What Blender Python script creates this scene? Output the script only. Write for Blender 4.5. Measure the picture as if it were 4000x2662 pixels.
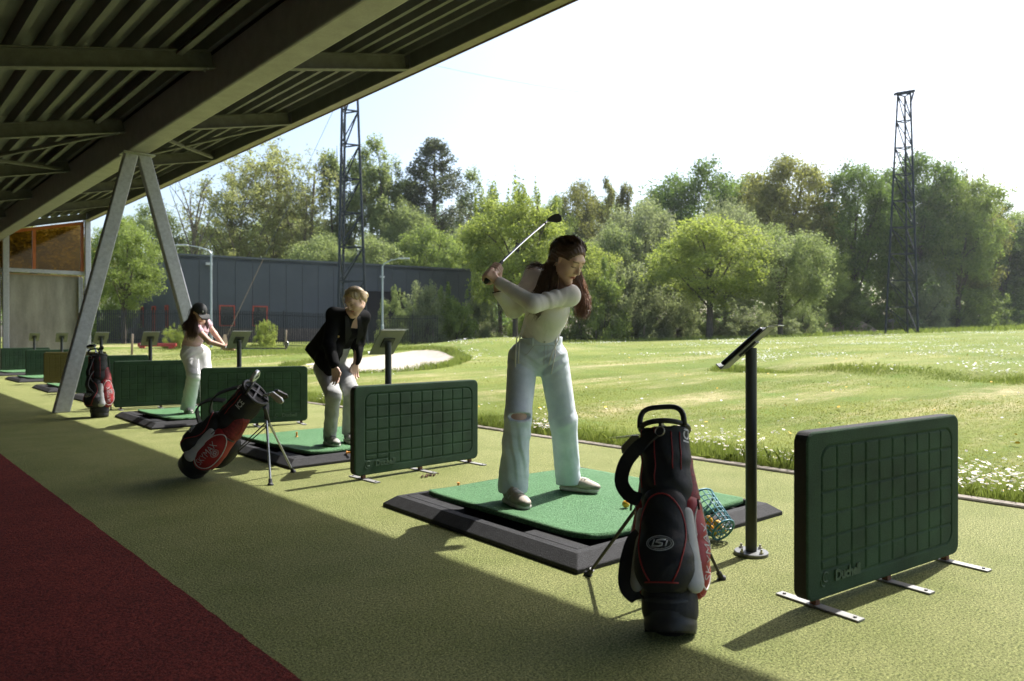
import bpy, bmesh, math, random
import numpy as np
from mathutils import Vector, Matrix

for o in list(bpy.data.objects):
    bpy.data.objects.remove(o)
SC = bpy.context.scene
COL = SC.collection
R = math.radians

# ---------------------------------------------------------------- camera
cam_data = bpy.data.cameras.new('camera')
cam = bpy.data.objects.new('camera', cam_data)
COL.objects.link(cam)
cam.location = (0, 0, 1.05)
cam.rotation_euler = (R(90), 0, R(-42.2))
cam_data.sensor_width = 36
cam_data.lens = 26
cam_data.shift_y = -0.0059
cam_data.clip_end = 3000
cam_data.dof.use_dof = True
cam_data.dof.focus_distance = 4.35
cam_data.dof.aperture_fstop = 3.0
SC.camera = cam

# ---------------------------------------------------------------- sky and sun
SUN_EL, SUN_AZ = 52.0, 90.0          # azimuth measured from +Y towards +X
world = bpy.data.worlds.new('World')
SC.world = world
world.use_nodes = True
wn, wl = world.node_tree.nodes, world.node_tree.links
wn.clear()
sky = wn.new('ShaderNodeTexSky')
sky.sky_type = 'NISHITA'
sky.sun_disc = False
sky.sun_elevation = R(SUN_EL)
sky.sun_rotation = R(SUN_AZ)
sky.air_density = 1.0
sky.dust_density = 3.0
sky.ozone_density = 1.0
bg = wn.new('ShaderNodeBackground')
bg.inputs['Strength'].default_value = 0.15
wo = wn.new('ShaderNodeOutputWorld')
wl.new(sky.outputs[0], bg.inputs['Color'])
wl.new(bg.outputs[0], wo.inputs['Surface'])

sun_data = bpy.data.lights.new('sun', 'SUN')
sun_data.energy = 4.6
sun_data.angle = R(0.55)
sun_data.color = (1.0, 0.97, 0.92)
sun = bpy.data.objects.new('sun', sun_data)
COL.objects.link(sun)
sdir = Vector((math.sin(R(SUN_AZ)) * math.cos(R(SUN_EL)), math.cos(R(SUN_AZ)) * math.cos(R(SUN_EL)), math.sin(R(SUN_EL))))
sun.rotation_euler = sdir.to_track_quat('Z', 'Y').to_euler()
sun.location = (60, 0, 80)

SC.view_settings.view_transform = 'Standard'
SC.view_settings.look = 'None'
SC.view_settings.gamma = 1.0
SC.view_settings.exposure = 0.95
SC.view_settings.use_curve_mapping = False
SC.render.engine = 'CYCLES'
SC.cycles.max_bounces = 7
SC.cycles.transparent_max_bounces = 24
SC.cycles.use_denoising = True
SC.cycles.caustics_reflective = False
SC.cycles.caustics_refractive = False

# ---------------------------------------------------------------- helpers
MATS = {}
def sc(c, k):
    return tuple(max(0.0, min(1.0, v * k)) for v in c)

def M(name, col, rough=0.6, metal=0.0, var=0.15, vs=4.0, col2=None, bump=0.0, bs=60.0, spec=0.5,
      fine=0.0, fs=250.0, sheen=0.0, coat=0.0, stretch=None, attr=False, sss=0.0, trans=0.0):
    """Procedural material: two-tone noise, fine speckle, bump."""
    if name in MATS:
        return MATS[name]
    m = bpy.data.materials.new(name)
    m.use_nodes = True
    n, l = m.node_tree.nodes, m.node_tree.links
    n.clear()
    out = n.new('ShaderNodeOutputMaterial')
    b = n.new('ShaderNodeBsdfPrincipled')
    b.inputs['Roughness'].default_value = rough
    b.inputs['Metallic'].default_value = metal
    b.inputs['Specular IOR Level'].default_value = spec
    if sheen:
        b.inputs['Sheen Weight'].default_value = sheen
        b.inputs['Sheen Roughness'].default_value = 0.6
    if coat:
        b.inputs['Coat Weight'].default_value = coat
    if sss:
        b.inputs['Subsurface Weight'].default_value = sss
        b.inputs['Subsurface Radius'].default_value = (0.9, 0.4, 0.22)
        b.inputs['Subsurface Scale'].default_value = 0.012
    tc = n.new('ShaderNodeTexCoord')
    vec = tc.outputs['Object']
    if stretch:
        mp = n.new('ShaderNodeMapping')
        mp.inputs['Scale'].default_value = stretch
        l.new(vec, mp.inputs['Vector'])
        vec = mp.outputs[0]
    no = n.new('ShaderNodeTexNoise')
    no.inputs['Scale'].default_value = vs
    no.inputs['Detail'].default_value = 7
    no.inputs['Roughness'].default_value = 0.6
    l.new(vec, no.inputs['Vector'])
    if attr:
        at = n.new('ShaderNodeAttribute')
        at.attribute_name = 'Col'
        hs = n.new('ShaderNodeMix')
        hs.data_type = 'RGBA'
        hs.blend_type = 'MULTIPLY'
        hs.inputs[0].default_value = 1.0
        mr = n.new('ShaderNodeMapRange')
        mr.inputs['From Min'].default_value = 0.3
        mr.inputs['From Max'].default_value = 0.7
        mr.inputs['To Min'].default_value = 1 - var
        mr.inputs['To Max'].default_value = 1 + var
        l.new(no.outputs['Fac'], mr.inputs['Value'])
        l.new(at.outputs['Color'], hs.inputs[6])
        l.new(mr.outputs[0], hs.inputs[7])
        colsock = hs.outputs[2]
    else:
        cr = n.new('ShaderNodeValToRGB')
        a, c = (sc(col, 1 - var), sc(col, 1 + var)) if col2 is None else (col, col2)
        cr.color_ramp.elements[0].position = 0.32
        cr.color_ramp.elements[1].position = 0.68
        cr.color_ramp.elements[0].color = (*a, 1)
        cr.color_ramp.elements[1].color = (*c, 1)
        l.new(no.outputs['Fac'], cr.inputs[0])
        colsock = cr.outputs[0]
    if fine:
        nf = n.new('ShaderNodeTexNoise')
        nf.inputs['Scale'].default_value = fs
        nf.inputs['Detail'].default_value = 3
        nf.inputs['Roughness'].default_value = 0.7
        l.new(vec, nf.inputs['Vector'])
        mr2 = n.new('ShaderNodeMapRange')
        mr2.inputs['From Min'].default_value = 0.3
        mr2.inputs['From Max'].default_value = 0.7
        mr2.inputs['To Min'].default_value = 1 - fine
        mr2.inputs['To Max'].default_value = 1 + fine
        l.new(nf.outputs['Fac'], mr2.inputs['Value'])
        mx = n.new('ShaderNodeMix')
        mx.data_type = 'RGBA'
        mx.blend_type = 'MULTIPLY'
        mx.inputs[0].default_value = 1.0
        l.new(colsock, mx.inputs[6])
        l.new(mr2.outputs[0], mx.inputs[7])
        colsock = mx.outputs[2]
    l.new(colsock, b.inputs['Base Color'])
    if bump:
        nb = n.new('ShaderNodeTexNoise')
        nb.inputs['Scale'].default_value = bs
        nb.inputs['Detail'].default_value = 5
        l.new(vec, nb.inputs['Vector'])
        bp = n.new('ShaderNodeBump')
        bp.inputs['Strength'].default_value = bump
        bp.inputs['Distance'].default_value = 0.01
        l.new(nb.outputs['Fac'], bp.inputs['Height'])
        l.new(bp.outputs[0], b.inputs['Normal'])
    surf = b.outputs[0]
    if trans:
        tr = n.new('ShaderNodeBsdfTranslucent')
        l.new(colsock, tr.inputs['Color'])
        ms = n.new('ShaderNodeMixShader')
        ms.inputs[0].default_value = trans
        l.new(surf, ms.inputs[1])
        l.new(tr.outputs[0], ms.inputs[2])
        surf = ms.outputs[0]
    l.new(surf, out.inputs['Surface'])
    MATS[name] = m
    return m

def tag(o, label=None, cat=None, group=None, kind=None):
    if label: o['label'] = label
    if cat: o['category'] = cat
    if group: o['group'] = group
    if kind: o['kind'] = kind
    return o

def empty(name, loc=(0, 0, 0), rz=0.0, rx=0.0, ry=0.0):
    o = bpy.data.objects.new(name, None)
    o.empty_display_size = 0.1
    COL.objects.link(o)
    o.location = loc
    o.rotation_euler = (rx, ry, rz)
    return o

def link(name, me, mat=None, parent=None, loc=None):
    o = bpy.data.objects.new(name, me)
    COL.objects.link(o)
    if mat is not None and not me.materials:
        for mm in (mat if isinstance(mat, (list, tuple)) else [mat]):
            me.materials.append(mm)
    if parent is not None: o.parent = parent
    if loc is not None: o.location = loc
    return o

def copy_tree(o, parent=None):
    c = o.copy()
    COL.objects.link(c)
    c.parent = parent
    for ch in [k for k in o.children]:
        copy_tree(ch, c)
    return c

def frame_of(d, up=(0, 0, 1)):
    z = Vector(d).normalized()
    u = Vector(up)
    if abs(z.dot(u)) > 0.99: u = Vector((1, 0, 0))
    x = u.cross(z).normalized()
    y = z.cross(x)
    return x, y, z

class MB:
    def __init__(s):
        s.v, s.f, s.mi = [], [], []
        s.cur = 0
    def add(s, vs, fs):
        b = len(s.v)
        s.v += [tuple(v) for v in vs]
        s.f += [tuple(i + b for i in f) for f in fs]
        s.mi += [s.cur] * len(fs)
        return s
    def box(s, c, size, rot=None):
        hx, hy, hz = size[0] / 2, size[1] / 2, size[2] / 2
        vs = [Vector((x, y, z)) for z in (-hz, hz) for y in (-hy, hy) for x in (-hx, hx)]
        if rot is not None: vs = [rot @ v for v in vs]
        c = Vector(c)
        return s.add([v + c for v in vs], [(0, 2, 3, 1), (4, 5, 7, 6), (0, 1, 5, 4), (2, 6, 7, 3), (0, 4, 6, 2), (1, 3, 7, 5)])
    def bb(s, x0, x1, y0, y1, z0, z1):
        return s.box(((x0 + x1) / 2, (y0 + y1) / 2, (z0 + z1) / 2), (x1 - x0, y1 - y0, z1 - z0))
    def bar(s, p0, p1, w, h, up=(0, 0, 1)):
        p0, p1 = Vector(p0), Vector(p1)
        x, y, z = frame_of(p1 - p0, up)
        vs = []
        for p in (p0, p1):
            vs += [p - x * w / 2 - y * h / 2, p + x * w / 2 - y * h / 2, p + x * w / 2 + y * h / 2, p - x * w / 2 + y * h / 2]
        return s.add(vs, [(3, 2, 1, 0), (4, 5, 6, 7), (0, 1, 5, 4), (1, 2, 6, 5), (2, 3, 7, 6), (3, 0, 4, 7)])
    def tube(s, pts, rad, n=8, caps=True, closed=False, flat=1.0, up=(0, 0, 1)):
        pts = [Vector(p) for p in pts]
        if not isinstance(rad, (list, tuple)): rad = [rad] * len(pts)
        m = len(pts)
        vs, fs = [], []
        prevx = None
        for i, p in enumerate(pts):
            if closed: d = pts[(i + 1) % m] - pts[i - 1]
            else: d = pts[min(i + 1, m - 1)] - pts[max(i - 1, 0)]
            if d.length < 1e-9: d = Vector((0, 0, 1))
            if prevx is None:
                x, y, z = frame_of(d, up)
            else:
                z = d.normalized()
                x = prevx - z * prevx.dot(z)
                if x.length < 1e-6: x, y, z = frame_of(d, up)
                x.normalize()
                y = z.cross(x)
            prevx = x
            for k in range(n):
                a = 2 * math.pi * k / n
                vs.append(p + x * (math.cos(a) * rad[i]) + y * (math.sin(a) * rad[i] * flat))
        for i in range(m if closed else m - 1):
            j = (i + 1) % m
            for k in range(n):
                q = (k + 1) % n
                fs.append((i * n + k, i * n + q, j * n + q, j * n + k))
        if caps and not closed:
            fs.append(tuple(range(n - 1, -1, -1)))
            fs.append(tuple((m - 1) * n + k for k in range(n)))
        return s.add(vs, fs)
    def cyl(s, p0, p1, r0, r1=None, n=16):
        return s.tube([p0, p1], [r0, r0 if r1 is None else r1], n)
    def lathe(s, prof, n=24, mat=None):
        vs, fs = [], []
        m = len(prof)
        for r, z in prof:
            for k in range(n):
                a = 2 * math.pi * k / n
                v = Vector((r * math.cos(a), r * math.sin(a), z))
                vs.append(mat @ v if mat else v)
        for i in range(m - 1):
            for k in range(n):
                q = (k + 1) % n
                fs.append((i * n + k, i * n + q, (i + 1) * n + q, (i + 1) * n + k))
        fs.append(tuple(range(n - 1, -1, -1)))
        fs.append(tuple((m - 1) * n + k for k in range(n)))
        return s.add(vs, fs)
    def ball(s, c, r, nu=12, nv=8, rot=None):
        if not isinstance(r, (list, tuple)): r = (r, r, r)
        c = Vector(c)
        vs, fs = [], []
        for i in range(nv + 1):
            th = math.pi * i / nv
            for k in range(nu):
                a = 2 * math.pi * k / nu
                v = Vector((r[0] * math.sin(th) * math.cos(a), r[1] * math.sin(th) * math.sin(a), r[2] * math.cos(th)))
                if rot is not None: v = rot @ v
                vs.append(v + c)
        for i in range(nv):
            for k in range(nu):
                q = (k + 1) % nu
                if i == 0: fs.append((0, (i + 1) * nu + k, (i + 1) * nu + q))
                elif i == nv - 1: fs.append((i * nu + k, (i + 1) * nu, i * nu + q))
                else: fs.append((i * nu + k, (i + 1) * nu + k, (i + 1) * nu + q, i * nu + q))
        return s.add(vs, fs)
    def prism(s, poly, axis_m, h):
        """poly: 2D outline (ccw), extruded along local z by h; axis_m maps local to final."""
        n = len(poly)
        vs = [axis_m @ Vector((x, y, 0)) for x, y in poly] + [axis_m @ Vector((x, y, h)) for x, y in poly]
        fs = [tuple(range(n - 1, -1, -1)), tuple(range(n, 2 * n))]
        fs += [(i, (i + 1) % n, n + (i + 1) % n, n + i) for i in range(n)]
        return s.add(vs, fs)
    def strip(s, pts, width_dirs, thick_dirs):
        """flat band: pts with per-point half-width vectors and thickness vectors."""
        vs, fs = [], []
        m = len(pts)
        for p, w, t in zip(pts, width_dirs, thick_dirs):
            p, w, t = Vector(p), Vector(w), Vector(t)
            vs += [p - w - t, p + w - t, p + w + t, p - w + t]
        for i in range(m - 1):
            for k in range(4):
                q = (k + 1) % 4
                fs.append((i * 4 + k, i * 4 + q, i * 4 + 4 + q, i * 4 + 4 + k))
        fs.append((3, 2, 1, 0))
        fs.append(tuple((m - 1) * 4 + k for k in range(4)))
        return s.add(vs, fs)
    def mesh(s, name, mat=None, smooth=False):
        me = bpy.data.meshes.new(name)
        me.from_pydata(s.v, [], s.f)
        if mat is not None:
            for mm in (mat if isinstance(mat, (list, tuple)) else [mat]):
                me.materials.append(mm)
            if isinstance(mat, (list, tuple)):
                me.polygons.foreach_set('material_index', s.mi)
        me.update()
        bm = bmesh.new()
        bm.from_mesh(me)
        bmesh.ops.recalc_face_normals(bm, faces=bm.faces)
        bm.to_mesh(me)
        bm.free()
        if smooth:
            me.polygons.foreach_set('use_smooth', [True] * len(me.polygons))
            if smooth != True:
                me.set_sharp_from_angle(angle=R(smooth))
        return me
    def build(s, name, mat, parent=None, smooth=False, bevel=0.0, loc=None):
        o = link(name, s.mesh(name, mat, smooth), None, parent, loc)
        if bevel:
            bv = o.modifiers.new('bevel', 'BEVEL')
            bv.width = bevel
            bv.segments = 2
            bv.limit_method = 'ANGLE'
            bv.angle_limit = R(40)
        return o

def np_mesh(name, verts, faces, k, mat=None, smooth=False):
    """fast mesh from numpy arrays; faces (n,k)."""
    me = bpy.data.meshes.new(name)
    verts = np.asarray(verts, np.float32)
    faces = np.asarray(faces, np.int32)
    nf = len(faces)
    me.vertices.add(len(verts))
    me.vertices.foreach_set('co', verts.ravel())
    me.loops.add(nf * k)
    me.loops.foreach_set('vertex_index', faces.ravel())
    me.polygons.add(nf)
    me.polygons.foreach_set('loop_start', np.arange(0, nf * k, k, dtype=np.int32))
    me.polygons.foreach_set('loop_total', np.full(nf, k, np.int32))
    if smooth: me.polygons.foreach_set('use_smooth', np.ones(nf, bool))
    if mat is not None:
        for mm in (mat if isinstance(mat, (list, tuple)) else [mat]):
            me.materials.append(mm)
    me.update(calc_edges=True)
    me.validate()
    return me

def rounded_rect(w, h, r, n=6, cx=0, cy=0):
    pts = []
    for sx, sy, a0 in ((1, 1, 0), (-1, 1, 90), (-1, -1, 180), (1, -1, 270)):
        for i in range(n + 1):
            a = R(a0 + 90 * i / n)
            pts.append((cx + sx * (w / 2 - r) + r * math.cos(a), cy + sy * (h / 2 - r) + r * math.sin(a)))
    return pts

def text_mesh(name, body, size, extrude, mat, parent=None, bold=0.0, matrix=None, shear=0.0):
    cu = bpy.data.curves.new(name, 'FONT')
    cu.body = body
    cu.size = size
    cu.extrude = extrude
    cu.offset = bold
    cu.shear = shear
    cu.align_x = 'CENTER'
    cu.align_y = 'CENTER'
    cu.resolution_u = 3
    tmp = bpy.data.objects.new(name + '_tmp', cu)
    COL.objects.link(tmp)
    dg = bpy.context.evaluated_depsgraph_get()
    me = bpy.data.meshes.new_from_object(tmp.evaluated_get(dg))
    bpy.data.objects.remove(tmp)
    bpy.data.curves.remove(cu)
    if matrix is not None: me.transform(matrix)
    me.materials.clear()
    return link(name, me, mat, parent)

def smooth01(x, a, b):
    t = np.clip((x - a) / (b - a), 0, 1)
    return t * t * (3 - 2 * t)

def terrain(X, Y):
    X, Y = np.asarray(X, float), np.asarray(Y, float)
    z = 0.025 * np.clip(X - 6, 0, 150) * np.clip(1 - (Y - 15) / 45, 0.06, 1.15)
    z = z + 0.10 * smooth01(X, 14.7, 15.5) * smooth01(-(Y - 9 - 0.42 * (X - 15)), 0, 1.5) * (1 - 0.8 * smooth01(X, 16, 40))
    z = z + 0.60 * np.exp(-(((X - 20.6) / 4.2) ** 2 + ((Y - 23.2) / 3.0) ** 2))
    z = z + 0.25 * np.exp(-(((X - 17) / 5) ** 2 + ((Y - 27) / 3.0) ** 2))
    z = z + 0.42 * smooth01(Y, 39, 46) * smooth01(-X, -34, -24)
    e = bunker_e(X, Y)
    z = z - 0.16 * (1 - smooth01(e, 0.75, 1.05))
    z = z + 0.02 * np.sin(X * 0.9 + Y * 0.4) * np.sin(Y * 0.7 - X * 0.3) * smooth01(X, 6, 9)
    return np.where((X < 5.36) & (Y < 27.2), -0.12, z)

def bunker_e(X, Y):
    dx, dy = X - 12.75, Y - 20.2
    a = dx * 0.672 + dy * 0.741
    b = -dx * 0.741 + dy * 0.672
    return np.sqrt((a / 4.6) ** 2 + (b / 2.3) ** 2) + 0.10 * np.sin(3.1 * np.arctan2(b, a) + 0.7) + 0.05 * np.sin(7 * np.arctan2(b, a))

# ---------------------------------------------------------------- ground materials
def turf_material(name, c_dark, c_light, c_patch, blade=230.0, bump=0.9, rough=0.85, patch=0.5):
    m = bpy.data.materials.new(name)
    m.use_nodes = True
    n, l = m.node_tree.nodes, m.node_tree.links
    b = n['Principled BSDF']
    b.inputs['Roughness'].default_value = rough
    b.inputs['Specular IOR Level'].default_value = 0.25
    tc = n.new('ShaderNodeTexCoord')
    def noise(scale, detail=4, rgh=0.6, vec=None):
        t = n.new('ShaderNodeTexNoise')
        t.inputs['Scale'].default_value = scale
        t.inputs['Detail'].default_value = detail
        t.inputs['Roughness'].default_value = rgh
        l.new(vec if vec is not None else tc.outputs['Object'], t.inputs['Vector'])
        return t
    f = noise(blade, 3, 0.75)
    cr = n.new('ShaderNodeValToRGB')
    cr.color_ramp.elements[0].position = 0.38
    cr.color_ramp.elements[1].position = 0.62
    cr.color_ramp.elements[0].color = (*c_dark, 1)
    cr.color_ramp.elements[1].color = (*c_light, 1)
    l.new(f.outputs['Fac'], cr.inputs[0])
    p = noise(2.1, 8, 0.68)
    pr = n.new('ShaderNodeMapRange')
    pr.inputs['From Min'].default_value = 0.4
    pr.inputs['From Max'].default_value = 0.7
    pr.inputs['To Max'].default_value = patch
    l.new(p.outputs['Fac'], pr.inputs['Value'])
    mx = n.new('ShaderNodeMix')
    mx.data_type = 'RGBA'
    mx.blend_type = 'MULTIPLY'
    l.new(pr.outputs[0], mx.inputs[0])
    l.new(cr.outputs[0], mx.inputs[6])
    mx.inputs[7].default_value = (*c_patch, 1)
    g = noise(48, 5, 0.75)
    gr = n.new('ShaderNodeMapRange')
    gr.inputs['From Min'].default_value = 0.3
    gr.inputs['From Max'].default_value = 0.7
    gr.inputs['To Min'].default_value = 0.74
    gr.inputs['To Max'].default_value = 1.26
    l.new(g.outputs['Fac'], gr.inputs['Value'])
    mx2 = n.new('ShaderNodeMix')
    mx2.data_type = 'RGBA'
    mx2.blend_type = 'MULTIPLY'
    mx2.inputs[0].default_value = 1
    l.new(mx.outputs[2], mx2.inputs[6])
    l.new(gr.outputs[0], mx2.inputs[7])
    l.new(mx2.outputs[2], b.inputs['Base Color'])
    ad = n.new('ShaderNodeMath')
    ad.operation = 'ADD'
    l.new(f.outputs['Fac'], ad.inputs[0])
    l.new(g.outputs['Fac'], ad.inputs[1])
    bp = n.new('ShaderNodeBump')
    bp.inputs['Strength'].default_value = bump
    bp.inputs['Distance'].default_value = 0.012
    l.new(ad.outputs[0], bp.inputs['Height'])
    l.new(bp.outputs[0], b.inputs['Normal'])
    return m

TURF = turf_material('turf_weathered', (0.080, 0.100, 0.028), (0.395, 0.405, 0.155), (0.66, 0.74, 0.52), 120, 1.0, patch=0.75)
CARPET = turf_material('carpet_red', (0.062, 0.006, 0.004), (0.270, 0.040, 0.026), (0.62, 0.6, 0.6), 110, 1.0, 0.95, 0.8)

def sheet(name, x0, x1, y0, y1, z, mat, nx=1, ny=1, jitter=0.0, kind='structure'):
    vs, fs = [], []
    rr = random.Random(5)
    for j in range(ny + 1):
        for i in range(nx + 1):
            x = x0 + (x1 - x0) * i / nx
            if i == nx and jitter: x += rr.uniform(-jitter, jitter)
            vs.append((x, y0 + (y1 - y0) * j / ny, z))
    for j in range(ny):
        for i in range(nx):
            a = j * (nx + 1) + i
            fs.append((a, a + 1, a + nx + 2, a + nx + 1))
    me = bpy.data.meshes.new(name)
    me.from_pydata(vs, [], fs)
    o = link(name, me, mat)
    tag(o, kind=kind)
    return o

slab = MB().bb(-4.2, 5.28, -6, 27.0, -0.3, -0.006).build('floor_slab', M('concrete_slab', (0.3, 0.29, 0.27), 0.9, var=0.2))
tag(slab, kind='structure')
sheet('turf_floor', -4.2, 5.28, -6, 26.9, 0.0, TURF, 1, 1)
sheet('carpet', -4.1, 1.03, -6, 26.9, 0.006, CARPET, 1, 420, 0.0035)

# field -----------------------------------------------------------------
def field_material():
    m = bpy.data.materials.new('field_grass')
    m.use_nodes = True
    n, l = m.node_tree.nodes, m.node_tree.links
    b = n['Principled BSDF']
    b.inputs['Roughness'].default_value = 0.9
    b.inputs['Specular IOR Level'].default_value = 0.15
    tc = n.new('ShaderNodeTexCoord')
    def noise(scale, detail=5, rgh=0.6, stretch=None, rot=0.0):
        t = n.new('ShaderNodeTexNoise')
        t.inputs['Scale'].default_value = scale
        t.inputs['Detail'].default_value = detail
        t.inputs['Roughness'].default_value = rgh
        src = tc.outputs['Object']
        if stretch:
            mp = n.new('ShaderNodeMapping')
            mp.inputs['Scale'].default_value = stretch
            mp.inputs['Rotation'].default_value = (0, 0, rot)
            l.new(src, mp.inputs['Vector'])
            src = mp.outputs[0]
        l.new(src, t.inputs['Vector'])
        return t
    def ramp(src, p0, p1, c0, c1):
        r = n.new('ShaderNodeValToRGB')
        r.color_ramp.elements[0].position = p0
        r.color_ramp.elements[1].position = p1
        r.color_ramp.elements[0].color = (*c0, 1)
        r.color_ramp.elements[1].color = (*c1, 1)
        l.new(src, r.inputs[0])
        return r
    def mix(fac, a, bcol, mode='MIX'):
        x = n.new('ShaderNodeMix')
        x.data_type = 'RGBA'
        x.blend_type = mode
        if isinstance(fac, float): x.inputs[0].default_value = fac
        else: l.new(fac, x.inputs[0])
        for s, i in ((a, 6), (bcol, 7)):
            if isinstance(s, tuple): x.inputs[i].default_value = (*s, 1)
            else: l.new(s, x.inputs[i])
        return x.outputs[2]
    base = ramp(noise(0.35, 6, 0.65).outputs['Fac'], 0.35, 0.68, (0.115, 0.158, 0.028), (0.215, 0.238, 0.058)).outputs[0]
    # dry straw bands lying across the mown fairway
    dry = noise(0.22, 7, 0.72, (0.34, 1.9, 1), R(-47))
    df = ramp(dry.outputs['Fac'], 0.46, 0.62, (0, 0, 0), (1, 1, 1)).outputs[0]
    fz = noise(3.0, 5, 0.75)
    fzr = ramp(fz.outputs['Fac'], 0.35, 0.6, (0.15, 0.15, 0.15), (1, 1, 1)).outputs[0]
    df2 = mix(1.0, df, fzr, 'MULTIPLY')
    sep = n.new('ShaderNodeSeparateXYZ')
    l.new(tc.outputs['Object'], sep.inputs[0])
    mr = n.new('ShaderNodeMapRange')
    mr.inputs['From Min'].default_value = 6.2
    mr.inputs['From Max'].default_value = 7.6
    l.new(sep.outputs[0], mr.inputs['Value'])
    mr2 = n.new('ShaderNodeMapRange')
    mr2.inputs['From Min'].default_value = 12.0
    mr2.inputs['From Max'].default_value = 24.0
    mr2.inputs['To Min'].default_value = 1.0
    mr2.inputs['To Max'].default_value = 0.25
    l.new(sep.outputs[0], mr2.inputs['Value'])
    mm = n.new('ShaderNodeMath')
    mm.operation = 'MULTIPLY'
    l.new(mr.outputs[0], mm.inputs[0])
    l.new(mr2.outputs[0], mm.inputs[1])
    df3 = mix(1.0, df2, mm.outputs[0], 'MULTIPLY')
    c = mix(df3, base, (0.46, 0.385, 0.22))
    # green rough tufts
    gr = ramp(noise(1.1, 6, 0.7).outputs['Fac'], 0.53, 0.7, (0, 0, 0), (0.7, 0.7, 0.7)).outputs[0]
    c = mix(gr, c, (0.105, 0.185, 0.030))
    fn = ramp(noise(26, 5, 0.8).outputs['Fac'], 0.3, 0.72, (0.62, 0.62, 0.62), (1.38, 1.38, 1.3)).outputs[0]
    c = mix(1.0, c, fn, 'MULTIPLY')
    l.new(c, b.inputs['Base Color'])
    bp = n.new('ShaderNodeBump')
    bp.inputs['Strength'].default_value = 0.7
    bp.inputs['Distance'].default_value = 0.05
    l.new(noise(16, 6, 0.8).outputs['Fac'], bp.inputs['Height'])
    l.new(bp.outputs[0], b.inputs['Normal'])
    return m

def axis(a, b, c, d, nfine, nout):
    inner = np.linspace(b, c, nfine)
    lo = b - (b - a) * (np.linspace(0, 1, nout)[1:] ** 1.8)
    hi = c + (d - c) * (np.linspace(0, 1, nout)[1:] ** 1.8)
    return np.concatenate([lo[::-1], inner, hi])

xs = axis(-120, 5.2, 40, 330, 220, 40)
ys = axis(-120, -4, 36, 330, 180, 40)
GX, GY = np.meshgrid(xs, ys)
GZ = terrain(GX, GY)
nxg = len(xs)
idx = (np.arange(len(ys) - 1)[:, None] * nxg + np.arange(nxg - 1)[None, :]).ravel()
fv = np.stack([GX.ravel(), GY.ravel(), GZ.ravel()], 1)
ff = np.stack([idx, idx + 1, idx + nxg + 1, idx + nxg], 1)
field = link('field', np_mesh('field', fv, ff, 4, field_material(), True))
tag(field, kind='structure')

# sand bunker: a sheet that follows the hollow
bn = []
bf = []
NB, MBR = 72, 14
for i in range(NB):
    a = 2 * math.pi * i / NB
    ca, sa = math.cos(a), math.sin(a)
    # find radius where e == 0.97 by bisection
    lo, hi = 0.2, 9.0
    for _ in range(30):
        md = (lo + hi) / 2
        X = 12.75 + md * (ca * 0.672 - sa * 0.741)
        Y = 20.2 + md * (ca * 0.741 + sa * 0.672)
        if bunker_e(np.array(X), np.array(Y)) < 0.97: lo = md
        else: hi = md
    for j in range(MBR + 1):
        r = lo * j / MBR
        X = 12.75 + r * (ca * 0.672 - sa * 0.741)
        Y = 20.2 + r * (ca * 0.741 + sa * 0.672)
        bn.append((X, Y, float(terrain(X, Y)) + 0.012 + 0.01 * math.sin(X * 5) * math.sin(Y * 4)))
for i in range(NB):
    q = (i + 1) % NB
    for j in range(MBR):
        bf.append((i * (MBR + 1) + j, i * (MBR + 1) + j + 1, q * (MBR + 1) + j + 1, q * (MBR + 1) + j))
bm_ = bpy.data.meshes.new('sand_bunker')
bm_.from_pydata(bn, [], bf)
bm_.polygons.foreach_set('use_smooth', [True] * len(bf))
tag(link('sand_bunker', bm_, M('sand', (0.43, 0.375, 0.30), 0.95, var=0.14, vs=3, bump=0.5, bs=20, fine=0.12, fs=60)), kind='structure')

# kerb of concrete edging stones ---------------------------------------
kerb = empty('edging_kerb', (5.33, -4, 0))
tag(kerb, kind='structure')
rk = random.Random(3)
kmat = M('edging_concrete', (0.25, 0.22, 0.18), 0.9, var=0.25, vs=6, bump=0.4, bs=40, fine=0.2, fs=120)
kst = MB().bb(-0.05, 0.05, 0.006, 0.994, -0.12, 0.012).mesh('kerb_stone', kmat)
for i in range(31):
    o = link('kerb_stone', kst, None, kerb, (rk.uniform(-0.008, 0.008), i * 1.0, rk.uniform(-0.004, 0.006)))
    o.rotation_euler = (rk.uniform(-0.006, 0.006), rk.uniform(-0.02, 0.02), rk.uniform(-0.006, 0.006))
    bv = o.modifiers.new('bevel', 'BEVEL'); bv.width = 0.008; bv.segments = 1

# ---------------------------------------------------------------- shelter
SL = 0.235
def zu(x): return 3.95 + SL * (x - 3.13)      # underside of the purlins
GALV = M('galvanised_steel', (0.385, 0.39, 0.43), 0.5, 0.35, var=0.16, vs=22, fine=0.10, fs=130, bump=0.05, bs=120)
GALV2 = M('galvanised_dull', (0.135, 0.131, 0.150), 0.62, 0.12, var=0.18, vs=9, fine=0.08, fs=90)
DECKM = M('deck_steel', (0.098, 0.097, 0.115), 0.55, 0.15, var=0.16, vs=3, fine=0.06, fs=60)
REDTRIM = M('red_brown_trim', (0.075, 0.020, 0.012), 0.6, var=0.15)
shel = empty('range_shelter', (0, 0, 0))
tag(shel, 'long open driving range shelter with corrugated steel roof on a leaning steel column pair', 'shelter')
PY = [-2.12 + 3.4 * i for i in range(9)]           # purlin rows -2.12 .. 25.08
XE = 5.50
DB = 0.20                                          # deck lies this far above the purlin underside
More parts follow.
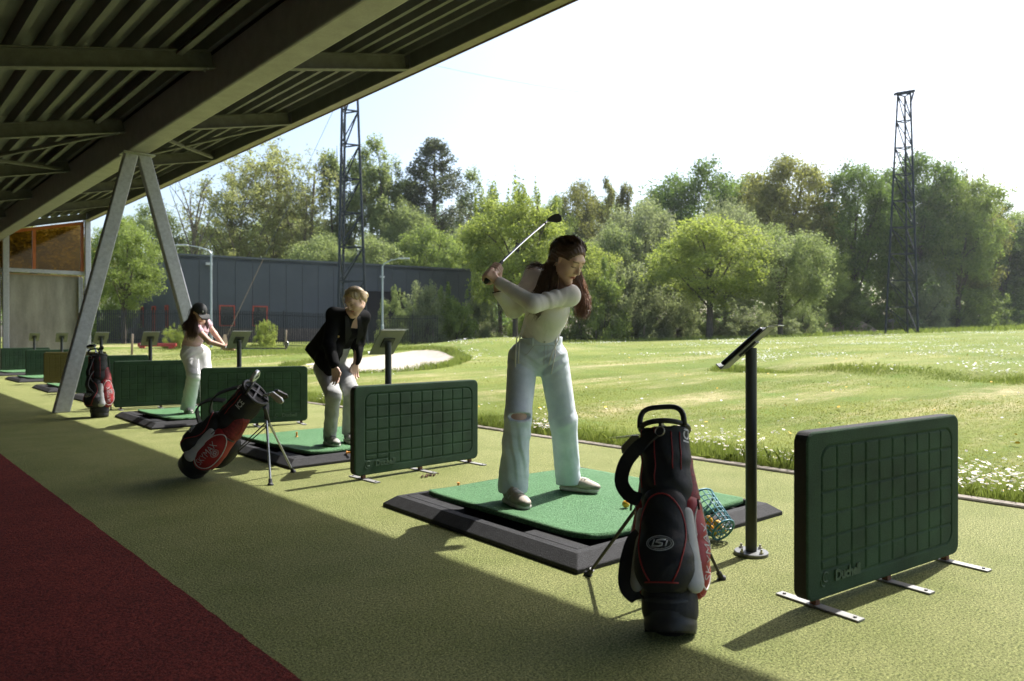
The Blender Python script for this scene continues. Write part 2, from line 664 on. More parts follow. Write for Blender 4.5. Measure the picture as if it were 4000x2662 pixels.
# corrugated deck sheets, one per bay
pitch, dep, wt, wb = 0.25, 0.105, 0.105, 0.062
def deck_profile(x0, x1):
    pts = []
    x = x0
    while x < x1 - 1e-6:
        sl = (pitch - wt - wb) / 2
        for dx, dz in ((0, 0), (wb, 0), (wb + sl, dep), (wb + sl + wt, dep)):
            if x + dx <= x1: pts.append((x + dx, dz))
        x += pitch
    pts.append((x1, 0))
    return pts
prof = deck_profile(-4.1, XE + 0.12)
ends = [-5.5] + [PY[i] + 0.02 for i in range(1, 8)] + [25.62]
for i in range(len(ends) - 1):
    y0, y1 = ends[i], ends[i + 1] + (0.12 if i < len(ends) - 2 else 0)
    dz = 0.004 * (i % 2)
    vs, fs = [], []
    for y in (y0, y1):
        for x, z in prof:
            vs.append((x, y, zu(x) + DB + z + dz))
    k = len(prof)
    for j in range(k - 1): fs.append((j, j + 1, k + j + 1, k + j))
    me = bpy.data.meshes.new('deck_sheet')
    me.from_pydata(vs, [], fs)
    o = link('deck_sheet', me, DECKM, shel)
    so = o.modifiers.new('thick', 'SOLIDIFY'); so.thickness = 0.004; so.offset = 1
# roof membrane above the deck (closes the roof)
MB().add([(-4.2, -5.6, zu(-4.2) + DB + 0.11), (XE + 0.1, -5.6, zu(XE + 0.1) + DB + 0.11), (XE + 0.1, 25.7, zu(XE + 0.1) + DB + 0.11), (-4.2, 25.7, zu(-4.2) + DB + 0.11),
          (-4.2, -5.6, zu(-4.2) + DB + 0.2), (XE + 0.1, -5.6, zu(XE + 0.1) + DB + 0.2), (XE + 0.1, 25.7, zu(XE + 0.1) + DB + 0.2), (-4.2, 25.7, zu(-4.2) + DB + 0.2)],
         [(0, 1, 2, 3), (4, 5, 6, 7), (0, 1, 5, 4), (1, 2, 6, 5), (2, 3, 7, 6), (3, 0, 4, 7)]).build('roof_cover', M('roof_bitumen', (0.06, 0.06, 0.06), 0.9), shel)

def ibeam(name, p0, p1, h, w, tf=0.012, tw=0.009, mat=GALV2):
    """I section; p0,p1 are on the underside centreline."""
    p0, p1 = Vector(p0), Vector(p1)
    d = (p1 - p0).normalized()
    side = Vector((0, 0, 1)).cross(d).normalized()
    up = d.cross(side)
    b = MB()
    def slab_(u0, u1, s0, s1):
        vs = []
        for p in (p0, p1):
            vs += [p + up * u0 + side * s0, p + up * u0 + side * s1, p + up * u1 + side * s1, p + up * u1 + side * s0]
        b.add(vs, [(3, 2, 1, 0), (4, 5, 6, 7), (0, 1, 5, 4), (1, 2, 6, 5), (2, 3, 7, 6), (3, 0, 4, 7)])
    slab_(0, tf, -w / 2, w / 2)
    slab_(h - tf, h, -w / 2, w / 2)
    slab_(tf, h - tf, -tw / 2, tw / 2)
    return b.build(name, mat, shel)
for y in PY:
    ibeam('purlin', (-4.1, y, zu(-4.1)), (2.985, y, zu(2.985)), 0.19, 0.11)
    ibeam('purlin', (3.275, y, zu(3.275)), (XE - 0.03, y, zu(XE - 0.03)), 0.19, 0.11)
    # end cleat and seat bolts
    MB().bb(XE - 0.035, XE - 0.025, y - 0.07, y + 0.07, zu(XE) + 0.005, zu(XE) + 0.195).build('cleat', GALV2, shel)
    b = MB()
    for dx in (-0.05, 0.05): b.cyl((2.90, y + dx, zu(2.9) - 0.012), (2.90, y + dx, zu(2.9) + 0.0), 0.012, n=6); b.build('bolt', GALV, shel); b = MB()
# main box beam
MB().bb(2.99, 3.27, -5.5, 25.55, 3.64, 4.10).build('main_beam', M('beam_steel', (0.325, 0.305, 0.33), 0.5, 0.15, var=0.12, vs=5, fine=0.08, fs=60), shel, bevel=0.022)
# tie angle running beside the beam
ibeam('tie_beam', (2.62, -5.5, zu(2.62) + 0.145), (2.62, 25.5, zu(2.62) + 0.145), 0.045, 0.06)
# edge channel: web, lower flange, outer trim
zE = zu(XE)
MB().bb(XE - 0.02, XE - 0.008, -5.5, 25.6, zE + 0.012, zE + 0.24).build('edge_channel_web', M('edge_web', (0.10, 0.10, 0.10), 0.6), shel)
MB().bb(XE - 0.02, XE + 0.11, -5.5, 25.6, zE, zE + 0.012).build('edge_channel_flange', M('edge_flange', (0.27, 0.235, 0.22), 0.5, 0.1), shel)
MB().bb(XE + 0.112, XE + 0.13, -5.6, 25.68, zE - 0.012, zE + 0.36).build('edge_trim', REDTRIM, shel)
# roof bracing in the column bay
def brace(x0, y0, x1, y1, r=0.03):
    MB().bar((x0, y0, zu(x0) + 0.06), (x1, y1, zu(x1) + 0.06), 0.06, 0.05).build('roof_brace', GALV2, shel, bevel=0.008)
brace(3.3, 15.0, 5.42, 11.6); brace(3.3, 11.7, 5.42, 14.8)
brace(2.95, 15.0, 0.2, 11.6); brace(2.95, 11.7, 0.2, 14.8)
# leaning column pairs in the X-Z plane
for yc in (11.46, 25.0 - 27.0):
    for xb, xt in ((2.19, 3.06), (4.17, 3.22)):
        b = MB()
        p0, p1 = Vector((xb, yc, 0.0)), Vector((xt, yc, 3.63))
        d = (p1 - p0).normalized()
        w, h = 0.19, 0.13
        sx = Vector((1, 0, 0)) * (w / 2 / d.z)
        sy = Vector((0, h / 2, 0))
        b.add([p0 - sx - sy, p0 + sx - sy, p0 + sx + sy, p0 - sx + sy, p1 - sx * .92 - sy, p1 + sx * .92 - sy, p1 + sx * .92 + sy, p1 - sx * .92 + sy],
              [(3, 2, 1, 0), (4, 5, 6, 7), (0, 1, 5, 4), (1, 2, 6, 5), (2, 3, 7, 6), (3, 0, 4, 7)])
        b.build('column', GALV, shel, bevel=0.014)
    MB().bb(2.93, 3.35, yc - 0.13, yc + 0.13, 3.615, 3.637).build('cap_plate', GALV, shel, bevel=0.003)
# end wall
YE = 25.62
CONC = M('stained_concrete', (0.20, 0.185, 0.16), 0.92, var=0.3, vs=1.6, col2=(0.37, 0.345, 0.30), stretch=(2.2, 2.2, 0.5), fine=0.12, fs=30, bump=0.2, bs=18)
for i, (x0, x1) in enumerate(((-4.2, 0.55), (0.56, 3.40), (3.56, 5.40))):
    MB().bb(x0, x1, YE, YE + 0.18, -0.1, 2.80).build('concrete_panel', CONC, shel, bevel=0.008)
MB().bb(-4.2, 5.43, YE - 0.02, YE + 0.2, 2.802, 2.835).build('wall_coping', M('coping_timber', (0.42, 0.27, 0.17), 0.7, var=0.2), shel)
for x in (3.48, 5.56):
    MB().bb(x - 0.075, x + 0.075, YE - 0.30, YE - 0.16, 0, zu(x) - 0.005).build('end_post', GALV, shel, bevel=0.01)
MB().bb(5.34, 5.46, YE - 0.13, YE - 0.01, 0, 2.79).build('wall_post', GALV, shel, bevel=0.008)
MB().bb(-4.1, 5.48, YE - 0.14, YE - 0.07, 2.86, 2.97).build('glazing_rail', GALV, shel, bevel=0.006)
ORF = M('orange_frame', (0.42, 0.11, 0.025), 0.5, var=0.12)
def orange_glass():
    m = bpy.data.materials.new('orange_glass')
    m.use_nodes = True
    n, l = m.node_tree.nodes, m.node_tree.links
    n.clear()
    o = n.new('ShaderNodeOutputMaterial')
    t = n.new('ShaderNodeBsdfTransparent'); t.inputs[0].default_value = (0.50, 0.355, 0.14, 1)
    g = n.new('ShaderNodeBsdfGlossy'); g.inputs['Roughness'].default_value = 0.05; g.inputs[0].default_value = (0.8, 0.6, 0.4, 1)
    d = n.new('ShaderNodeBsdfDiffuse'); d.inputs[0].default_value = (0.14, 0.08, 0.02, 1)
    a = n.new('ShaderNodeMixShader'); a.inputs[0].default_value = 0.12
    c = n.new('ShaderNodeMixShader'); c.inputs[0].default_value = 0.05
    l.new(t.outputs[0], a.inputs[1]); l.new(d.outputs[0], a.inputs[2])
    l.new(a.outputs[0], c.inputs[1]); l.new(g.outputs[0], c.inputs[2])
    l.new(c.outputs[0], o.inputs[0])
    return m
OG = orange_glass()
mul = [-2.6, -0.9, 0.8, 2.5, 4.19, 5.44]
for i in range(len(mul) - 1):
    x0, x1 = mul[i] + 0.045, mul[i + 1] - 0.045
    b = MB()
    pts = [(x0, YE - 0.10, 2.975), (x1, YE - 0.10, 2.975), (x1, YE - 0.10, zu(x1) - 0.02), (x0, YE - 0.10, zu(x0) - 0.02)]
    b.add(pts + [(p[0], p[1] + 0.01, p[2]) for p in pts], [(3, 2, 1, 0), (4, 5, 6, 7), (0, 1, 5, 4), (1, 2, 6, 5), (2, 3, 7, 6), (3, 0, 4, 7)])
    b.build('orange_pane', OG, shel)
for x in mul:
    MB().bb(x - 0.04, x + 0.04, YE - 0.15, YE - 0.06, 2.975, zu(x) - 0.02).build('orange_mullion', ORF, shel)
MB().add([(-2.6, YE - 0.16, zu(-2.6) + 0.0), (5.48, YE - 0.16, zu(5.48) + 0.0), (5.48, YE - 0.05, zu(5.48) + 0.0), (-2.6, YE - 0.05, zu(-2.6) + 0.0),
          (-2.6, YE - 0.16, zu(-2.6) - 0.09), (5.48, YE - 0.16, zu(5.48) - 0.09), (5.48, YE - 0.05, zu(5.48) - 0.09), (-2.6, YE - 0.05, zu(-2.6) - 0.09)],
         [(0, 1, 2, 3), (7, 6, 5, 4), (0, 1, 5, 4), (1, 2, 6, 5), (2, 3, 7, 6), (3, 0, 4, 7)]).build('orange_head_rail', ORF, shel)
# unseen back wall behind the walkway, added to block and bounce light: vertical boards
bw = M('fill_wall_pale', (0.36, 0.355, 0.34), 0.8, var=0.2, vs=3)  # pale tone chosen to bounce neutral fill onto the figures
bmesh_board = MB().bb(-0.01, 0.03, 0.004, 0.396, -0.05, 2.62).mesh('fill_wall_board', bw)
for i in range(80):
    link('fill_wall_board', bmesh_board, None, shel, (-4.16, -5.6 + i * 0.4, 0))

# ---------------------------------------------------------------- hitting mats
RUBBER = M('black_rubber_crumb', (0.027, 0.027, 0.029), 0.8, var=0.25, vs=14, fine=0.75, fs=260, bump=0.6, bs=230, spec=0.35)
TRAYM = M('tray_dark', (0.008, 0.008, 0.009), 0.9)
MATG = turf_material('mat_green', (0.045, 0.125, 0.048), (0.150, 0.300, 0.145), (0.70, 0.82, 0.70), 130, 0.8, 0.75, 0.8)
def ring(prof, hx, hy):
    """square ring: prof list of (inset, z)."""
    vs, fs = [], []
    for ins, z in prof:
        x, y = hx - ins, hy - ins
        vs += [(-x, -y, z), (x, -y, z), (x, y, z), (-x, y, z)]
    k = len(prof)
    for i in range(k - 1):
        for q in range(4):
            r = (q + 1) % 4
            fs.append((i * 4 + q, i * 4 + r, i * 4 + 4 + r, i * 4 + 4 + q))
    return vs, fs
def make_mat():
    root = empty('hitting_mat')
    vs, fs = ring([(0, 0), (0, 0.020), (0.062, 0.066), (0.104, 0.069), (0.108, 0.02)], 0.84, 0.84)
    MB().add(vs, fs).build('rubber_frame', RUBBER, root, bevel=0.004)
    MB().bb(-0.731, 0.731, -0.731, 0.731, 0.002, 0.02).build('tray_floor', TRAYM, root)
    # ball tray rail along the walkway side, with a slot between it and the frame
    b = MB()
    b.bb(-0.730, -0.650, -0.730, -0.35, 0.02, 0.067)
    b.build('tray_rail', RUBBER, root, bevel=0.004)
    b = MB()
    b.bb(-0.730, -0.650, 0.25, 0.730, 0.02, 0.067)
    b.build('tray_rail', RUBBER, root, bevel=0.004)
    # green mat, curled slightly at the near corner
    nx, ny = 40, 44
    x0, x1, y0, y1 = -0.632, 0.728, -0.705, 0.728
    top, fc = [], []
    rim = rounded_rect(1, 1, 0.06, 4)
    for j in range(ny + 1):
        for i in range(nx + 1):
            u, v = i / nx, j / ny
            # round the corners by pulling in the outline
            cx, cy = u * 2 - 1, v * 2 - 1
            k = 1 - 0.05 * (cx * cx * cy * cy) ** 4
            x = (x0 + x1) / 2 + (x1 - x0) / 2 * cx * k
            y = (y0 + y1) / 2 + (y1 - y0) / 2 * cy * k
            z = 0.082 + 0.014 * max(0, 1 - u * 5) ** 2 + 0.010 * max(0, 1 - v * 6) ** 2 + 0.003 * math.sin(u * 7 + 1) * math.sin(v * 5)
            top.append((x, y, z))
    n1 = len(top)
    for j in range(ny):
        for i in range(nx):
            a = j * (nx + 1) + i
            fc.append((a, a + 1, a + nx + 2, a + nx + 1))
    me = bpy.data.meshes.new('green_turf')
    me.from_pydata(top, [], fc)
    me.polygons.foreach_set('use_smooth', [True] * len(fc))
    o = link('green_turf', me, [MATG, TRAYM], root)
    so = o.modifiers.new('thick', 'SOLIDIFY'); so.thickness = 0.028; so.offset = -1; so.material_offset_rim = 0; so.material_offset = 1
    return root
mat_spots = [((3.255, 3.005), -2.4, 'green hitting mat under the golfer in ripped jeans, nearest the camera'),
             ((3.42, 6.25), 0.0, 'green hitting mat under the woman in the black blazer'),
             ((3.39, 9.50), -1.7, 'green hitting mat under the golfer in the black cap'),
             ((3.62, 13.22), 0.5, 'green hitting mat behind the upright golf bag and the leaning column'),
             ((3.60, 16.25), -1.0, 'green hitting mat in front of the olive baffle board, left of the column'),
             ((3.68, 19.95), 0.8, 'distant green hitting mat at the left picture edge, second from the concrete wall'),
             ((3.70, 23.30), 0.0, 'farthest green hitting mat, nearest the concrete end wall')]
proto = make_mat()
for i, ((x, y), a, lab) in enumerate(mat_spots):
    o = proto if i == 0 else copy_tree(proto)
    o.location = (x, y, 0.001)
    o.rotation_euler.z = R(a)
    tag(o, lab, 'golf mat', 'hitting mats along the range')

# ---------------------------------------------------------------- baffle boards
BW, BH, BT = 1.17, 0.645, 0.058
BGREEN = M('baffle_green', (0.024, 0.054, 0.028), 0.85, var=0.34, vs=3.5, fine=0.5, fs=240, bump=0.35, bs=260, spec=0.3)
BOLIVE = M('baffle_olive', (0.075, 0.062, 0.014), 0.85, var=0.14, vs=5, fine=0.3, fs=240, bump=0.3, bs=260, spec=0.3)
BLET = M('baffle_lettering_edge_lit', (0.045, 0.085, 0.050), 0.7, var=0.15, vs=12)  # lighter than the board: light on the letter edges put into the colour
BCORE = M('baffle_core', (0.016, 0.016, 0.017), 0.85, var=0.2, vs=10, fine=0.4, fs=220, bump=0.4, bs=220)
STRIPM = M('steel_strip', (0.30, 0.295, 0.285), 0.6, 0.25, var=0.15, vs=16)
RUSTM = M('rusty_steel', (0.17, 0.075, 0.045), 0.8, 0.1, var=0.35, vs=40)

def baffle_face_mesh(mirror, mat):
    step = 0.0042
    nx, ny = int(BW / step), int(BH / step)
    x = np.linspace(0, BW, nx)
    z = np.linspace(0, BH, ny)
    X, Z = np.meshgrid(x, z)
    XX = BW - X if mirror else X
    # inner frame: rounded rect
    cx, cz = BW / 2 + 0.01, BH / 2
    hw, hh, rr_ = 0.505, 0.262, 0.055
    qx, qz = np.abs(XX - cx) - (hw - rr_), np.abs(Z - cz) - (hh - rr_)
    d = np.hypot(np.maximum(qx, 0), np.maximum(qz, 0)) + np.minimum(np.maximum(qx, qz), 0) - rr_
    lx0, lz0 = cx - hw, cz - hh
    cw, chh = 2 * hw / 10, 2 * hh / 6
    # missing corner for the lettering: first two cells of the lowest row
    nol = (XX < lx0 + 2 * cw - 0.002) & (Z < lz0 + chh * 0.55)
    g = np.abs(d)
    g = np.where(nol, 9, g)
    inside = d < 0
    gx = np.abs(((XX - lx0) / cw + 0.5) % 1 - 0.5) * cw
    gz = np.abs(((Z - lz0) / chh + 0.5) % 1 - 0.5) * chh
    gl = np.minimum(gx, gz)
    gl = np.where(inside & ~nol, gl, 9)
    edge = np.where((XX >= lx0) & (XX <= lx0 + 2 * cw), np.abs(Z - (lz0 + chh * 0.55)), 9)
    edge2 = np.where(Z < lz0 + chh * 0.55, np.abs(XX - (lx0 + 2 * cw)), 9)
    edge2 = np.where(Z > lz0, edge2, 9)
    g = np.minimum(np.minimum(g, gl), np.minimum(edge, edge2))
    dep = 0.006 * (1 - smooth01(g, 0.0022, 0.0062))
    # outer outline: pull outside points onto the rounded outline
    R0 = 0.045
    px, pz = X - BW / 2, Z - BH / 2
    ex, ez = np.abs(px) - (BW / 2 - R0), np.abs(pz) - (BH / 2 - R0)
    cor = (ex > 0) & (ez > 0)
    ln = np.maximum(np.hypot(ex, ez), 1e-9)
    mx_ = np.maximum(ex, ez)
    k = np.where(cor, mx_ / ln, 1.0)
    px = np.where(cor, np.sign(px) * (BW / 2 - R0 + ex * k), px)
    pz = np.where(cor, np.sign(pz) * (BH / 2 - R0 + ez * k), pz)
    od = np.maximum(np.abs(px) - BW / 2, np.abs(pz) - BH / 2)
    od = np.where(cor, ln * k - R0, od)
    rnd = 0.006 * smooth01(od, -0.008, 0.0) ** 2
    V = np.stack([px + BW / 2, -BT / 2 + dep + rnd, pz + BH / 2], -1).reshape(-1, 3)
    a = (np.arange(ny - 1)[:, None] * nx + np.arange(nx - 1)[None, :]).ravel()
    F = np.stack([a, a + 1, a + nx + 1, a + nx], 1)
    return np_mesh('baffle_face', V, F, 4, mat, True)
face_l = baffle_face_mesh(False, BGREEN)
face_r = baffle_face_mesh(True, BGREEN)

def baffle_core_mesh():
    poly = rounded_rect(BW, BH, 0.045, 6, BW / 2, BH / 2)
    m = Matrix(((1, 0, 0, 0), (0, 0, -1, BT / 2), (0, 1, 0, 0), (0, 0, 0, 1)))
    return MB().prism(poly, m, BT - 0.0065).mesh('rubber_core', BCORE)
core_me = baffle_core_mesh()
strip_me = MB().bb(-0.022, 0.022, -0.19, 0.16, 0, 0.006).mesh('steel_foot', STRIPM)
post_me = MB().bb(-0.013, 0.013, -0.013, 0.013, 0.006, 0.075).mesh('foot_bracket', RUSTM)
bolt_me = MB().cyl((0, 0, 0.006), (0, 0, 0.012), 0.007, n=6).mesh('foot_bolt', STRIPM)

def logo_arcs(b, cx, cz, y, s):
    for (r, a0, a1, ox, oz) in ((0.62, 40, 300, 0.15, 0.2), (0.62, 165, 285, -0.25, -0.3)):
        pts = []
        for i in range(15):
            a = R(a0 + (a1 - a0) * i / 14)
            pts.append((cx + s * (ox + r * math.cos(a)), y, cz + s * (oz + r * math.sin(a))))
        b.tube(pts, s * 0.11, 5)
def make_baffle(lab, loc, ang, mat=BGREEN, mirror=False, letters=True, feet=(0.09, 0.60, 1.10)):
    root = empty('baffle_board', (loc[0], loc[1], 0.002), R(ang))
    tag(root, lab, 'baffle board', 'rubber baffle boards between the bays')
    fm = face_r if mirror else face_l
    up = Vector((0, 0, 0.032))
    f = link('green_face', fm, None, root, up)
    c = link('rubber_core', core_me, None, root, up)
    # rear skin
    bk = link('rear_face', fm, None, root, up)
    bk.scale = (-1, -1, 1)
    bk.location = (BW, 0, 0.032)
    if mat is not BGREEN:
        for o in (f, bk):
            o.material_slots[0].link = 'OBJECT'
            o.material_slots[0].material = mat
    for fx in feet:
        s = link('steel_foot', strip_me, None, root, (fx, 0, 0))
        p = link('foot_bracket', post_me, None, root, (fx, 0, 0))
        for dy in (-0.165, 0.135):
            link('foot_bolt', bolt_me, None, s, (0, dy, 0))
    if letters:
        xc = BW - 0.235 if mirror else 0.235
        mt = Matrix.Translation((xc + 0.025, -BT / 2 - 0.001, 0.032 + 0.075)) @ Matrix.Rotation(R(90), 4, 'X')
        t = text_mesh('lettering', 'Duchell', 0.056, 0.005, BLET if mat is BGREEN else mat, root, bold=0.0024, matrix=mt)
        b = MB()
        logo_arcs(b, xc - 0.125, 0.032 + 0.075, -BT / 2 - 0.001, 0.03)
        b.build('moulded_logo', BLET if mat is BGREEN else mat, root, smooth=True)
    return root
make_baffle('large dark green rubber baffle board in the right foreground with moulded grid', (2.70, 1.345), -8.0)
make_baffle('green baffle board with moulded lettering left of the golfer in ripped jeans', (2.71, 4.69), 1.6)
make_baffle('green baffle board behind the leaning red golf bag on its stand', (2.95, 8.39), -13.0, mirror=True)
make_baffle('green baffle board between the upright golf bag and the capped golfer', (2.80, 11.33), -9.0, letters=False)
make_baffle('dull green baffle board mostly hidden behind the upright golf bag', (2.98, 14.52), -3.0, letters=False)
make_baffle('olive brown baffle board left of the leaning steel column', (3.12, 17.96), -2.0, mat=BOLIVE, letters=False)
make_baffle('distant green baffle board left of the olive one', (3.30, 21.15), 0.0, letters=False)
make_baffle('farthest green baffle board at the left picture edge by the concrete wall', (3.25, 24.55), 2.0, letters=False)

# ---------------------------------------------------------------- screen stands
POSTM = M('post_anthracite', (0.045, 0.052, 0.055), 0.42, 0.2, var=0.12, vs=8)
PLATEM = M('plate_powdercoat', (0.20, 0.215, 0.21), 0.5, 0.25, var=0.08, vs=6)
FLANGEM = M('flange_grey', (0.16, 0.165, 0.165), 0.5, 0.4, var=0.1)
BOLTM = M('bolt_zinc', (0.55, 0.52, 0.46), 0.35, 0.8, var=0.1)
SCREENM = M('tablet_black', (0.012, 0.012, 0.013), 0.3, var=0.05)
def make_stand():
    root = empty('screen_stand')
    fl = MB().lathe([(0.079, 0.0), (0.079, 0.012), (0.076, 0.015), (0.03, 0.015)], 32).build('base_flange', FLANGEM, root, smooth=40)
    for k in range(4):
        a = R(45 + 90 * k + 12)
        b = MB()
        x, y = 0.062 * math.cos(a), 0.062 * math.sin(a)
        b.cyl((x, y, 0.015), (x, y, 0.024), 0.0095, n=6)
        b.cyl((x, y, 0.024), (x, y, 0.036), 0.0058, 0.0045, n=8)
        b.build('anchor_bolt', BOLTM, fl)
    MB().cyl((0, 0, 0.012), (0, 0, 0.984), 0.0265, n=24).build('post', POSTM, root, smooth=40)
    # tilted plate: slopes down towards +Y
    tilt = R(43)
    rot = Matrix.Rotation(-tilt, 3, 'X')
    c = Vector((0, 0.015, 0.985))
    pl = MB().box(c, (0.225, 0.29, 0.005), rot)
    # upper lip folds back, lower lip folds up to hold the tablet
    pl.box(c + rot @ Vector((0, -0.165, -0.013)), (0.225, 0.045, 0.004), Matrix.Rotation(-tilt + R(38), 3, 'X'))
    lw = MB().box(c + rot @ Vector((0, 0.146, 0.014)), (0.225, 0.005, 0.034), rot)
    pl.build('screen_plate', PLATEM, root, bevel=0.0015)
    lw.build('plate_lip', PLATEM, root)
    MB().box(c + rot @ Vector((0, 0.005, 0.014)), (0.20, 0.25, 0.020), rot).build('tablet', SCREENM, root, bevel=0.008)
    MB().box(c + rot @ Vector((0, 0, -0.008)), (0.10, 0.10, 0.010), rot).build('mount_bracket', POSTM, root)
    return root
sproto = make_stand()
stand_spots = [((3.22, 1.85), 'dark post with tilted screen beside the right foreground baffle board'),
               ((3.30, 5.14), 'dark post with tilted screen between the blazer woman and the ripped jeans golfer'),
               ((3.45, 8.56), 'dark post with tilted screen in front of the capped golfer hands'),
               ((3.40, 11.75), 'dark post with tilted screen just left of the capped golfer'),
               ((3.50, 14.98), 'dark post with tilted screen above the upright golf bag'),
               ((3.52, 18.33), 'dark post with tilted screen left of the leaning column, against the concrete wall'),
               ((3.58, 21.75), 'farthest dark post with tilted screen at the left, against the concrete wall')]
for i, ((x, y), lab) in enumerate(stand_spots):
    o = sproto if i == 0 else copy_tree(sproto)
    o.location = (x, y, 0.002)
    o.rotation_euler.z = R([21, -4, -3, -5, -2, -4, -3][i])
    tag(o, lab, 'screen stand', 'screen stands along the range')

# ---------------------------------------------------------------- balls, tees, basket
BALLM = M('ball_yellow', (0.80, 0.42, 0.025), 0.35, var=0.08, vs=30, bump=0.25, bs=320, coat=0.3)
TEEM = M('tee_orange', (0.72, 0.30, 0.06), 0.6, var=0.1)
def dimple_ball():
    b = MB()
    b.ball((0, 0, 0), 0.0214, 24, 16)
    return b.mesh('golf_ball', BALLM, True)
ball_me = dimple_ball()
def ball(lab, loc, group=None):
    o = link('golf_ball', ball_me, None, None, loc)
    tag(o, lab, 'golf ball', group)
    return o
ball('yellow golf ball on the green mat in front of the ripped jeans golfer', (3.241, 2.629, 0.1045))
ball('yellow golf ball behind the lettered baffle board at the blazer woman feet', (3.43, 5.95, 0.1045))
def tee(lab, loc, lying=False):
    b = MB()
    b.lathe([(0.014, 0), (0.014, 0.006), (0.0085, 0.010), (0.0085, 0.040), (0.0105, 0.046), (0.006, 0.046)], 12)
    o = b.build('rubber_tee', TEEM, None, smooth=40, loc=loc)
    if lying: o.rotation_euler = (R(86), 0, R(40))
    tag(o, lab, 'golf tee')
tee('orange rubber tee standing behind the mat left of the ripped jeans golfer', (3.10, 3.96, 0.001))
tee('orange rubber tee on the mat left of the blazer woman shoes', (3.18, 6.53, 0.083))
tee('orange rubber tee lying beside the lettered baffle board', (3.10, 5.46, 0.072), True)

TEAL = M('basket_teal', (0.045, 0.20, 0.26), 0.4, var=0.12, vs=10)
def make_basket():
    c0, c1 = Vector((3.29, 2.045, 0.066)), Vector((3.33, 2.205, 0.158))
    x, y, z = frame_of(c1 - c0)
    L = 0.205
    mt = Matrix((( x.x, y.x, z.x, c0.x), (x.y, y.y, z.y, c0.y), (x.z, y.z, z.z, c0.z), (0, 0, 0, 1)))
    root = empty('ball_basket')
    root.matrix_world = mt
    tag(root, 'teal plastic lattice ball basket lying against the mat beside the golf bag', 'ball basket')
    r0, r1 = 0.064, 0.093
    n = 18
    rad = lambda t: r0 + (r1 - r0) * t
    def circ(t, r=None, m=36): return [(math.cos(2 * math.pi * k / m) * (r or rad(t)), math.sin(2 * math.pi * k / m) * (r or rad(t)), L * t) for k in range(m)]
    MB().tube(circ(1.0), 0.0058, 6, closed=True).build('top_rim', TEAL, root, smooth=True)
    MB().tube(circ(0.0), 0.0055, 6, closed=True).build('bottom_rim', TEAL, root, smooth=True)
    for i in range(1, 7):
        MB().tube(circ(i / 7.2), 0.0026, 5, closed=True).build('hoop', TEAL, root, smooth=True)
    for k in range(n):
        a = 2 * math.pi * k / n
        MB().tube([(math.cos(a) * r0, math.sin(a) * r0, 0), (math.cos(a) * r1, math.sin(a) * r1, L)], 0.0028, 5).build('rib', TEAL, root, smooth=True)
    MB().tube(circ(0, 0.034), 0.003, 5, closed=True).build('base_hoop', TEAL, root)
    MB().lathe([(0.014, -0.003), (0.014, 0.003), (0.001, 0.003)], 12).build('base_hub', TEAL, root)
    for k in range(8):
        a = 2 * math.pi * k / 8
        MB().tube([(0.01 * math.cos(a), 0.01 * math.sin(a), 0), (math.cos(a) * r0, math.sin(a) * r0, 0)], 0.0032, 5).build('base_spoke', TEAL, root)
    hp = []
    for i in range(17):
        a = math.pi * i / 16
        hp.append((math.cos(a) * 0.094, -math.sin(a) * 0.092 + 0.012, L * 0.80 - 0.02 * math.sin(a)))
    MB().tube(hp, 0.0052, 6, flat=0.6).build('handle', M('handle_black', (0.03, 0.03, 0.032), 0.4), root, smooth=True)
    # balls lying in the lower part
    down = (mt.to_3x3().inverted() @ Vector((0, 0, -1)))
    dn = Vector((down.x, down.y, 0)).normalized()
    sd = Vector((-dn.y, dn.x, 0))
    spots = []
    for zz, offs in ((0.028, (-0.030, 0.014)), (0.070, (-0.036, 0.008)), (0.112, (-0.018, 0.028)), (0.150, (0.0,))):
        for o_ in offs:
            rr_ = rad(zz / L) - 0.0255
            h = math.sqrt(max(rr_ * rr_ - o_ * o_, 0))
            spots.append(dn * h + sd * o_ + Vector((0, 0, zz)))
    spots += [dn * 0.006 + sd * -0.006 + Vector((0, 0, 0.047)), dn * 0.012 + sd * 0.016 + Vector((0, 0, 0.092))]
    for p in spots:
        ball('yellow golf ball lying inside the teal basket', mt @ p, 'balls in the basket')
make_basket()

# crumbs of soil by the lettered baffle
rc = random.Random(11)
b = MB()
for _ in range(26):
    b.ball((3.20 + rc.gauss(0, 0.03), 4.46 + rc.gauss(0, 0.016), 0.005 + rc.random() * 0.008), (rc.uniform(.004, .012), rc.uniform(.004, .012), rc.uniform(.004, .008)), 6, 4)
o = b.build('soil_crumbs', M('soil', (0.12, 0.075, 0.045), 0.95, var=0.3, vs=30))
tag(o, 'crumbs of brown soil on the turf by the lettered baffle board', 'soil', kind='stuff')

# ---------------------------------------------------------------- figures grown from distance fields
def nrm(v):
    v = np.asarray(v, float)
    return v / max(np.linalg.norm(v), 1e-9)

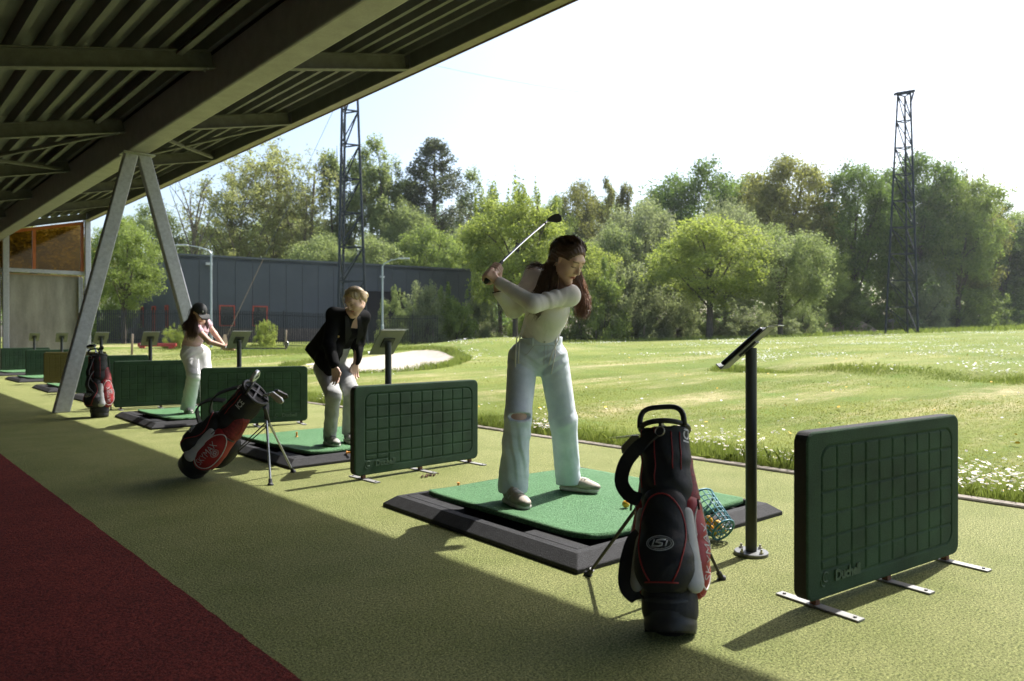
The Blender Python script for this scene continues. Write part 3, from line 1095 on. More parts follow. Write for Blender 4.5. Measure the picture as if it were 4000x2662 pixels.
class Field:
    def __init__(s): s.ops = []
    def rc(s, a, b, ra, rb, k=0.02, u=None, fl=1.0):
        s.ops.append(('rc', np.array(a, float), np.array(b, float), ra, rb, k, None if u is None else nrm(u), fl)); return s
    def chain(s, pts, rad, k=0.012):
        for i in range(len(pts) - 1): s.rc(pts[i], pts[i + 1], rad[i], rad[i + 1], k)
        return s
    def el(s, c, r, ax=None, k=0.02):
        A = np.eye(3) if ax is None else np.array([nrm(v) for v in ax])
        s.ops.append(('el', np.array(c, float), np.array(r, float), A, k)); return s
    def sub_el(s, c, r, ax=None, k=0.01):
        A = np.eye(3) if ax is None else np.array([nrm(v) for v in ax])
        s.ops.append(('-el', np.array(c, float), np.array(r, float), A, k)); return s
    def cut(s, p, n, k=0.004):        # remove the half space on the side n points to
        s.ops.append(('cut', np.array(p, float), nrm(n), k)); return s
    def warp(s, fn): s.ops.append(('fn', fn)); return s
    def bounds(s, pad=0.03):
        lo, hi = np.full(3, 9.0), np.full(3, -9.0)
        for o in s.ops:
            if o[0] == 'rc':
                for p, r in ((o[1], o[3]), (o[2], o[4])):
                    rr = r * max(1.0, o[7])
                    lo = np.minimum(lo, p - rr); hi = np.maximum(hi, p + rr)
            elif o[0] == 'el':
                rr = np.abs(o[3].T * o[2]).sum(1)
                lo = np.minimum(lo, o[1] - rr); hi = np.maximum(hi, o[1] + rr)
        return lo - pad, hi + pad
    def ev(s, P):
        d = np.full(len(P), 1.0, np.float32)
        for o in s.ops:
            t = o[0]
            if t == 'rc':
                _, a, b, ra, rb, k, u, fl = o
                ba = b - a
                q = P - a.astype(np.float32)
                h = np.clip(q @ (ba / max(ba @ ba, 1e-12)).astype(np.float32), 0, 1)
                q = q - h[:, None] * ba.astype(np.float32)
                if u is not None:
                    c = q @ u.astype(np.float32)
                    q = q + (c * (1 / fl - 1))[:, None] * u.astype(np.float32)
                e = np.sqrt((q * q).sum(1)) - (ra + (rb - ra) * h)
            elif t in ('el', '-el'):
                _, c, r, A, k = o
                q = (P - c.astype(np.float32)) @ A.T.astype(np.float32)
                k0 = np.sqrt(((q / r) ** 2).sum(1))
                k1 = np.sqrt(((q / (r * r)) ** 2).sum(1))
                e = k0 * (k0 - 1) / np.maximum(k1, 1e-6)
            elif t == 'cut':
                _, p, n_, k = o
                e = (P - p.astype(np.float32)) @ n_.astype(np.float32)
                h = np.clip(0.5 + 0.5 * (d - e) / -k, 0, 1) if False else None
                d = np.maximum(d, e)
                continue
            else:
                d = d + o[1](P)
                continue
            if t == '-el':
                e = -e
                h = np.clip(0.5 - 0.5 * (d - e) / k, 0, 1)
                d = d + (e - d) * h + k * h * (1 - h)
            else:
                h = np.clip(0.5 + 0.5 * (d - e) / k, 0, 1)
                d = d + (e - d) * h - k * h * (1 - h)
        return d.astype(np.float32)

def surface(field, h=0.006):
    lo, hi = field.bounds()
    n = np.ceil((hi - lo) / h).astype(int) + 2
    c = 4
    nc = np.ceil(n / c).astype(int) + 1
    ax = [lo[i] + np.arange(nc[i]) * h * c for i in range(3)]
    G = np.stack(np.meshgrid(*ax, indexing='ij'), -1).reshape(-1, 3).astype(np.float32)
    dc = field.ev(G).reshape(nc)
    band = np.abs(dc) < h * c * 1.9
    n = nc * c
    big = np.repeat(np.repeat(np.repeat(dc, c, 0), c, 1), c, 2)[:n[0], :n[1], :n[2]]
    # coarse samples sit at block corners: dilate the band by one block towards lower indices
    b2 = band.copy()
    for a in range(3):
        s0 = [slice(None)] * 3; s1 = [slice(None)] * 3
        s0[a] = slice(0, -1); s1[a] = slice(1, None)
        t = b2.copy(); t[tuple(s0)] |= b2[tuple(s1)]; b2 = t
    mask = np.repeat(np.repeat(np.repeat(b2, c, 0), c, 1), c, 2)[:n[0], :n[1], :n[2]]
    D = np.where(big > 0, 1.0, -1.0).astype(np.float32)
    I = np.argwhere(mask)
    P = (lo + I * h).astype(np.float32)
    out = np.empty(len(P), np.float32)
    for s in range(0, len(P), 400000): out[s:s + 400000] = field.ev(P[s:s + 400000])
    D[I[:, 0], I[:, 1], I[:, 2]] = out
    S = D < 0
    cs = np.zeros(np.array(D.shape) - 1, np.int8)
    corners = [(i, j, k) for i in (0, 1) for j in (0, 1) for k in (0, 1)]
    N = np.array(D.shape) - 1
    for i, j, k in corners: cs += S[i:i + N[0], j:j + N[1], k:k + N[2]]
    act = (cs > 0) & (cs < 8)
    A = np.argwhere(act)
    vid = np.full(act.shape, -1, np.int32)
    vid[A[:, 0], A[:, 1], A[:, 2]] = np.arange(len(A))
    cv = np.stack([D[A[:, 0] + i, A[:, 1] + j, A[:, 2] + k] for i, j, k in corners], 1)
    acc = np.zeros((len(A), 3)); cnt = np.zeros(len(A))
    for e0 in range(8):
        for e1 in range(e0 + 1, 8):
            ca, cb = np.array(corners[e0]), np.array(corners[e1])
            if np.abs(ca - cb).sum() != 1: continue
            va, vb = cv[:, e0], cv[:, e1]
            cr = (va < 0) != (vb < 0)
            t = np.where(cr, va / np.where(np.abs(va - vb) < 1e-9, 1, va - vb), 0)
            pt = ca + t[:, None] * (cb - ca)
            acc += np.where(cr[:, None], pt, 0); cnt += cr
    V = lo + (A + acc / np.maximum(cnt, 1)[:, None]) * h
    F = []
    for a in range(3):
        s0 = [slice(0, x) for x in N]; s1 = [slice(0, x) for x in N]
        s1[a] = slice(1, N[a] + 1)
        x0, x1 = S[tuple(s0)], S[tuple(s1)]
        E = np.argwhere(x0 != x1)
        b, c_ = (a + 1) % 3, (a + 2) % 3
        E = E[(E[:, b] > 0) & (E[:, c_] > 0)]
        def vi(db, dc_):
            Q = E.copy(); Q[:, b] -= db; Q[:, c_] -= dc_
            return vid[Q[:, 0], Q[:, 1], Q[:, 2]]
        q = np.stack([vi(0, 0), vi(1, 0), vi(1, 1), vi(0, 1)], 1)
        fl = x0[E[:, 0], E[:, 1], E[:, 2]]
        q[~fl] = q[~fl][:, ::-1]
        F.append(q[(q >= 0).all(1)])
    return V, np.concatenate(F)

def grow(name, field, mat, parent, h=0.006, colour=None):
    V, F = surface(field, h)
    me = np_mesh(name, V, F, 4, mat, True)
    if colour is not None:
        c = colour(V)
        at = me.color_attributes.new('Col', 'FLOAT_COLOR', 'POINT')
        at.data.foreach_set('color', np.concatenate([c, np.ones((len(c), 1))], 1).astype(np.float32).ravel())
    return link(name, me, None, parent)

def head_axes(f, roll=0.0):
    f = nrm(f)
    up = nrm(np.array([0, 0, 1.0]) - f[2] * f)
    rt = np.cross(f, up)
    up2 = up * math.cos(roll) + rt * math.sin(roll)
    rt2 = np.cross(f, up2)
    return rt2, f, up2          # local x (to the wearer's right), y forward, z up

class Head:
    def __init__(s, c, f, roll=0.0, sc_=1.0):
        s.c = np.array(c, float); s.A = np.array(head_axes(f, roll)); s.s = sc_
    def p(s, x, y, z): return s.c + (s.A.T @ np.array([x, y, z])) * s.s
    def loc(s, V): return ((V - s.c) @ s.A.T) / s.s
    def add(s, F):
        k = s.s
        def el(c, r, kk=0.02): F.el(s.p(*c), np.array(r) * k, s.A, kk)
        def rc(a, b, ra, rb, kk=0.01): F.rc(s.p(*a), s.p(*b), ra * k, rb * k, kk)
        el((0, -0.014, 0.030), (0.071, 0.090, 0.082), 0.02)
        el((0, 0.030, -0.030), (0.055, 0.058, 0.078), 0.03)
        rc((-0.030, 0.010, -0.070), (0, 0.060, -0.100), 0.022, 0.019, 0.02)
        rc((0.030, 0.010, -0.070), (0, 0.060, -0.100), 0.022, 0.019, 0.02)
        for sx in (-1, 1):
            el((sx * 0.036, 0.052, -0.030), (0.022, 0.024, 0.026), 0.025)
        rc((-0.032, 0.066, 0.030), (0.032, 0.066, 0.030), 0.017, 0.017, 0.02)
        for sx in (-1, 1):
            F.sub_el(s.p(sx * 0.031, 0.100, 0.006), np.array((0.018, 0.020, 0.012)) * k, s.A, 0.012)
            el((sx * 0.030, 0.070, 0.004), (0.0145, 0.0140, 0.0115), 0.004)
        rc((0, 0.080, 0.016), (0, 0.103, -0.026), 0.0075, 0.0095, 0.009)
        el((0, 0.098, -0.029), (0.0135, 0.0115, 0.0085), 0.006)
        for sx in (-1, 1): el((sx * 0.0115, 0.092, -0.031), (0.0065, 0.0085, 0.0065), 0.005)
        rc((-0.019, 0.078, -0.062), (0, 0.0875, -0.0585), 0.0045, 0.0062, 0.005)
        rc((0.019, 0.078, -0.062), (0, 0.0875, -0.0585), 0.0045, 0.0062, 0.005)
        rc((-0.014, 0.080, -0.0675), (0.014, 0.080, -0.0675), 0.0058, 0.0058, 0.005)
        el((0, 0.074, -0.100), (0.017, 0.013, 0.014), 0.015)
        for sx in (-1, 1):
            F.rc(s.p(sx * 0.071, -0.008, 0.014), s.p(sx * 0.070, 0.000, -0.020), 0.0125 * k, 0.008 * k, 0.006, s.A[0], 0.5)
    def colour(s, V, base, skin, lips=(0.36, 0.11, 0.09), brow=(0.06, 0.03, 0.02)):
        q = s.loc(V)
        c = base
        def blend(m, col):
            m = m[:, None]
            return c * (1 - m) + np.array(col) * m
        ax = np.abs(q[:, 0])
        m = 1 - smooth01(np.sqrt((q[:, 0] / 0.021) ** 2 + ((q[:, 2] + 0.0635) / 0.0088) ** 2), 0.8, 1.15)
        c = blend(m * (q[:, 1] > 0.068), lips)
        arch = 0.0275 + 0.004 * (1 - ((ax - 0.032) / 0.02) ** 2)
        m = (1 - smooth01(np.abs(q[:, 2] - arch) / 0.0035, 0.6, 1.3)) * ((ax > 0.012) & (ax < 0.050) & (q[:, 1] > 0.045))
        c = blend(0.8 * m, brow)
        m = (1 - smooth01(np.abs(q[:, 2] - (-0.002 - 6 * (ax - 0.031) ** 2)) / 0.0030, 0.5, 1.3)) * ((ax > 0.017) & (ax < 0.046) & (q[:, 1] > 0.05))
        c = blend(0.9 * m, (0.025, 0.015, 0.012))
        m = (1 - smooth01(np.sqrt(((ax - 0.036) / 0.018) ** 2 + ((q[:, 2] + 0.034) / 0.017) ** 2), 0.3, 1.1)) * (q[:, 1] > 0.03)
        c = blend(0.25 * m, (skin[0] * 1.0, skin[1] * 0.72, skin[2] * 0.66))
        return c

def grip_hand(F, wrist, c, axis, e1, sgn, thumb=True, r=0.0205, n0=-0.028, open_=250):
    """hand closed round a grip: c on the grip axis, e1 points to the knuckles, sgn sets the wrap direction."""
    axis = nrm(axis); e1 = nrm(np.array(e1) - np.dot(e1, axis) * axis)
    e2 = np.cross(axis, e1) * sgn
    kn = []
    for i in range(4):
        off = n0 + i * 0.0188
        rr = r + (0.001, 0.003, 0.003, 0.001)[i]
        pts, rad = [], []
        for t, q in ((-25, 0.0095), (25, 0.0092), (80, 0.0086), (140, 0.0080), (195, 0.0074), (open_, 0.0064)):
            a = math.radians(t)
            pts.append(np.array(c) + axis * (off + 0.004 * (t / 250)) + (rr + 0.008) * (math.cos(a) * e1 + math.sin(a) * e2))
            rad.append(q)
        F.chain(pts, rad, 0.003)
        kn.append(pts[0])
        F.rc(wrist, pts[0], 0.019, 0.0125, 0.010)
    if thumb:
        b = np.array(c) + axis * 0.010 + (r + 0.012) * (math.cos(-1.2) * e1 + math.sin(-1.2) * e2)
        m = np.array(c) + axis * 0.040 + (r + 0.008) * (math.cos(-1.7) * e1 + math.sin(-1.7) * e2)
        e = np.array(c) + axis * 0.068 + (r + 0.004) * (math.cos(-1.9) * e1 + math.sin(-1.9) * e2)
        F.chain([np.array(wrist) * 0.55 + b * 0.45, b, m, e], [0.015, 0.0125, 0.0102, 0.0078], 0.006)

def loose_hand(F, wrist, d, side, curl):
    """relaxed hanging hand: d down the hand, side across the knuckles towards the thumb, curl towards the palm."""
    d = nrm(d); side = nrm(np.array(side) - np.dot(side, d) * d); cu = nrm(np.cross(d, side)) * curl
    w = np.array(wrist)
    for i in range(4):
        o = 0.027 - i * 0.018
        mcp = w + d * (0.078 - 0.005 * abs(i - 1)) + side * o
        F.rc(w + d * 0.012 + side * o * 0.5, mcp, 0.0165, 0.0115, 0.010)
        L = (0.038, 0.043, 0.040, 0.031)[i]
        p1 = mcp + (d * 0.95 + cu * 0.30 + side * (0.10 - 0.07 * i)) * L
        p2 = p1 + (d * 0.80 + cu * 0.60) * L * 0.66
        p3 = p2 + (d * 0.55 + cu * 0.80) * L * 0.52
        F.chain([mcp, p1, p2, p3], [0.0100, 0.0088, 0.0078, 0.0062], 0.003)
    b = w + d * 0.022 + side * 0.026
    F.chain([w + d * 0.010 + side * 0.010, b, b + d * 0.034 + side * 0.018, b + d * 0.060 + side * 0.020 + cu * 0.012], [0.016, 0.0135, 0.0105, 0.0075], 0.008)

def body_field(j, hd, s=1.0):
    F = Field()
    sp = nrm(j['chest'] - j['waist'])
    sh = nrm(j['Lsh'] - j['Rsh'])
    fw = nrm(np.cross(sh, sp))
    F.rc(j['pelvis'], j['waist'], 0.078 * s, 0.080 * s, 0.03)
    F.rc(j['waist'], j['chest'], 0.090 * s, 0.098 * s, 0.04, fw, 0.82)
    F.rc(j['chest'] + sh * 0.035 + sp * 0.03, j['chest'] - sh * 0.035 + sp * 0.03, 0.078, 0.078, 0.04, fw, 0.85)
    nb = j['neck']
    F.rc(j['chest'] + sp * 0.06, nb, 0.085, 0.058, 0.04, fw, 0.85)
    F.rc(nb, j['Lsh'], 0.048, 0.046, 0.03)
    F.rc(nb, j['Rsh'], 0.048, 0.046, 0.03)
    F.rc(nb, hd.p(0, -0.022, -0.055), 0.053, 0.048, 0.02)
    F.rc(j['Lhip'], j['Rhip'], 0.070, 0.070, 0.02)
    for q in 'LR':
        F.rc(j[q + 'sh'], j[q + 'el'], 0.043 * s, 0.034 * s, 0.03)
        F.rc(j[q + 'el'], j[q + 'wr'], 0.035 * s, 0.0235 * s, 0.015)
        F.rc(j[q + 'hip'], j[q + 'kn'], 0.078 * s, 0.052 * s, 0.03)
        F.rc(j[q + 'kn'], j[q + 'an'], 0.050 * s, 0.036 * s, 0.02)
    hd.add(F)
    return F, sp, sh, fw

def folds(spec):
    """cloth folds: list of (origin, direction, wavelength, amplitude, centre, radius, phase)."""
    def fn(P):
        d = np.zeros(len(P), np.float32)
        for o, n_, wl, am, c, rad, ph in spec:
            q = P - np.array(c, np.float32)
            m = np.exp(-((q * q).sum(1)) / (rad * rad))
            w = 0.35 * np.sin(P[:, 0] * 41 + ph) + 0.35 * np.sin(P[:, 2] * 33 + ph * 2)
            t = ((P - np.array(o, np.float32)) @ nrm(n_).astype(np.float32)) * (2 * math.pi / wl) + ph + w
            d += (am * m * (np.sin(t) - 0.3 * np.sin(2 * t))).astype(np.float32)
        return d
    return fn

def strands(name, guides, n, mat, parent, seed=1, r=0.0032, wav=0.006, seg=18):
    """hair: tubes that follow interpolated guide polylines; guide = (points, spread_start, spread_end, share)."""
    rr = np.random.RandomState(seed)
    b = MB()
    tot = sum(g[3] for g in guides)
    for pts, s0, s1, share in guides:
        pts = np.array(pts, float)
        k = np.linspace(0, len(pts) - 1, seg)
        for _ in range(int(round(n * share / tot))):
            o0, o1 = rr.normal(0, 1, 3), rr.normal(0, 1, 3)
            o1 = 0.75 * o0 + 0.5 * o1
            end = rr.uniform(0.82, 1.04)
            ph, fq = rr.uniform(0, 6.28), rr.uniform(2.0, 3.6)
            ax = nrm(rr.normal(0, 1, 3))
            P = []
            for i in range(seg):
                t = min(k[i] * end, len(pts) - 1.0001)
                a = int(t); u = t - a
                p0 = pts[max(a - 1, 0)]; p1 = pts[a]; p2 = pts[a + 1]; p3 = pts[min(a + 2, len(pts) - 1)]
                p = 0.5 * ((2 * p1) + (-p0 + p2) * u + (2 * p0 - 5 * p1 + 4 * p2 - p3) * u * u + (-p0 + 3 * p1 - 3 * p2 + p3) * u ** 3)
                f = i / (seg - 1)
                sp_ = s0 + (s1 - s0) * f
                p = p + (o0 * (1 - f) + o1 * f) * sp_ + ax * wav * f * math.sin(ph + fq * 2 * math.pi * f)
                P.append(p)
            rad = [r * (0.75 + 0.35 * math.sin(math.pi * min(1, i / (seg - 1) + 0.15))) * (1 if i < seg - 3 else (0.75, 0.5, 0.2)[i - seg + 3]) for i in range(seg)]
            b.tube(P, rad, 3, caps=False)
    o = b.build(name, mat, parent, smooth=True)
    return o

def hair_mat(name, c0, c1):
    return M(name, c0, 0.38, var=0, col2=c1, vs=9, stretch=(1, 1, 0.25), bump=0.5, bs=160, spec=0.6, sheen=0.0, trans=0.18)

def shoe(parent, heel, toe, upper, sole, accent, ln=0.265, z0=0.0):
    """sneaker: heel and toe are ground points."""
    heel, toe = np.array(heel, float), np.array(toe, float)
    d = nrm(toe - heel); d[2] = 0; d = nrm(d)
    s = np.array([-d[1], d[0], 0])
    up = np.array([0, 0, 1.0])
    def p(x, y, z): return heel + d * x * ln + s * y + up * z
    F = Field()
    F.el(p(0.20, 0, 0.055), (0.062, 0.037, 0.045), (d, s, up), 0.02)
    F.el(p(0.50, 0, 0.045), (0.085, 0.040, 0.040), (d, s, up), 0.03)
    F.el(p(0.76, 0.004, 0.036), (0.072, 0.043, 0.030), (d, s, up), 0.03)
    F.rc(p(0.17, 0, 0.075), p(0.12, 0, 0.115), 0.036, 0.037, 0.02)
    F.rc(p(0.36, 0, 0.078), p(0.28, 0, 0.110), 0.028, 0.026, 0.02)
    F.cut(p(0, 0, 0.020), (0, 0, -1))
    base = np.array(upper)
    def colr(V):
        q = V - heel
        x, y, z = (q @ d) / ln, q @ s, q[:, 2]
        c = np.tile(base, (len(V), 1))
        def bl(m, col):
            return c * (1 - m[:, None]) + np.array(col) * m[:, None]
        c = bl(1 - smooth01(z - 0.030 - 0.025 * np.clip(x - 0.55, 0, 1), 0.0, 0.006), base * 0.72)
        c = bl(smooth01(x, 0.845, 0.86) * (1 - smooth01(z, 0.040, 0.046)), base * 0.45)
        c = bl((1 - smooth01(x, 0.10, 0.125)) * smooth01(z, 0.035, 0.04), base * 0.6)
        m = (np.abs(np.sin((x * 9 + z * 30) * 1.0)) < 0.16) & (x > 0.15) & (x < 0.7)
        c = bl(0.5 * m, base * 0.6)
        c = bl(smooth01(z, 0.092, 0.098) * (x < 0.30), base * 0.55)
        return c
    o = grow('shoe', F, M('shoe_upper', (0.5, 0.5, 0.5), 0.65, var=0.10, vs=60, attr=True, bump=0.2, bs=300), parent, 0.005, colr)
    def drop(p0, dr):
        p0 = np.array(p0, float); t = 0.0
        for _ in range(50):
            v = float(F.ev((p0 + dr * t)[None].astype(np.float32))[0])
            if v < 0.001 or t > 0.3: break
            t += max(v * 0.7, 0.0008)
        return p0 + dr * t
    F2 = Field()
    F2.rc(p(0.14, 0, 0.014), p(0.5, 0, 0.014), 0.041, 0.040, 0.02, up, 0.6)
    F2.rc(p(0.5, 0, 0.014), p(0.82, 0.004, 0.015), 0.040, 0.045, 0.02, up, 0.55)
    F2.cut(p(0, 0, z0), (0, 0, -1))
    F2.cut(p(0, 0, 0.034), (0, 0, 1))
    grow('sole', F2, sole, o, 0.005)
    b = MB()
    for i in range(5):
        x = 0.40 + i * 0.068
        for x2 in (x + 0.05, x - 0.02):
            b.tube([drop(p(x + (x2 - x) * t, -0.022 + 0.044 * t, 0.2), -up) + up * 0.002 for t in (0, 0.33, 0.67, 1)], 0.0026, 5)
    b.build('laces', accent, o, smooth=True)
    for sg in (-1, 1):
        b = MB()
        zz = [(0.30, 0.040), (0.36, 0.068), (0.44, 0.040), (0.50, 0.062)]
        b.tube([drop(p(x, sg * 0.12, z), -s * sg) + s * sg * 0.001 for x, z in zz], 0.0035, 5)
        b.build('side_stripe', accent, o, smooth=True)
    return o

SHAFT = M('club_chrome', (0.72, 0.72, 0.73), 0.18, 1.0, var=0.04)
GRIPM = M('club_grip', (0.014, 0.014, 0.015), 0.6, var=0.1, bump=0.4, bs=300)
HEADM = M('club_head', (0.035, 0.033, 0.032), 0.35, 0.7, var=0.2, vs=20)
def golf_club(lab, pts, head_dir, head_n, headmat=HEADM, fat=1.0):
    """pts from butt to hosel."""
    root = empty('golf_club')
    pts = [Vector(p) for p in pts]
    g = pts[0] + (pts[1] - pts[0]) * 1.0
    MB().tube([pts[0], pts[0] + (pts[1] - pts[0]) * 0.06, pts[1]], [0.012, 0.0145, 0.0105], 12).build('grip', GRIPM, root, smooth=40)
    MB().tube(pts[1:], [fat * 0.0075 - 0.0015 * i / max(1, len(pts) - 2) for i in range(len(pts) - 1)], 10).build('shaft', SHAFT, root, smooth=40)
    e = pts[-1]
    d = (pts[-1] - pts[-2]).normalized()
    MB().cyl(e - d * 0.03, e - d * 0.018, 0.0088, n=10).build('ferrule', GRIPM, root, smooth=40)
    hd_, hn = Vector(head_dir).normalized(), Vector(head_n).normalized()
    up = hn.cross(hd_)
    b = MB()
    b.cyl(e - d * 0.02, e + d * 0.035, 0.0072, n=10)
    b.build('hosel', SHAFT, root, smooth=40)
    out = [(-0.005, -0.012), (0.02, -0.020), (0.055, -0.022), (0.080, -0.012), (0.090, 0.008), (0.084, 0.030), (0.068, 0.041), (0.045, 0.036), (0.015, 0.016), (-0.005, 0.006)]
    mt = Matrix(((hd_.x, up.x, hn.x, e.x + d.x * 0.03), (hd_.y, up.y, hn.y, e.y + d.y * 0.03), (hd_.z, up.z, hn.z, e.z + d.z * 0.03), (0, 0, 0, 1)))
    b = MB()
    b.prism(out, mt @ Matrix.Translation((0, 0, -0.008)), 0.016)
    b.build('club_face', headmat, root, bevel=0.004, smooth=50)
    tag(root, lab, 'golf club')
    return root

def A3(*a): return np.array(a, float)
def place(n):
    d, l = {1: (4.35, 0.17), 2: (6.50, -1.60), 3: (9.07, -3.87)}[n]
    return (0.6717 * d + 0.7408 * l, 0.7408 * d - 0.6717 * l, 0.009)
def to_world(root, p):
    return Matrix.Translation(root.location) @ Matrix.Rotation(R(-42.2), 4, 'Z') @ Vector(p)

# ================================================================ golfer in ripped jeans
def golfer_one():
    root = empty('person', place(1), R(-42.2))
    tag(root, 'woman in white ribbed top and ripped pale jeans at the top of her golf backswing', 'person')
    j = dict(pelvis=A3(-0.013, 0.090, 0.933), waist=A3(0.003, 0.050, 1.071), chest=A3(0.043, -0.040, 1.212), neck=A3(0.094, -0.110, 1.319),
             Lsh=A3(0.152, -0.200, 1.260), Rsh=A3(-0.033, 0.050, 1.399), Lel=A3(-0.051, -0.310, 1.207), Lwr=A3(-0.256, -0.180, 1.342),
             Rel=A3(-0.162, -0.010, 1.188), Rwr=A3(-0.252, -0.110, 1.297),
             Lhip=A3(0.074, 0.070, 0.915), Rhip=A3(-0.104, 0.110, 0.914), Lkn=A3(0.137, 0.070, 0.525), Rkn=A3(-0.135, -0.110, 0.572),
             Lan=A3(0.175, 0.230, 0.162), Ran=A3(-0.157, -0.060, 0.168))
    hd = Head(A3(0.146, -0.220, 1.458), (0.60, -0.58, -0.60), 0.02, 1.0)
    F, sp, sh, fw = body_field(j, hd)
    butt, g1, hosel = A3(-0.319, -0.200, 1.333), A3(-0.228, -0.050, 1.464), A3(0.050, 0.390, 1.760)
    ga = nrm(g1 - butt)
    cL = butt + ga * 0.055
    cR = butt + ga * 0.125
    grip_hand(F, j['Lwr'], cL, ga, A3(-0.55, -0.75, 0.35), -1, True)
    grip_hand(F, j['Rwr'] + A3(0, 0, 0.02), cR, ga, A3(0.75, 0.45, 0.10), -1, True)
    skin = np.array((0.68, 0.44, 0.335))
    def col(V):
        c = np.tile(skin, (len(V), 1))
        return hd.colour(V, c, skin)
    SK = M('skin', (0.5, 0.3, 0.2), 0.5, var=0.06, vs=14, attr=True, sss=0.12, bump=0.05, bs=220)
    grow('body', F, SK, root, 0.0045, col)
    # ---- ribbed top
    T = Field()
    T.el(j['chest'], (0.142, 0.098, 0.135), (sh, fw, sp), 0.04)
    T.rc(j['chest'], j['waist'] - sp * 0.05, 0.126, 0.126, 0.05, fw, 0.84)
    T.rc(j['chest'] + sp * 0.05, j['neck'] - sp * 0.03, 0.095, 0.072, 0.04, fw, 0.85)
    bust = j['chest'] + fw * 0.055 + sp * 0.0
    T.el(bust + sh * 0.062, (0.062, 0.055, 0.060), (sh, fw, sp), 0.05)
    T.el(bust - sh * 0.062, (0.062, 0.055, 0.060), (sh, fw, sp), 0.05)
    T.rc(j['neck'] - sp * 0.015 + sh * 0.03, j['Lsh'], 0.052, 0.058, 0.04)
    T.rc(j['neck'] - sp * 0.015 - sh * 0.03, j['Rsh'], 0.052, 0.056, 0.04)
    T.rc(j['Lsh'], j['Lel'], 0.053, 0.046, 0.04)
    T.rc(j['Lel'], j['Lwr'] + 0.10 * (j['Lel'] - j['Lwr']), 0.047, 0.035, 0.025)
    T.rc(j['Rsh'], j['Rel'], 0.055, 0.050, 0.04)
    T.rc(j['Rel'], j['Rwr'] + 0.16 * (j['Rel'] - j['Rwr']), 0.050, 0.040, 0.025)
    # scoop neckline
    T.sub_el(j['neck'] + fw * 0.040 + sp * 0.062 + sh * 0.012, (0.098, 0.085, 0.072), (sh, fw, sp), 0.012)
    T.sub_el(hd.p(0, -0.02, -0.075), (0.066, 0.066, 0.09), hd.A, 0.01)
    # cuffs open, hem
    la = nrm(j['Lwr'] - j['Lel'])
    T.warp(lambda P: np.zeros(len(P), np.float32))
    hemn = nrm(-sp + 0.18 * sh)
    T.ops.append(('fn', lambda P: np.zeros(len(P), np.float32)))
    hp = j['waist'] - sp * 0.062
    def hem(P):
        e = (P - hp.astype(np.float32)) @ hemn.astype(np.float32)
        lim = np.sqrt(((P - hp.astype(np.float32)) ** 2).sum(1))
        return np.where((e > 0) & (lim < 0.22), e * 3, 0).astype(np.float32)
    T.warp(hem)
    sd = A3(0.115, -0.020, 1.114)
    T.warp(folds([(j['Lel'], j['Lsh'] - j['Lel'] + A3(0, 0, 0.05), 0.055, 0.0052, j['Lel'] + 0.30 * (j['Lsh'] - j['Lel']) + A3(0, 0, 0.02), 0.060, 0.6),
                  (j['Lel'], j['Lwr'] - j['Lel'] + A3(0, 0, 0.12), 0.060, 0.0018, j['Lel'] + 0.6 * (j['Lwr'] - j['Lel']), 0.06, 0.2),
                  (j['Lsh'], j['Lel'] - j['Lsh'] + A3(0, 0, 0.10), 0.042, 0.0040, j['Lsh'] + fw * 0.03 + A3(-0.03, 0, 0), 0.055, 2.0),
                  (j['Rsh'], j['Rel'] - j['Rsh'] + A3(0.1, 0, 0), 0.060, 0.0032, 0.5 * (j['Rsh'] + j['Rel']), 0.07, 1.2),
                  (j['Rel'], j['Rwr'] - j['Rel'] + A3(0.06, 0, 0), 0.055, 0.0030, j['Rel'], 0.06, 0.0),
                  (sd, sp, 0.026, 0.0050, sd, 0.055, 0.4),
                  (j['waist'], sp + 0.5 * sh, 0.060, 0.0022, j['waist'] + fw * 0.08, 0.10, 1.0)]))
    RIB = ribbed_material('ribbed_knit', (0.82, 0.76, 0.725))
    top = grow('top', T, RIB, root, 0.0048)
    # drawstrings at both side seams
    b = MB()
    s1 = A3(0.110, -0.020, 1.070)
    for dx, ln in ((0.0, 0.20), (0.016, 0.15)):
        b.tube([s1 + sp * 0.02, s1 - sp * 0.05 + A3(-.012 + dx, -0.030, -0.02), s1 + A3(-0.03 - dx, -0.036, -0.09 - ln * .3), s1 + A3(-0.052 - dx, -0.030, -0.06 - ln)], 0.0035, 6)
    b.build('drawstring', M('cord_white', (0.68, 0.65, 0.6), 0.8), top, smooth=True)
    b = MB()
    s2 = A3(-0.099, -0.010, 1.070)
    for dx, ln in ((0.0, 0.15), (0.018, 0.17)):
        b.tube([s2 + sp * 0.03, s2 - sp * 0.04 + A3(-.016 - dx, -0.02, -0.02), s2 + A3(-0.030 - dx, -0.020, -0.05 - ln * .4), s2 + A3(-0.034 - dx, -0.015, -0.05 - ln)], 0.0035, 6)
    b.build('drawstring', MATS['cord_white'], top, smooth=True)
    # ---- jeans
    J = Field()
    pf = nrm(A3(0.10, -1, 0))
    ps = nrm(A3(1, 0.10, 0))
    wb_ = A3(0.006, 0.060, 1.021)
    J.rc(j['pelvis'] + A3(0, 0, -0.012), wb_, 0.128, 0.126, 0.04, pf, 0.80)
    J.rc(j['pelvis'] + ps * 0.066 + A3(0, 0, -0.030), j['pelvis'] - ps * 0.066 + A3(0, 0, -0.030), 0.102, 0.102, 0.03, pf, 1.0)
    J.el(j['pelvis'] - pf * 0.070 + A3(0, 0, -0.025), (0.135, 0.080, 0.095), None, 0.04)
    Lh, Rh = A3(0.252, 0.250, 0.082), A3(-0.167, -0.080, 0.139)
    J.rc(j['Lhip'] + A3(0.0, 0, -.01), j['Lkn'], 0.091, 0.081, 0.012)
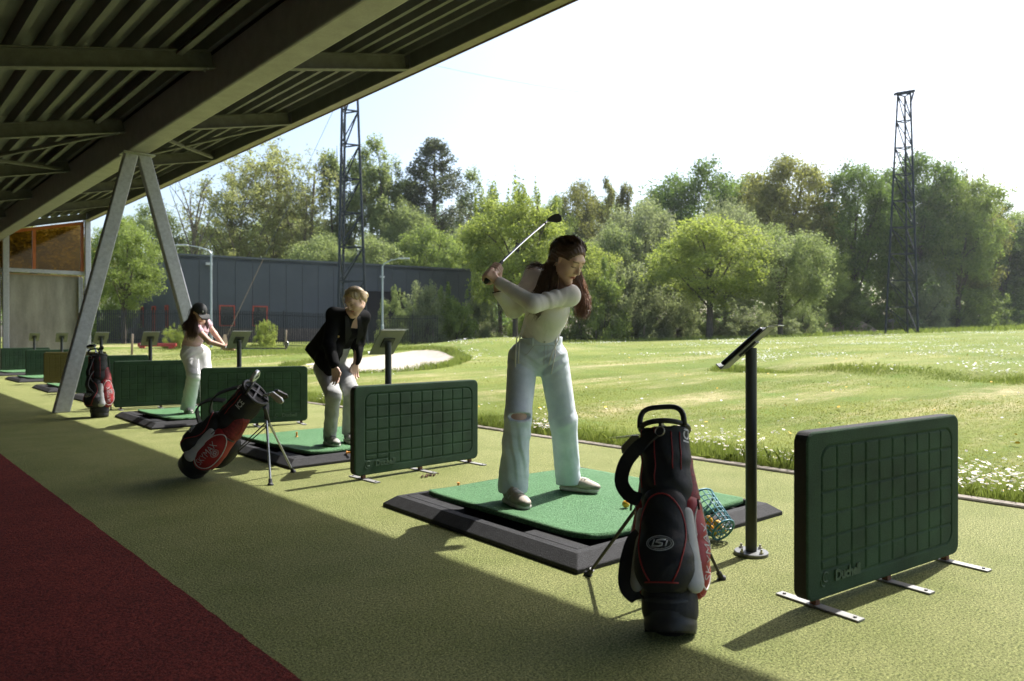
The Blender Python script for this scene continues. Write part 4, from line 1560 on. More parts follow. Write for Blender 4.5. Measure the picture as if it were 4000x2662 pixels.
    J.rc(j['Lkn'], A3(0.179, 0.220, 0.115), 0.080, 0.076, 0.03)
    J.rc(j['Rhip'] + A3(0, 0, -.01), j['Rkn'], 0.092, 0.076, 0.012)
    J.rc(j['Rkn'], A3(-0.165, -0.080, 0.162), 0.074, 0.088, 0.03)
    J.cut(A3(-0.165, -0.080, 0.132) + A3(0, 0, 0.0), (0.0, -0.05, -1))
    J.cut(wb_ + A3(0, 0, 0.0), (-0.05, 0.05, 1))
    # ripped knee
    J.sub_el(j['Rkn'] + A3(0.020, -0.076, 0.004), (0.082, 0.056, 0.023), None, 0.003)
    J.warp(folds([(j['Rkn'], A3(0.2, 0, 1), 0.070, 0.0026, j['Rkn'] + A3(0, 0, -.12), 0.10, 0.3),
                  (j['Ran'], A3(0.5, 0, 1), 0.060, 0.0050, j['Ran'] + A3(0, 0, 0.05), 0.08, 0.9),
                  (j['Ran'], A3(1, 0, 0.18), 0.055, 0.0050, j['Ran'] + A3(0, 0, 0.22), 0.16, 0.2),
                  (j['Lan'], A3(1, 0, 0.2), 0.055, 0.0045, j['Lan'] + A3(0, 0, 0.22), 0.15, 1.4),
                  (j['Lan'], A3(-0.4, 0, 1), 0.060, 0.0052, j['Lan'] + A3(0, 0, 0.04), 0.08, 0.2),
                  (j['Lkn'], A3(-0.6, 0, 1), 0.075, 0.0028, j['Lkn'] + A3(0.0, -0.05, 0), 0.10, 0.0),
                  (j['Lhip'], A3(-0.6, 0, 1), 0.050, 0.0042, j['Lhip'] + A3(-0.02, -0.08, -0.02), 0.10, 0.5),
                  (j['Rhip'], A3(0.7, 0, 1), 0.055, 0.0042, j['Rhip'] + A3(0.02, -0.08, -0.01), 0.10, 1.5)]))
    DEN = denim_material('denim_pale', (0.50, 0.56, 0.62), (0.70, 0.745, 0.785))
    jn = grow('jeans', J, DEN, root, 0.0055)
    jeans_details(jn, J, wb_, ps, pf, j, DEN, 0.112, 0.82)
    # frayed threads over the rip
    rr = random.Random(4)
    b = MB()
    for i in range(32):
        x = -0.058 + 0.004 * i + rr.uniform(-.002, .002)
        zt = 0.032 if i % 2 else -0.014
        c = j['Rkn'] + A3(0.012 + x, -0.077 + 0.35 * abs(x) ** 1.2, zt)
        b.tube([c, c + A3(rr.uniform(-.004, .004), -0.002, -0.008 - rr.random() * 0.006)], 0.0010, 3)
    b.build('frayed_edge', M('thread_white', (0.7, 0.7, 0.68), 0.9), jn)
    # ---- shoes
    UP = (0.46, 0.40, 0.33)
    SO = M('shoe_sole', (0.50, 0.47, 0.42), 0.7, var=0.12, vs=20)
    LA = M('shoe_grey', (0.58, 0.57, 0.55), 0.6)
    shoe(root, A3(-0.203, -0.070, 0.112) * A3(1, 1, 0) + A3(0, 0, 0.076), A3(-0.122, -0.230, 0.091) * A3(1, 1, 0) + A3(0, 0, 0.076), UP, SO, LA, 0.25)
    shoe(root, A3(0.133, 0.260, 0.088) * A3(1, 1, 0) + A3(0, 0, 0.076), A3(0.343, 0.150, 0.072) * A3(1, 1, 0) + A3(0, 0, 0.076), UP, SO, LA, 0.25)
    # ---- hair
    HM = hair_mat('hair_brown', (0.070, 0.036, 0.023), (0.215, 0.108, 0.060))
    H = Field()
    H.el(hd.p(0, -0.020, 0.036), np.array((0.082, 0.098, 0.090)) * hd.s, hd.A, 0.02)
    H.el(hd.p(0, -0.075, -0.030), np.array((0.060, 0.045, 0.080)) * hd.s, hd.A, 0.03)
    H.sub_el(hd.p(0, 0.116, -0.032), np.array((0.088, 0.100, 0.120)) * hd.s, hd.A, 0.012)
    H.sub_el(hd.p(0.078, 0.030, -0.030), np.array((0.030, 0.045, 0.055)) * hd.s, hd.A, 0.01)
    H.sub_el(hd.p(-0.078, 0.030, -0.030), np.array((0.030, 0.045, 0.055)) * hd.s, hd.A, 0.01)
    H.cut(hd.p(0, 0, -0.095), -hd.A[2])
    def ridg(P):
        q = hd.loc(P)
        return (0.0022 * np.sin(np.arctan2(q[:, 0], q[:, 2] - 0.02) * 22 + q[:, 1] * 60) + 0.0012 * np.sin(q[:, 0] * 420 + q[:, 1] * 120)).astype(np.float32)
    H.warp(ridg)
    cap = grow('hair', H, HM, root, 0.0045)
    # combed-over strands across the top, then falling lengths
    g = []
    for k in range(9):
        a = -1.2 + 0.3 * k
        ca, sa = math.cos(a), math.sin(a)
        g.append(([hd.p(0.064 * sa, 0.030, 0.074 + 0.030 * ca), hd.p(0.084 * sa, 0.008, 0.036 + 0.088 * ca), hd.p(0.086 * sa, -0.060, 0.036 + 0.078 * ca), hd.p(0.055 * sa, -0.112, 0.016 + 0.03 * ca), hd.p(0.03 * sa, -0.112, -0.05)], 0.0045, 0.006, 1))
    strands('hair_lengths', g, 620, HM, cap, 3, 0.0014, 0.003, 12)
    fr = [([A3(0.092, -0.150, 1.479), A3(0.056, -0.170, 1.423), A3(0.036, -0.180, 1.349), A3(0.012, -0.160, 1.272), A3(-0.010, -0.150, 1.210), A3(-0.039, -0.160, 1.163)], 0.010, 0.020, 1.0),
          ([A3(0.088, -0.130, 1.496), A3(0.042, -0.150, 1.425), A3(0.012, -0.160, 1.345), A3(-0.014, -0.150, 1.277), A3(-0.037, -0.150, 1.243)], 0.010, 0.018, 0.8),
          ([A3(0.095, -0.180, 1.457), A3(0.073, -0.210, 1.391), A3(0.064, -0.200, 1.318), A3(0.055, -0.180, 1.246), A3(0.036, -0.170, 1.212)], 0.007, 0.012, 0.6),
          ([A3(0.069, -0.110, 1.469), A3(0.015, -0.090, 1.431), A3(-0.034, -0.050, 1.449), A3(-0.089, -0.030, 1.436)], 0.006, 0.014, 0.10)]
    strands('hair_lengths', fr, 1000, HM, cap, 5, 0.0016, 0.010, 18)
    HM2 = hair_mat('hair_brown_light', (0.130, 0.054, 0.024), (0.42, 0.20, 0.09))
    bk = [([A3(0.192, -0.070, 1.422), A3(0.214, -0.050, 1.353), A3(0.237, -0.050, 1.272), A3(0.250, -0.070, 1.201), A3(0.236, -0.090, 1.143)], 0.010, 0.018, 1.0),
          ([A3(0.181, -0.080, 1.376), A3(0.203, -0.060, 1.287), A3(0.217, -0.070, 1.213), A3(0.216, -0.090, 1.155)], 0.008, 0.014, 0.5)]
    strands('hair_lengths', bk, 560, HM2, cap, 8, 0.0016, 0.013, 18)
    # ---- bracelet and earring
    MB().tube([j['Rwr'] + A3(0.030 * math.cos(a), 0.030 * math.sin(a), -0.012 + 0.006 * math.cos(a)) for a in np.linspace(0, 2 * math.pi, 20)[:-1]], 0.0035, 6, closed=True).build('bracelet', GRIPM, root, smooth=True)
    MB().ball(hd.p(0.076, -0.002, -0.034), 0.0045, 8, 6).build('earring', BOLTM, root, smooth=True)
    club = golf_club('iron golf club held up behind the shoulder by the golfer in ripped jeans',
                     [to_world(root, p) for p in [butt] + [g1 + (hosel - g1) * t + A3(0.004, 0, 0.010) * math.sin(math.pi * t) for t in np.linspace(0, 1, 9)]],
                     (Vector((0.7408, -0.6717, 0)) * 0.90 + Vector((0, 0, 0.42))), (Vector((0.6717, 0.7408, 0)) + Vector((0.1, 0, 0.1))))

def ribbed_material(name, col):
    m = M(name, col, 0.85, var=0.05, vs=5, sheen=0.15)
    n, l = m.node_tree.nodes, m.node_tree.links
    b = [x for x in n if x.type == 'BSDF_PRINCIPLED'][0]
    tc = n.new('ShaderNodeTexCoord')
    w = n.new('ShaderNodeTexWave')
    w.wave_type = 'BANDS'; w.bands_direction = 'DIAGONAL'
    w.inputs['Scale'].default_value = 105
    w.inputs['Distortion'].default_value = 1.2
    w.inputs['Detail'].default_value = 1
    w.inputs['Detail Scale'].default_value = 0.5
    l.new(tc.outputs['Object'], w.inputs['Vector'])
    bp = n.new('ShaderNodeBump'); bp.inputs['Strength'].default_value = 0.35; bp.inputs['Distance'].default_value = 0.003
    l.new(w.outputs['Fac'], bp.inputs['Height'])
    l.new(bp.outputs[0], b.inputs['Normal'])
    return m

def denim_material(name, c0, c1):
    return M(name, c0, 0.85, var=0, col2=c1, vs=7, fine=0.05, fs=300, bump=0.25, bs=26, sheen=0.1)

def jeans_details(parent, J, wb_, ps, pf, j, DEN, rw, fl):
    """waistband, fly, pockets, button, belt loops laid on the cloth surface."""
    def proj(p, d):
        # march from outside along d until the surface
        p = np.array(p, float); d = nrm(d)
        t = 0.0
        for _ in range(60):
            v = float(J.ev((p + d * t)[None].astype(np.float32))[0])
            if v < 0.0008: break
            t += max(v * 0.6, 0.0006)
            if t > 0.4: break
        return p + d * t
    up = A3(0, 0, 1)
    SEAM = M('seam_thread', (0.40, 0.40, 0.38), 0.85)
    b = MB()
    def on(x, z, off=0.002):
        p = wb_ + ps * x + pf * 0.3 + up * z
        return proj(p, -pf) + pf * off
    # waistband as a raised band on the front half
    pts = [on(x, -0.022, 0.001) for x in np.linspace(-0.088, 0.088, 17)]
    b = MB()
    b.strip(pts, [up * 0.019] * 17, [pf * 0.0025] * 17)
    b.build('waistband', DEN, parent, smooth=60)
    b = MB(); b.tube([on(x, -0.042) for x in np.linspace(-0.09, 0.09, 17)], 0.0012, 4); b.build('waist_seam', SEAM, parent)
    b = MB(); b.tube([on(0.004, z) for z in np.linspace(-0.045, -0.16, 12)], 0.0016, 4); b.build('fly_seam', SEAM, parent)
    b = MB(); b.tube([on(0.026 - 0.022 * max(0, (i - 7) / 5) ** 2, z) for i, z in enumerate(np.linspace(-0.045, -0.135, 13))], 0.0012, 4); b.build('fly_stitch', SEAM, parent)
    MB().ball(on(0.004, -0.022, 0.006), (0.008, 0.008, 0.008), 10, 6).build('button', BOLTM, parent, smooth=True)
    for s in (-1, 1):
        b = MB(); b.tube([on(s * (0.055 + 0.055 * t), -0.045 - 0.055 * math.sin(t * 1.57) ** 1.3) for t in np.linspace(0, 1, 10)], 0.0016, 4); b.build('pocket_seam', SEAM, parent)
        b = MB(); p = [on(s * 0.062, z, 0.005) for z in (0.0, -0.022, -0.046)]
        b.strip(p, [ps * 0.005] * 3, [pf * 0.002] * 3); b.build('belt_loop', DEN, parent)
golfer_one()

# ================================================================ woman in the black blazer
def woman_two():
    root = empty('person', place(2), R(-42.2))
    tag(root, 'blonde woman in black blazer and grey jeans bending forward with a hand hanging down', 'person')
    j = dict(pelvis=A3(-0.020, 0.160, 0.784), waist=A3(0.069, 0.080, 0.949), chest=A3(0.154, -0.040, 1.096), neck=A3(0.217, -0.140, 1.222),
             Rsh=A3(0.071, -0.140, 1.207), Lsh=A3(0.282, 0.000, 1.188), Rel=A3(0.046, -0.220, 0.961), Rwr=A3(0.123, -0.340, 0.782),
             Lel=A3(0.226, 0.160, 0.987), Lwr=A3(0.204, 0.100, 0.794),
             Rhip=A3(-0.085, 0.120, 0.739), Lhip=A3(0.045, 0.200, 0.735), Rkn=A3(0.078, -0.200, 0.524), Lkn=A3(0.195, -0.040, 0.549),
             Ran=A3(0.002, -0.040, 0.184), Lan=A3(0.124, 0.160, 0.169))
    hd = Head(A3(0.272, -0.240, 1.330), (-0.48, -0.68, -0.56), 0.10, 0.96)
    F, sp, sh, fw = body_field(j, hd, 0.95)
    loose_hand(F, j['Rwr'] + A3(0, 0, -0.012), A3(0.16, -0.10, -1), A3(0.9, -0.35, 0), 1)
    loose_hand(F, j['Lwr'] + A3(0, 0, -0.01), A3(-0.10, -0.10, -1), A3(-0.7, -0.6, 0), -1)
    skin = np.array((0.62, 0.41, 0.31))
    grow('body', F, M('skin', (0.5, 0.3, 0.2)), root, 0.0052, lambda V: hd.colour(V, np.tile(skin, (len(V), 1)), skin, (0.42, 0.14, 0.12), (0.19, 0.11, 0.06)))
    # black camisole
    T = Field()
    T.rc(j['waist'] - sp * 0.03, j['chest'] + sp * 0.01, 0.094, 0.106, 0.04, fw, 0.86)
    T.el(j['chest'] + fw * 0.03 - sp * 0.005, (0.11, 0.085, 0.07), (sh, fw, sp), 0.04)
    BK = M('cloth_black', (0.0055, 0.0055, 0.006), 0.9, var=0.2, vs=8, spec=0.15)
    grow('camisole', T, BK, root, 0.007)
    # blazer: padded shoulders, skirt flaring to a pointed tail behind the hip
    B = Field()
    B.rc(j['chest'] + sp * 0.02, j['waist'], 0.128, 0.116, 0.05, fw, 0.90)
    B.rc(j['waist'], A3(-0.048, 0.160, 0.815), 0.116, 0.135, 0.05, fw, 0.95)
    B.rc(j['chest'] + sp * 0.05, j['neck'] - sp * 0.03, 0.105, 0.07, 0.04, fw, 0.85)
    B.rc(j['neck'] - sp * 0.02 - sh * 0.03, j['Rsh'] - sh * 0.012 + sp * .012, 0.056, 0.060, 0.03)
    B.rc(j['neck'] - sp * 0.02 + sh * 0.03, j['Lsh'] + sh * 0.012 + sp * .012, 0.056, 0.060, 0.03)
    B.rc(j['Rsh'], j['Rel'], 0.066, 0.055, 0.03)
    B.rc(j['Rel'], j['Rwr'] + 0.06 * (j['Rel'] - j['Rwr']), 0.055, 0.043, 0.02)
    B.rc(j['Lsh'], j['Lel'], 0.064, 0.053, 0.03)
    B.rc(j['Lel'], j['Lwr'] + 0.06 * (j['Lel'] - j['Lwr']), 0.053, 0.043, 0.02)
    # tail flaps
    B.rc(A3(0.078, -0.040, 1.156), A3(-0.181, 0.220, 0.900), 0.085, 0.082, 0.05)
    B.rc(A3(0.006, 0.050, 0.935), A3(-0.193, 0.220, 0.868), 0.095, 0.085, 0.05)
    B.rc(A3(-0.114, 0.160, 0.846), A3(-0.027, 0.000, 0.760), 0.10, 0.075, 0.05)
    B.rc(A3(0.053, -0.080, 0.918), A3(0.020, -0.100, 0.719), 0.070, 0.028, 0.05)
    B.rc(A3(-0.054, 0.000, 0.821), A3(0.010, -0.090, 0.726), 0.070, 0.030, 0.05)
    B.rc(A3(0.185, 0.080, 0.973), A3(0.204, 0.100, 0.848), 0.06, 0.05, 0.03)
    # open front
    op = j['chest'] + fw * 0.10 + sh * 0.035
    B.sub_el(op + sp * 0.06, (0.042, 0.14, 0.13), (sh, fw, sp), 0.008)
    B.sub_el(op - sp * 0.12 + sh * 0.012, (0.052, 0.12, 0.16), (sh, fw, sp), 0.008)
    B.sub_el(op - sp * 0.24 + sh * 0.03, (0.066, 0.16, 0.16), (sh, fw, sp), 0.008)
    B.sub_el(hd.p(0, -0.01, -0.07), (0.060, 0.060, 0.085), hd.A, 0.01)
    B.cut(A3(0.012, -0.050, 0.675), (-0.62, 0.0, -0.78))
    B.cut(A3(0.123, -0.340, 0.775), (0.02, 0.0, -1)) if False else None
    B.warp(folds([(j['Rel'], A3(0.1, 0, 1), 0.06, 0.004, j['Rel'], 0.08, 0.2), (j['Lel'], A3(0.1, 0, 1), 0.06, 0.004, j['Lel'], 0.08, 1.2),
                  (j['waist'], A3(0.8, 0, 0.6), 0.09, 0.005, j['waist'] - sh * 0.08, 0.14, 0.4)]))
    bz = grow('blazer', B, BK, root, 0.006)
    LAP = M('lapel_black', (0.010, 0.010, 0.011), 0.7, var=0.1, spec=0.3)
    # lapels
    for sgn in (-1, 1):
        b = MB()
        base = j['chest'] + sh * 0.035
        p0 = j['neck'] + sh * sgn * 0.055 + fw * 0.045 + sp * 0.010
        p1 = j['chest'] + fw * 0.118 + sh * (0.035 + sgn * 0.056) + sp * 0.05
        p2 = j['chest'] + fw * 0.122 + sh * (0.035 + sgn * 0.046) - sp * 0.07
        wv = sh * sgn * 0.022
        b.strip([p0, 0.5 * (p0 + p1) + fw * 0.012, p1, p2], [wv * 0.7, wv * 1.0, wv * 1.35, wv * 0.15], [fw * 0.003] * 4)
        b.build('lapel', LAP, bz, smooth=60)
    GOLD = M('button_gold', (0.62, 0.44, 0.16), 0.3, 0.9, var=0.1)
    for p in (A3(0.112, -0.170, 1.024), A3(0.082, -0.170, 0.927)):
        MB().ball(p, (0.011, 0.006, 0.011), 12, 6).build('button', GOLD, bz, smooth=True)
    # jeans
    J = Field()
    J.rc(j['pelvis'], j['waist'] - sp * 0.02, 0.108, 0.098, 0.05)
    J.rc(j['Rhip'], j['Rkn'], 0.092, 0.067, 0.03)
    J.rc(j['Rkn'], A3(0.009, -0.040, 0.162), 0.064, 0.055, 0.03)
    J.rc(j['Lhip'], j['Lkn'], 0.092, 0.069, 0.03)
    J.rc(j['Lkn'], A3(0.124, 0.160, 0.146), 0.066, 0.056, 0.03)
    J.cut(A3(0.009, -0.040, 0.146), (0, 0, -1))
    J.warp(folds([(j['Rkn'], A3(0.3, 0, 1), 0.05, 0.003, j['Rkn'], 0.07, 0.2), (j['Ran'], A3(0.2, 0, 1), 0.05, 0.004, j['Ran'] + A3(0, 0, .03), 0.08, 0.8),
                  (j['Ran'], A3(1, 0, .2), 0.05, 0.004, j['Ran'] + A3(0, 0, .18), 0.14, 0.8), (j['Lkn'], A3(-0.3, 0, 1), 0.05, 0.003, j['Lkn'], 0.08, 1.2)]))
    grow('jeans', J, denim_material('denim_grey', (0.27, 0.275, 0.27), (0.44, 0.445, 0.435)), root, 0.006)
    UP = (0.36, 0.35, 0.32)
    SO = M('shoe_sole', (0.5, 0.47, 0.42))
    LA = M('shoe_dark', (0.12, 0.12, 0.13), 0.6)
    shoe(root, A3(-0.045, 0.040, 0.089) * A3(1, 1, 0) + A3(0, 0, 0.074), A3(0.114, -0.180, 0.084) * A3(1, 1, 0) + A3(0, 0, 0.074), UP, SO, LA, 0.25)
    shoe(root, A3(0.099, 0.220, 0.086) * A3(1, 1, 0) + A3(0, 0, 0.074), A3(0.213, 0.000, 0.087) * A3(1, 1, 0) + A3(0, 0, 0.074), UP, SO, LA, 0.25)
    # blonde hair pulled back into a bun
    HB = hair_mat('hair_blonde', (0.34, 0.235, 0.115), (0.68, 0.54, 0.33))
    H = Field()
    H.el(hd.p(0, -0.018, 0.036), np.array((0.078, 0.095, 0.085)) * hd.s, hd.A, 0.02)
    H.el(hd.p(0, -0.075, -0.010), np.array((0.055, 0.045, 0.070)) * hd.s, hd.A, 0.03)
    H.el(hd.p(0, -0.120, -0.020), np.array((0.036, 0.032, 0.036)) * hd.s, hd.A, 0.006)
    H.sub_el(hd.p(0, 0.116, -0.030), np.array((0.090, 0.106, 0.126)) * hd.s, hd.A, 0.012)
    H.sub_el(hd.p(0.076, 0.030, -0.040), np.array((0.032, 0.050, 0.055)) * hd.s, hd.A, 0.01)
    H.sub_el(hd.p(-0.076, 0.030, -0.040), np.array((0.032, 0.050, 0.055)) * hd.s, hd.A, 0.01)
    H.cut(hd.p(0, 0, -0.085), -hd.A[2])
    H.warp(lambda P: (0.0018 * np.sin(hd.loc(P)[:, 0] * 330 + hd.loc(P)[:, 1] * 60)).astype(np.float32))
    cap = grow('hair', H, HB, root, 0.005)
    g = []
    for k in range(8):
        s_ = -1 if k < 4 else 1
        a = 0.12 + 0.34 * (k % 4)
        g.append(([hd.p(s_ * 0.006, 0.024 - 0.01 * (k % 4), 0.108 - 0.002 * (k % 4)), hd.p(s_ * 0.055 * (0.4 + 0.2 * (k % 4)), 0.020 - .012 * (k % 4), 0.112 - 0.016 * (k % 4)), hd.p(s_ * 0.080, -0.030, 0.070 - 0.028 * (k % 4)), hd.p(s_ * 0.055, -0.090, 0.010)], 0.004, 0.006, 1))
    strands('hair_lengths', g, 420, HB, cap, 3, 0.0014, 0.002, 10)
    strands('hair_lengths', [([hd.p(0.01, 0.070, 0.095), hd.p(0.035, 0.092, 0.055), hd.p(0.042, 0.095, 0.005), hd.p(0.045, 0.092, -0.04)], 0.003, 0.004, 1)], 5, HB, cap, 4, 0.0014, 0.003, 12)
    MB().tube([hd.p(-0.074, 0.002 + 0.010 * math.sin(a), -0.040 + 0.011 * math.cos(a)) for a in np.linspace(0, 6.28, 14)[:-1]], 0.0022, 6, closed=True).build('earring', GOLD, root, smooth=True)
woman_two()

# ================================================================ golfer in the black cap
def golfer_three():
    root = empty('person', place(3), R(-42.2))
    tag(root, 'woman in black cap, pink top and white trousers swinging a club on the far mat', 'person')
    j = dict(pelvis=A3(-0.048, 0.050, 0.825), waist=A3(-0.061, 0.030, 0.943), chest=A3(0.027, -0.050, 1.087), neck=A3(0.099, -0.120, 1.197),
             Rsh=A3(0.069, -0.210, 1.133), Lsh=A3(0.078, 0.070, 1.200), Rel=A3(0.271, -0.270, 0.952), Rwr=A3(0.433, -0.210, 0.894),
             Lel=A3(0.188, 0.090, 1.050), Lwr=A3(0.397, -0.090, 0.871),
             Rhip=A3(-0.081, -0.010, 0.794), Lhip=A3(0.018, 0.110, 0.802), Rkn=A3(0.024, -0.130, 0.546), Lkn=A3(0.105, 0.030, 0.558),
             Ran=A3(-0.120, 0.030, 0.162), Lan=A3(0.028, 0.270, 0.172))
    hd = Head(A3(0.113, -0.190, 1.295), (0.72, -0.42, -0.55), 0.06, 0.97)
    F, sp, sh, fw = body_field(j, hd, 0.95)
    g0, g1, ho = A3(0.387, -0.170, 0.888), A3(0.630, -0.150, 0.872), A3(1.088, -0.070, 0.870)
    ga = nrm(g1 - g0)
    grip_hand(F, j['Rwr'], g0 + ga * 0.105, ga, A3(-0.2, -0.8, 0.5), 1, True)
    grip_hand(F, j['Lwr'], g0 + ga * 0.035, ga, A3(0, 0.8, 0.5), -1, True)
    skin = np.array((0.60, 0.38, 0.28))
    grow('body', F, M('skin', (0.5, 0.3, 0.2)), root, 0.006, lambda V: hd.colour(V, np.tile(skin, (len(V), 1)), skin))
    T = Field()
    T.el(j['chest'], (0.132, 0.098, 0.12), (sh, fw, sp), 0.04)
    T.rc(j['chest'], j['waist'] - sp * 0.045, 0.118, 0.118, 0.05, fw, 0.92)
    T.el(j['chest'] + fw * 0.05, (0.11, 0.065, 0.06), (sh, fw, sp), 0.05)
    T.rc(j['chest'] + sp * 0.05, j['neck'] - sp * 0.01, 0.092, 0.062, 0.04, fw, 0.85)
    T.rc(j['neck'] - sp * 0.02, j['Rsh'], 0.05, 0.056, 0.03)
    T.rc(j['neck'] - sp * 0.02, j['Lsh'], 0.05, 0.056, 0.03)
    T.rc(j['Rsh'], j['Rsh'] + 0.30 * (j['Rel'] - j['Rsh']), 0.054, 0.054, 0.02)
    T.rc(j['Lsh'], j['Lsh'] + 0.30 * (j['Lel'] - j['Lsh']), 0.054, 0.054, 0.02)
    T.warp(folds([(j['waist'], A3(0.2, 0, 1), 0.06, 0.005, j['waist'] + sp * 0.05, 0.14, 0.2), (j['chest'], A3(0.7, 0, 0.6), 0.06, 0.004, j['chest'] + fw * 0.1, 0.1, 0.9)]))
    grow('top', T, M('cloth_pink', (0.58, 0.37, 0.42), 0.85, var=0.08, vs=9, sheen=0.1), root, 0.0065)
    J = Field()
    J.rc(j['pelvis'] + A3(0, 0, -0.02), j['waist'] - sp * 0.03, 0.126, 0.115, 0.05, fw, 0.92)
    J.rc(j['Rhip'], j['Lhip'], 0.104, 0.100, 0.05)
    J.rc(j['Rhip'], j['Rkn'], 0.095, 0.074, 0.03)
    J.rc(j['Rkn'], A3(-0.120, 0.030, 0.130), 0.078, 0.084, 0.03)
    J.rc(j['Lhip'], j['Lkn'], 0.094, 0.076, 0.03)
    J.rc(j['Lkn'], A3(0.028, 0.270, 0.139), 0.080, 0.084, 0.03)
    J.cut(A3(-0.120, 0.030, 0.114), (0, 0, -1))
    J.warp(folds([(j['Rkn'], A3(0.4, 0, 1), 0.07, 0.005, j['Rkn'], 0.11, 0.2), (j['Ran'], A3(1, 0, 0.2), 0.06, 0.005, j['Ran'] + A3(0, 0, .16), 0.14, 0.8),
                  (j['Rhip'], A3(-0.8, 0, 1), 0.06, 0.005, j['Rhip'] + A3(0.04, -.06, 0), 0.1, 0.5)]))
    grow('trousers', J, M('cloth_white', (0.74, 0.74, 0.73), 0.85, var=0.05, vs=6, sheen=0.1), root, 0.0065)
    UP = (0.60, 0.58, 0.54)
    SO = M('shoe_sole', (0.5, 0.47, 0.42))
    LA = M('shoe_grey', (0.58, 0.57, 0.55))
    shoe(root, A3(-0.165, 0.110, 0.079) * A3(1, 1, 0) + A3(0, 0, 0.074), A3(-0.018, -0.130, 0.078) * A3(1, 1, 0) + A3(0, 0, 0.074), UP, SO, LA, 0.25)
    shoe(root, A3(-0.019, 0.330, 0.089) * A3(1, 1, 0) + A3(0, 0, 0.074), A3(0.150, 0.130, 0.077) * A3(1, 1, 0) + A3(0, 0, 0.074), UP, SO, LA, 0.25)
    # cap with curved peak
    CAPM = M('cap_black', (0.012, 0.013, 0.014), 0.75, var=0.15, sheen=0.05)
    C_ = Field()
    C_.el(hd.p(0, -0.012, 0.045), np.array((0.083, 0.100, 0.088)) * hd.s, hd.A, 0.02)
    C_.cut(hd.p(0, 0.0, 0.030), -nrm(hd.A[2] + 0.12 * hd.A[1]))
    cap = grow('cap', C_, CAPM, root, 0.0055)
    b = MB()
    pts, wd, th = [], [], []
    for i in range(9):
        t = i / 8
        pts.append(hd.p(0, 0.078 + 0.085 * t, 0.036 - 0.030 * t * t))
        w = 0.072 * math.sqrt(max(0.02, 1 - (t * 0.98) ** 3))
        wd.append(hd.A[0] * w); th.append(hd.A[2] * 0.003)
    b.strip(pts, wd, th)
    b.build('cap_peak', CAPM, cap, smooth=60)
    MB().ball(hd.p(0, -0.012, 0.132), 0.008, 8, 6).build('cap_button', CAPM, cap)
    MB().ball(hd.p(0.022, 0.081, 0.078), (0.007, 0.004, 0.011), 8, 6).build('cap_badge', M('badge_white', (0.7, 0.7, 0.7), 0.6), cap)
    HD = hair_mat('hair_dark', (0.060, 0.030, 0.021), (0.17, 0.085, 0.055))
    g = [([hd.p(0.03, -0.085, 0.02), A3(0.010, -0.170, 1.217), A3(-0.020, -0.210, 1.144), A3(-0.047, -0.230, 1.102)], 0.014, 0.030, 1.0),
         ([hd.p(0.04, -0.075, 0.01), A3(0.057, -0.230, 1.195), A3(0.053, -0.270, 1.091), A3(0.024, -0.250, 0.998)], 0.014, 0.026, 1.2),
         ([hd.p(0.06, -0.030, -0.01), A3(0.105, -0.270, 1.179), A3(0.108, -0.290, 1.076), A3(0.090, -0.270, 1.009)], 0.010, 0.018, 0.8),
         ([hd.p(-0.06, -0.02, 0.0), A3(0.155, -0.090, 1.229), A3(0.179, -0.110, 1.155), A3(0.193, -0.120, 1.103)], 0.008, 0.012, 0.3)]
    strands('hair', g, 700, HD, root, 9, 0.0024, 0.010, 12)
    H = Field()
    H.el(hd.p(0, -0.030, 0.010), np.array((0.076, 0.080, 0.080)) * hd.s, hd.A, 0.02)
    H.sub_el(hd.p(0, 0.100, -0.050), np.array((0.12, 0.105, 0.12)) * hd.s, hd.A, 0.01)
    grow('hair_base', H, HD, root, 0.007)
    golf_club('golf club swung level by the golfer in the black cap', [to_world(root, p) for p in (g0, g1, ho)],
              Vector((0.3, 0.1, 0.9)), Vector((-0.3, -0.9, 0.1)), SHAFT, 1.45)
golfer_three()

# ---------------------------------------------------------------- golf bags
FABK = M('bag_fabric_black', (0.013, 0.013, 0.015), 0.62, var=0.25, vs=9, bump=0.35, bs=30, fine=0.2, fs=260, spec=0.4)
FABR = M('bag_fabric_red', (0.30, 0.014, 0.018), 0.55, var=0.16, vs=7, bump=0.3, bs=24, fine=0.1, fs=220)
FABR2 = M('bag_fabric_dark_red', (0.17, 0.012, 0.015), 0.6, var=0.3, vs=40, bump=0.3, bs=40, fine=0.5, fs=90)
FABG = M('bag_fabric_grey', (0.42, 0.42, 0.43), 0.55, var=0.12, vs=7, bump=0.3, bs=24)
PIPE = M('bag_piping_red', (0.33, 0.020, 0.022), 0.5, var=0.1)
PIPW = M('bag_piping_white', (0.62, 0.60, 0.58), 0.5, var=0.05)
PLBK = M('bag_plastic', (0.018, 0.018, 0.019), 0.45, var=0.1)
LOGOM = M('bag_print', (0.50, 0.50, 0.50), 0.5, var=0.05)
LEGM = M('leg_steel', (0.40, 0.42, 0.44), 0.3, 0.7, var=0.1)

def project(field, pts, N, off=0.0015):
    P = np.array(pts, np.float32)
    N = np.array(N, np.float32)
    t = np.zeros(len(P), np.float32)
    for _ in range(60):
        v = field.ev(P - N * t[:, None])
        t = np.where((v > 0.0006) & (t < 0.35), t + np.maximum(v * 0.6, 0.0005), t)
    return P - N * t[:, None] + N * off

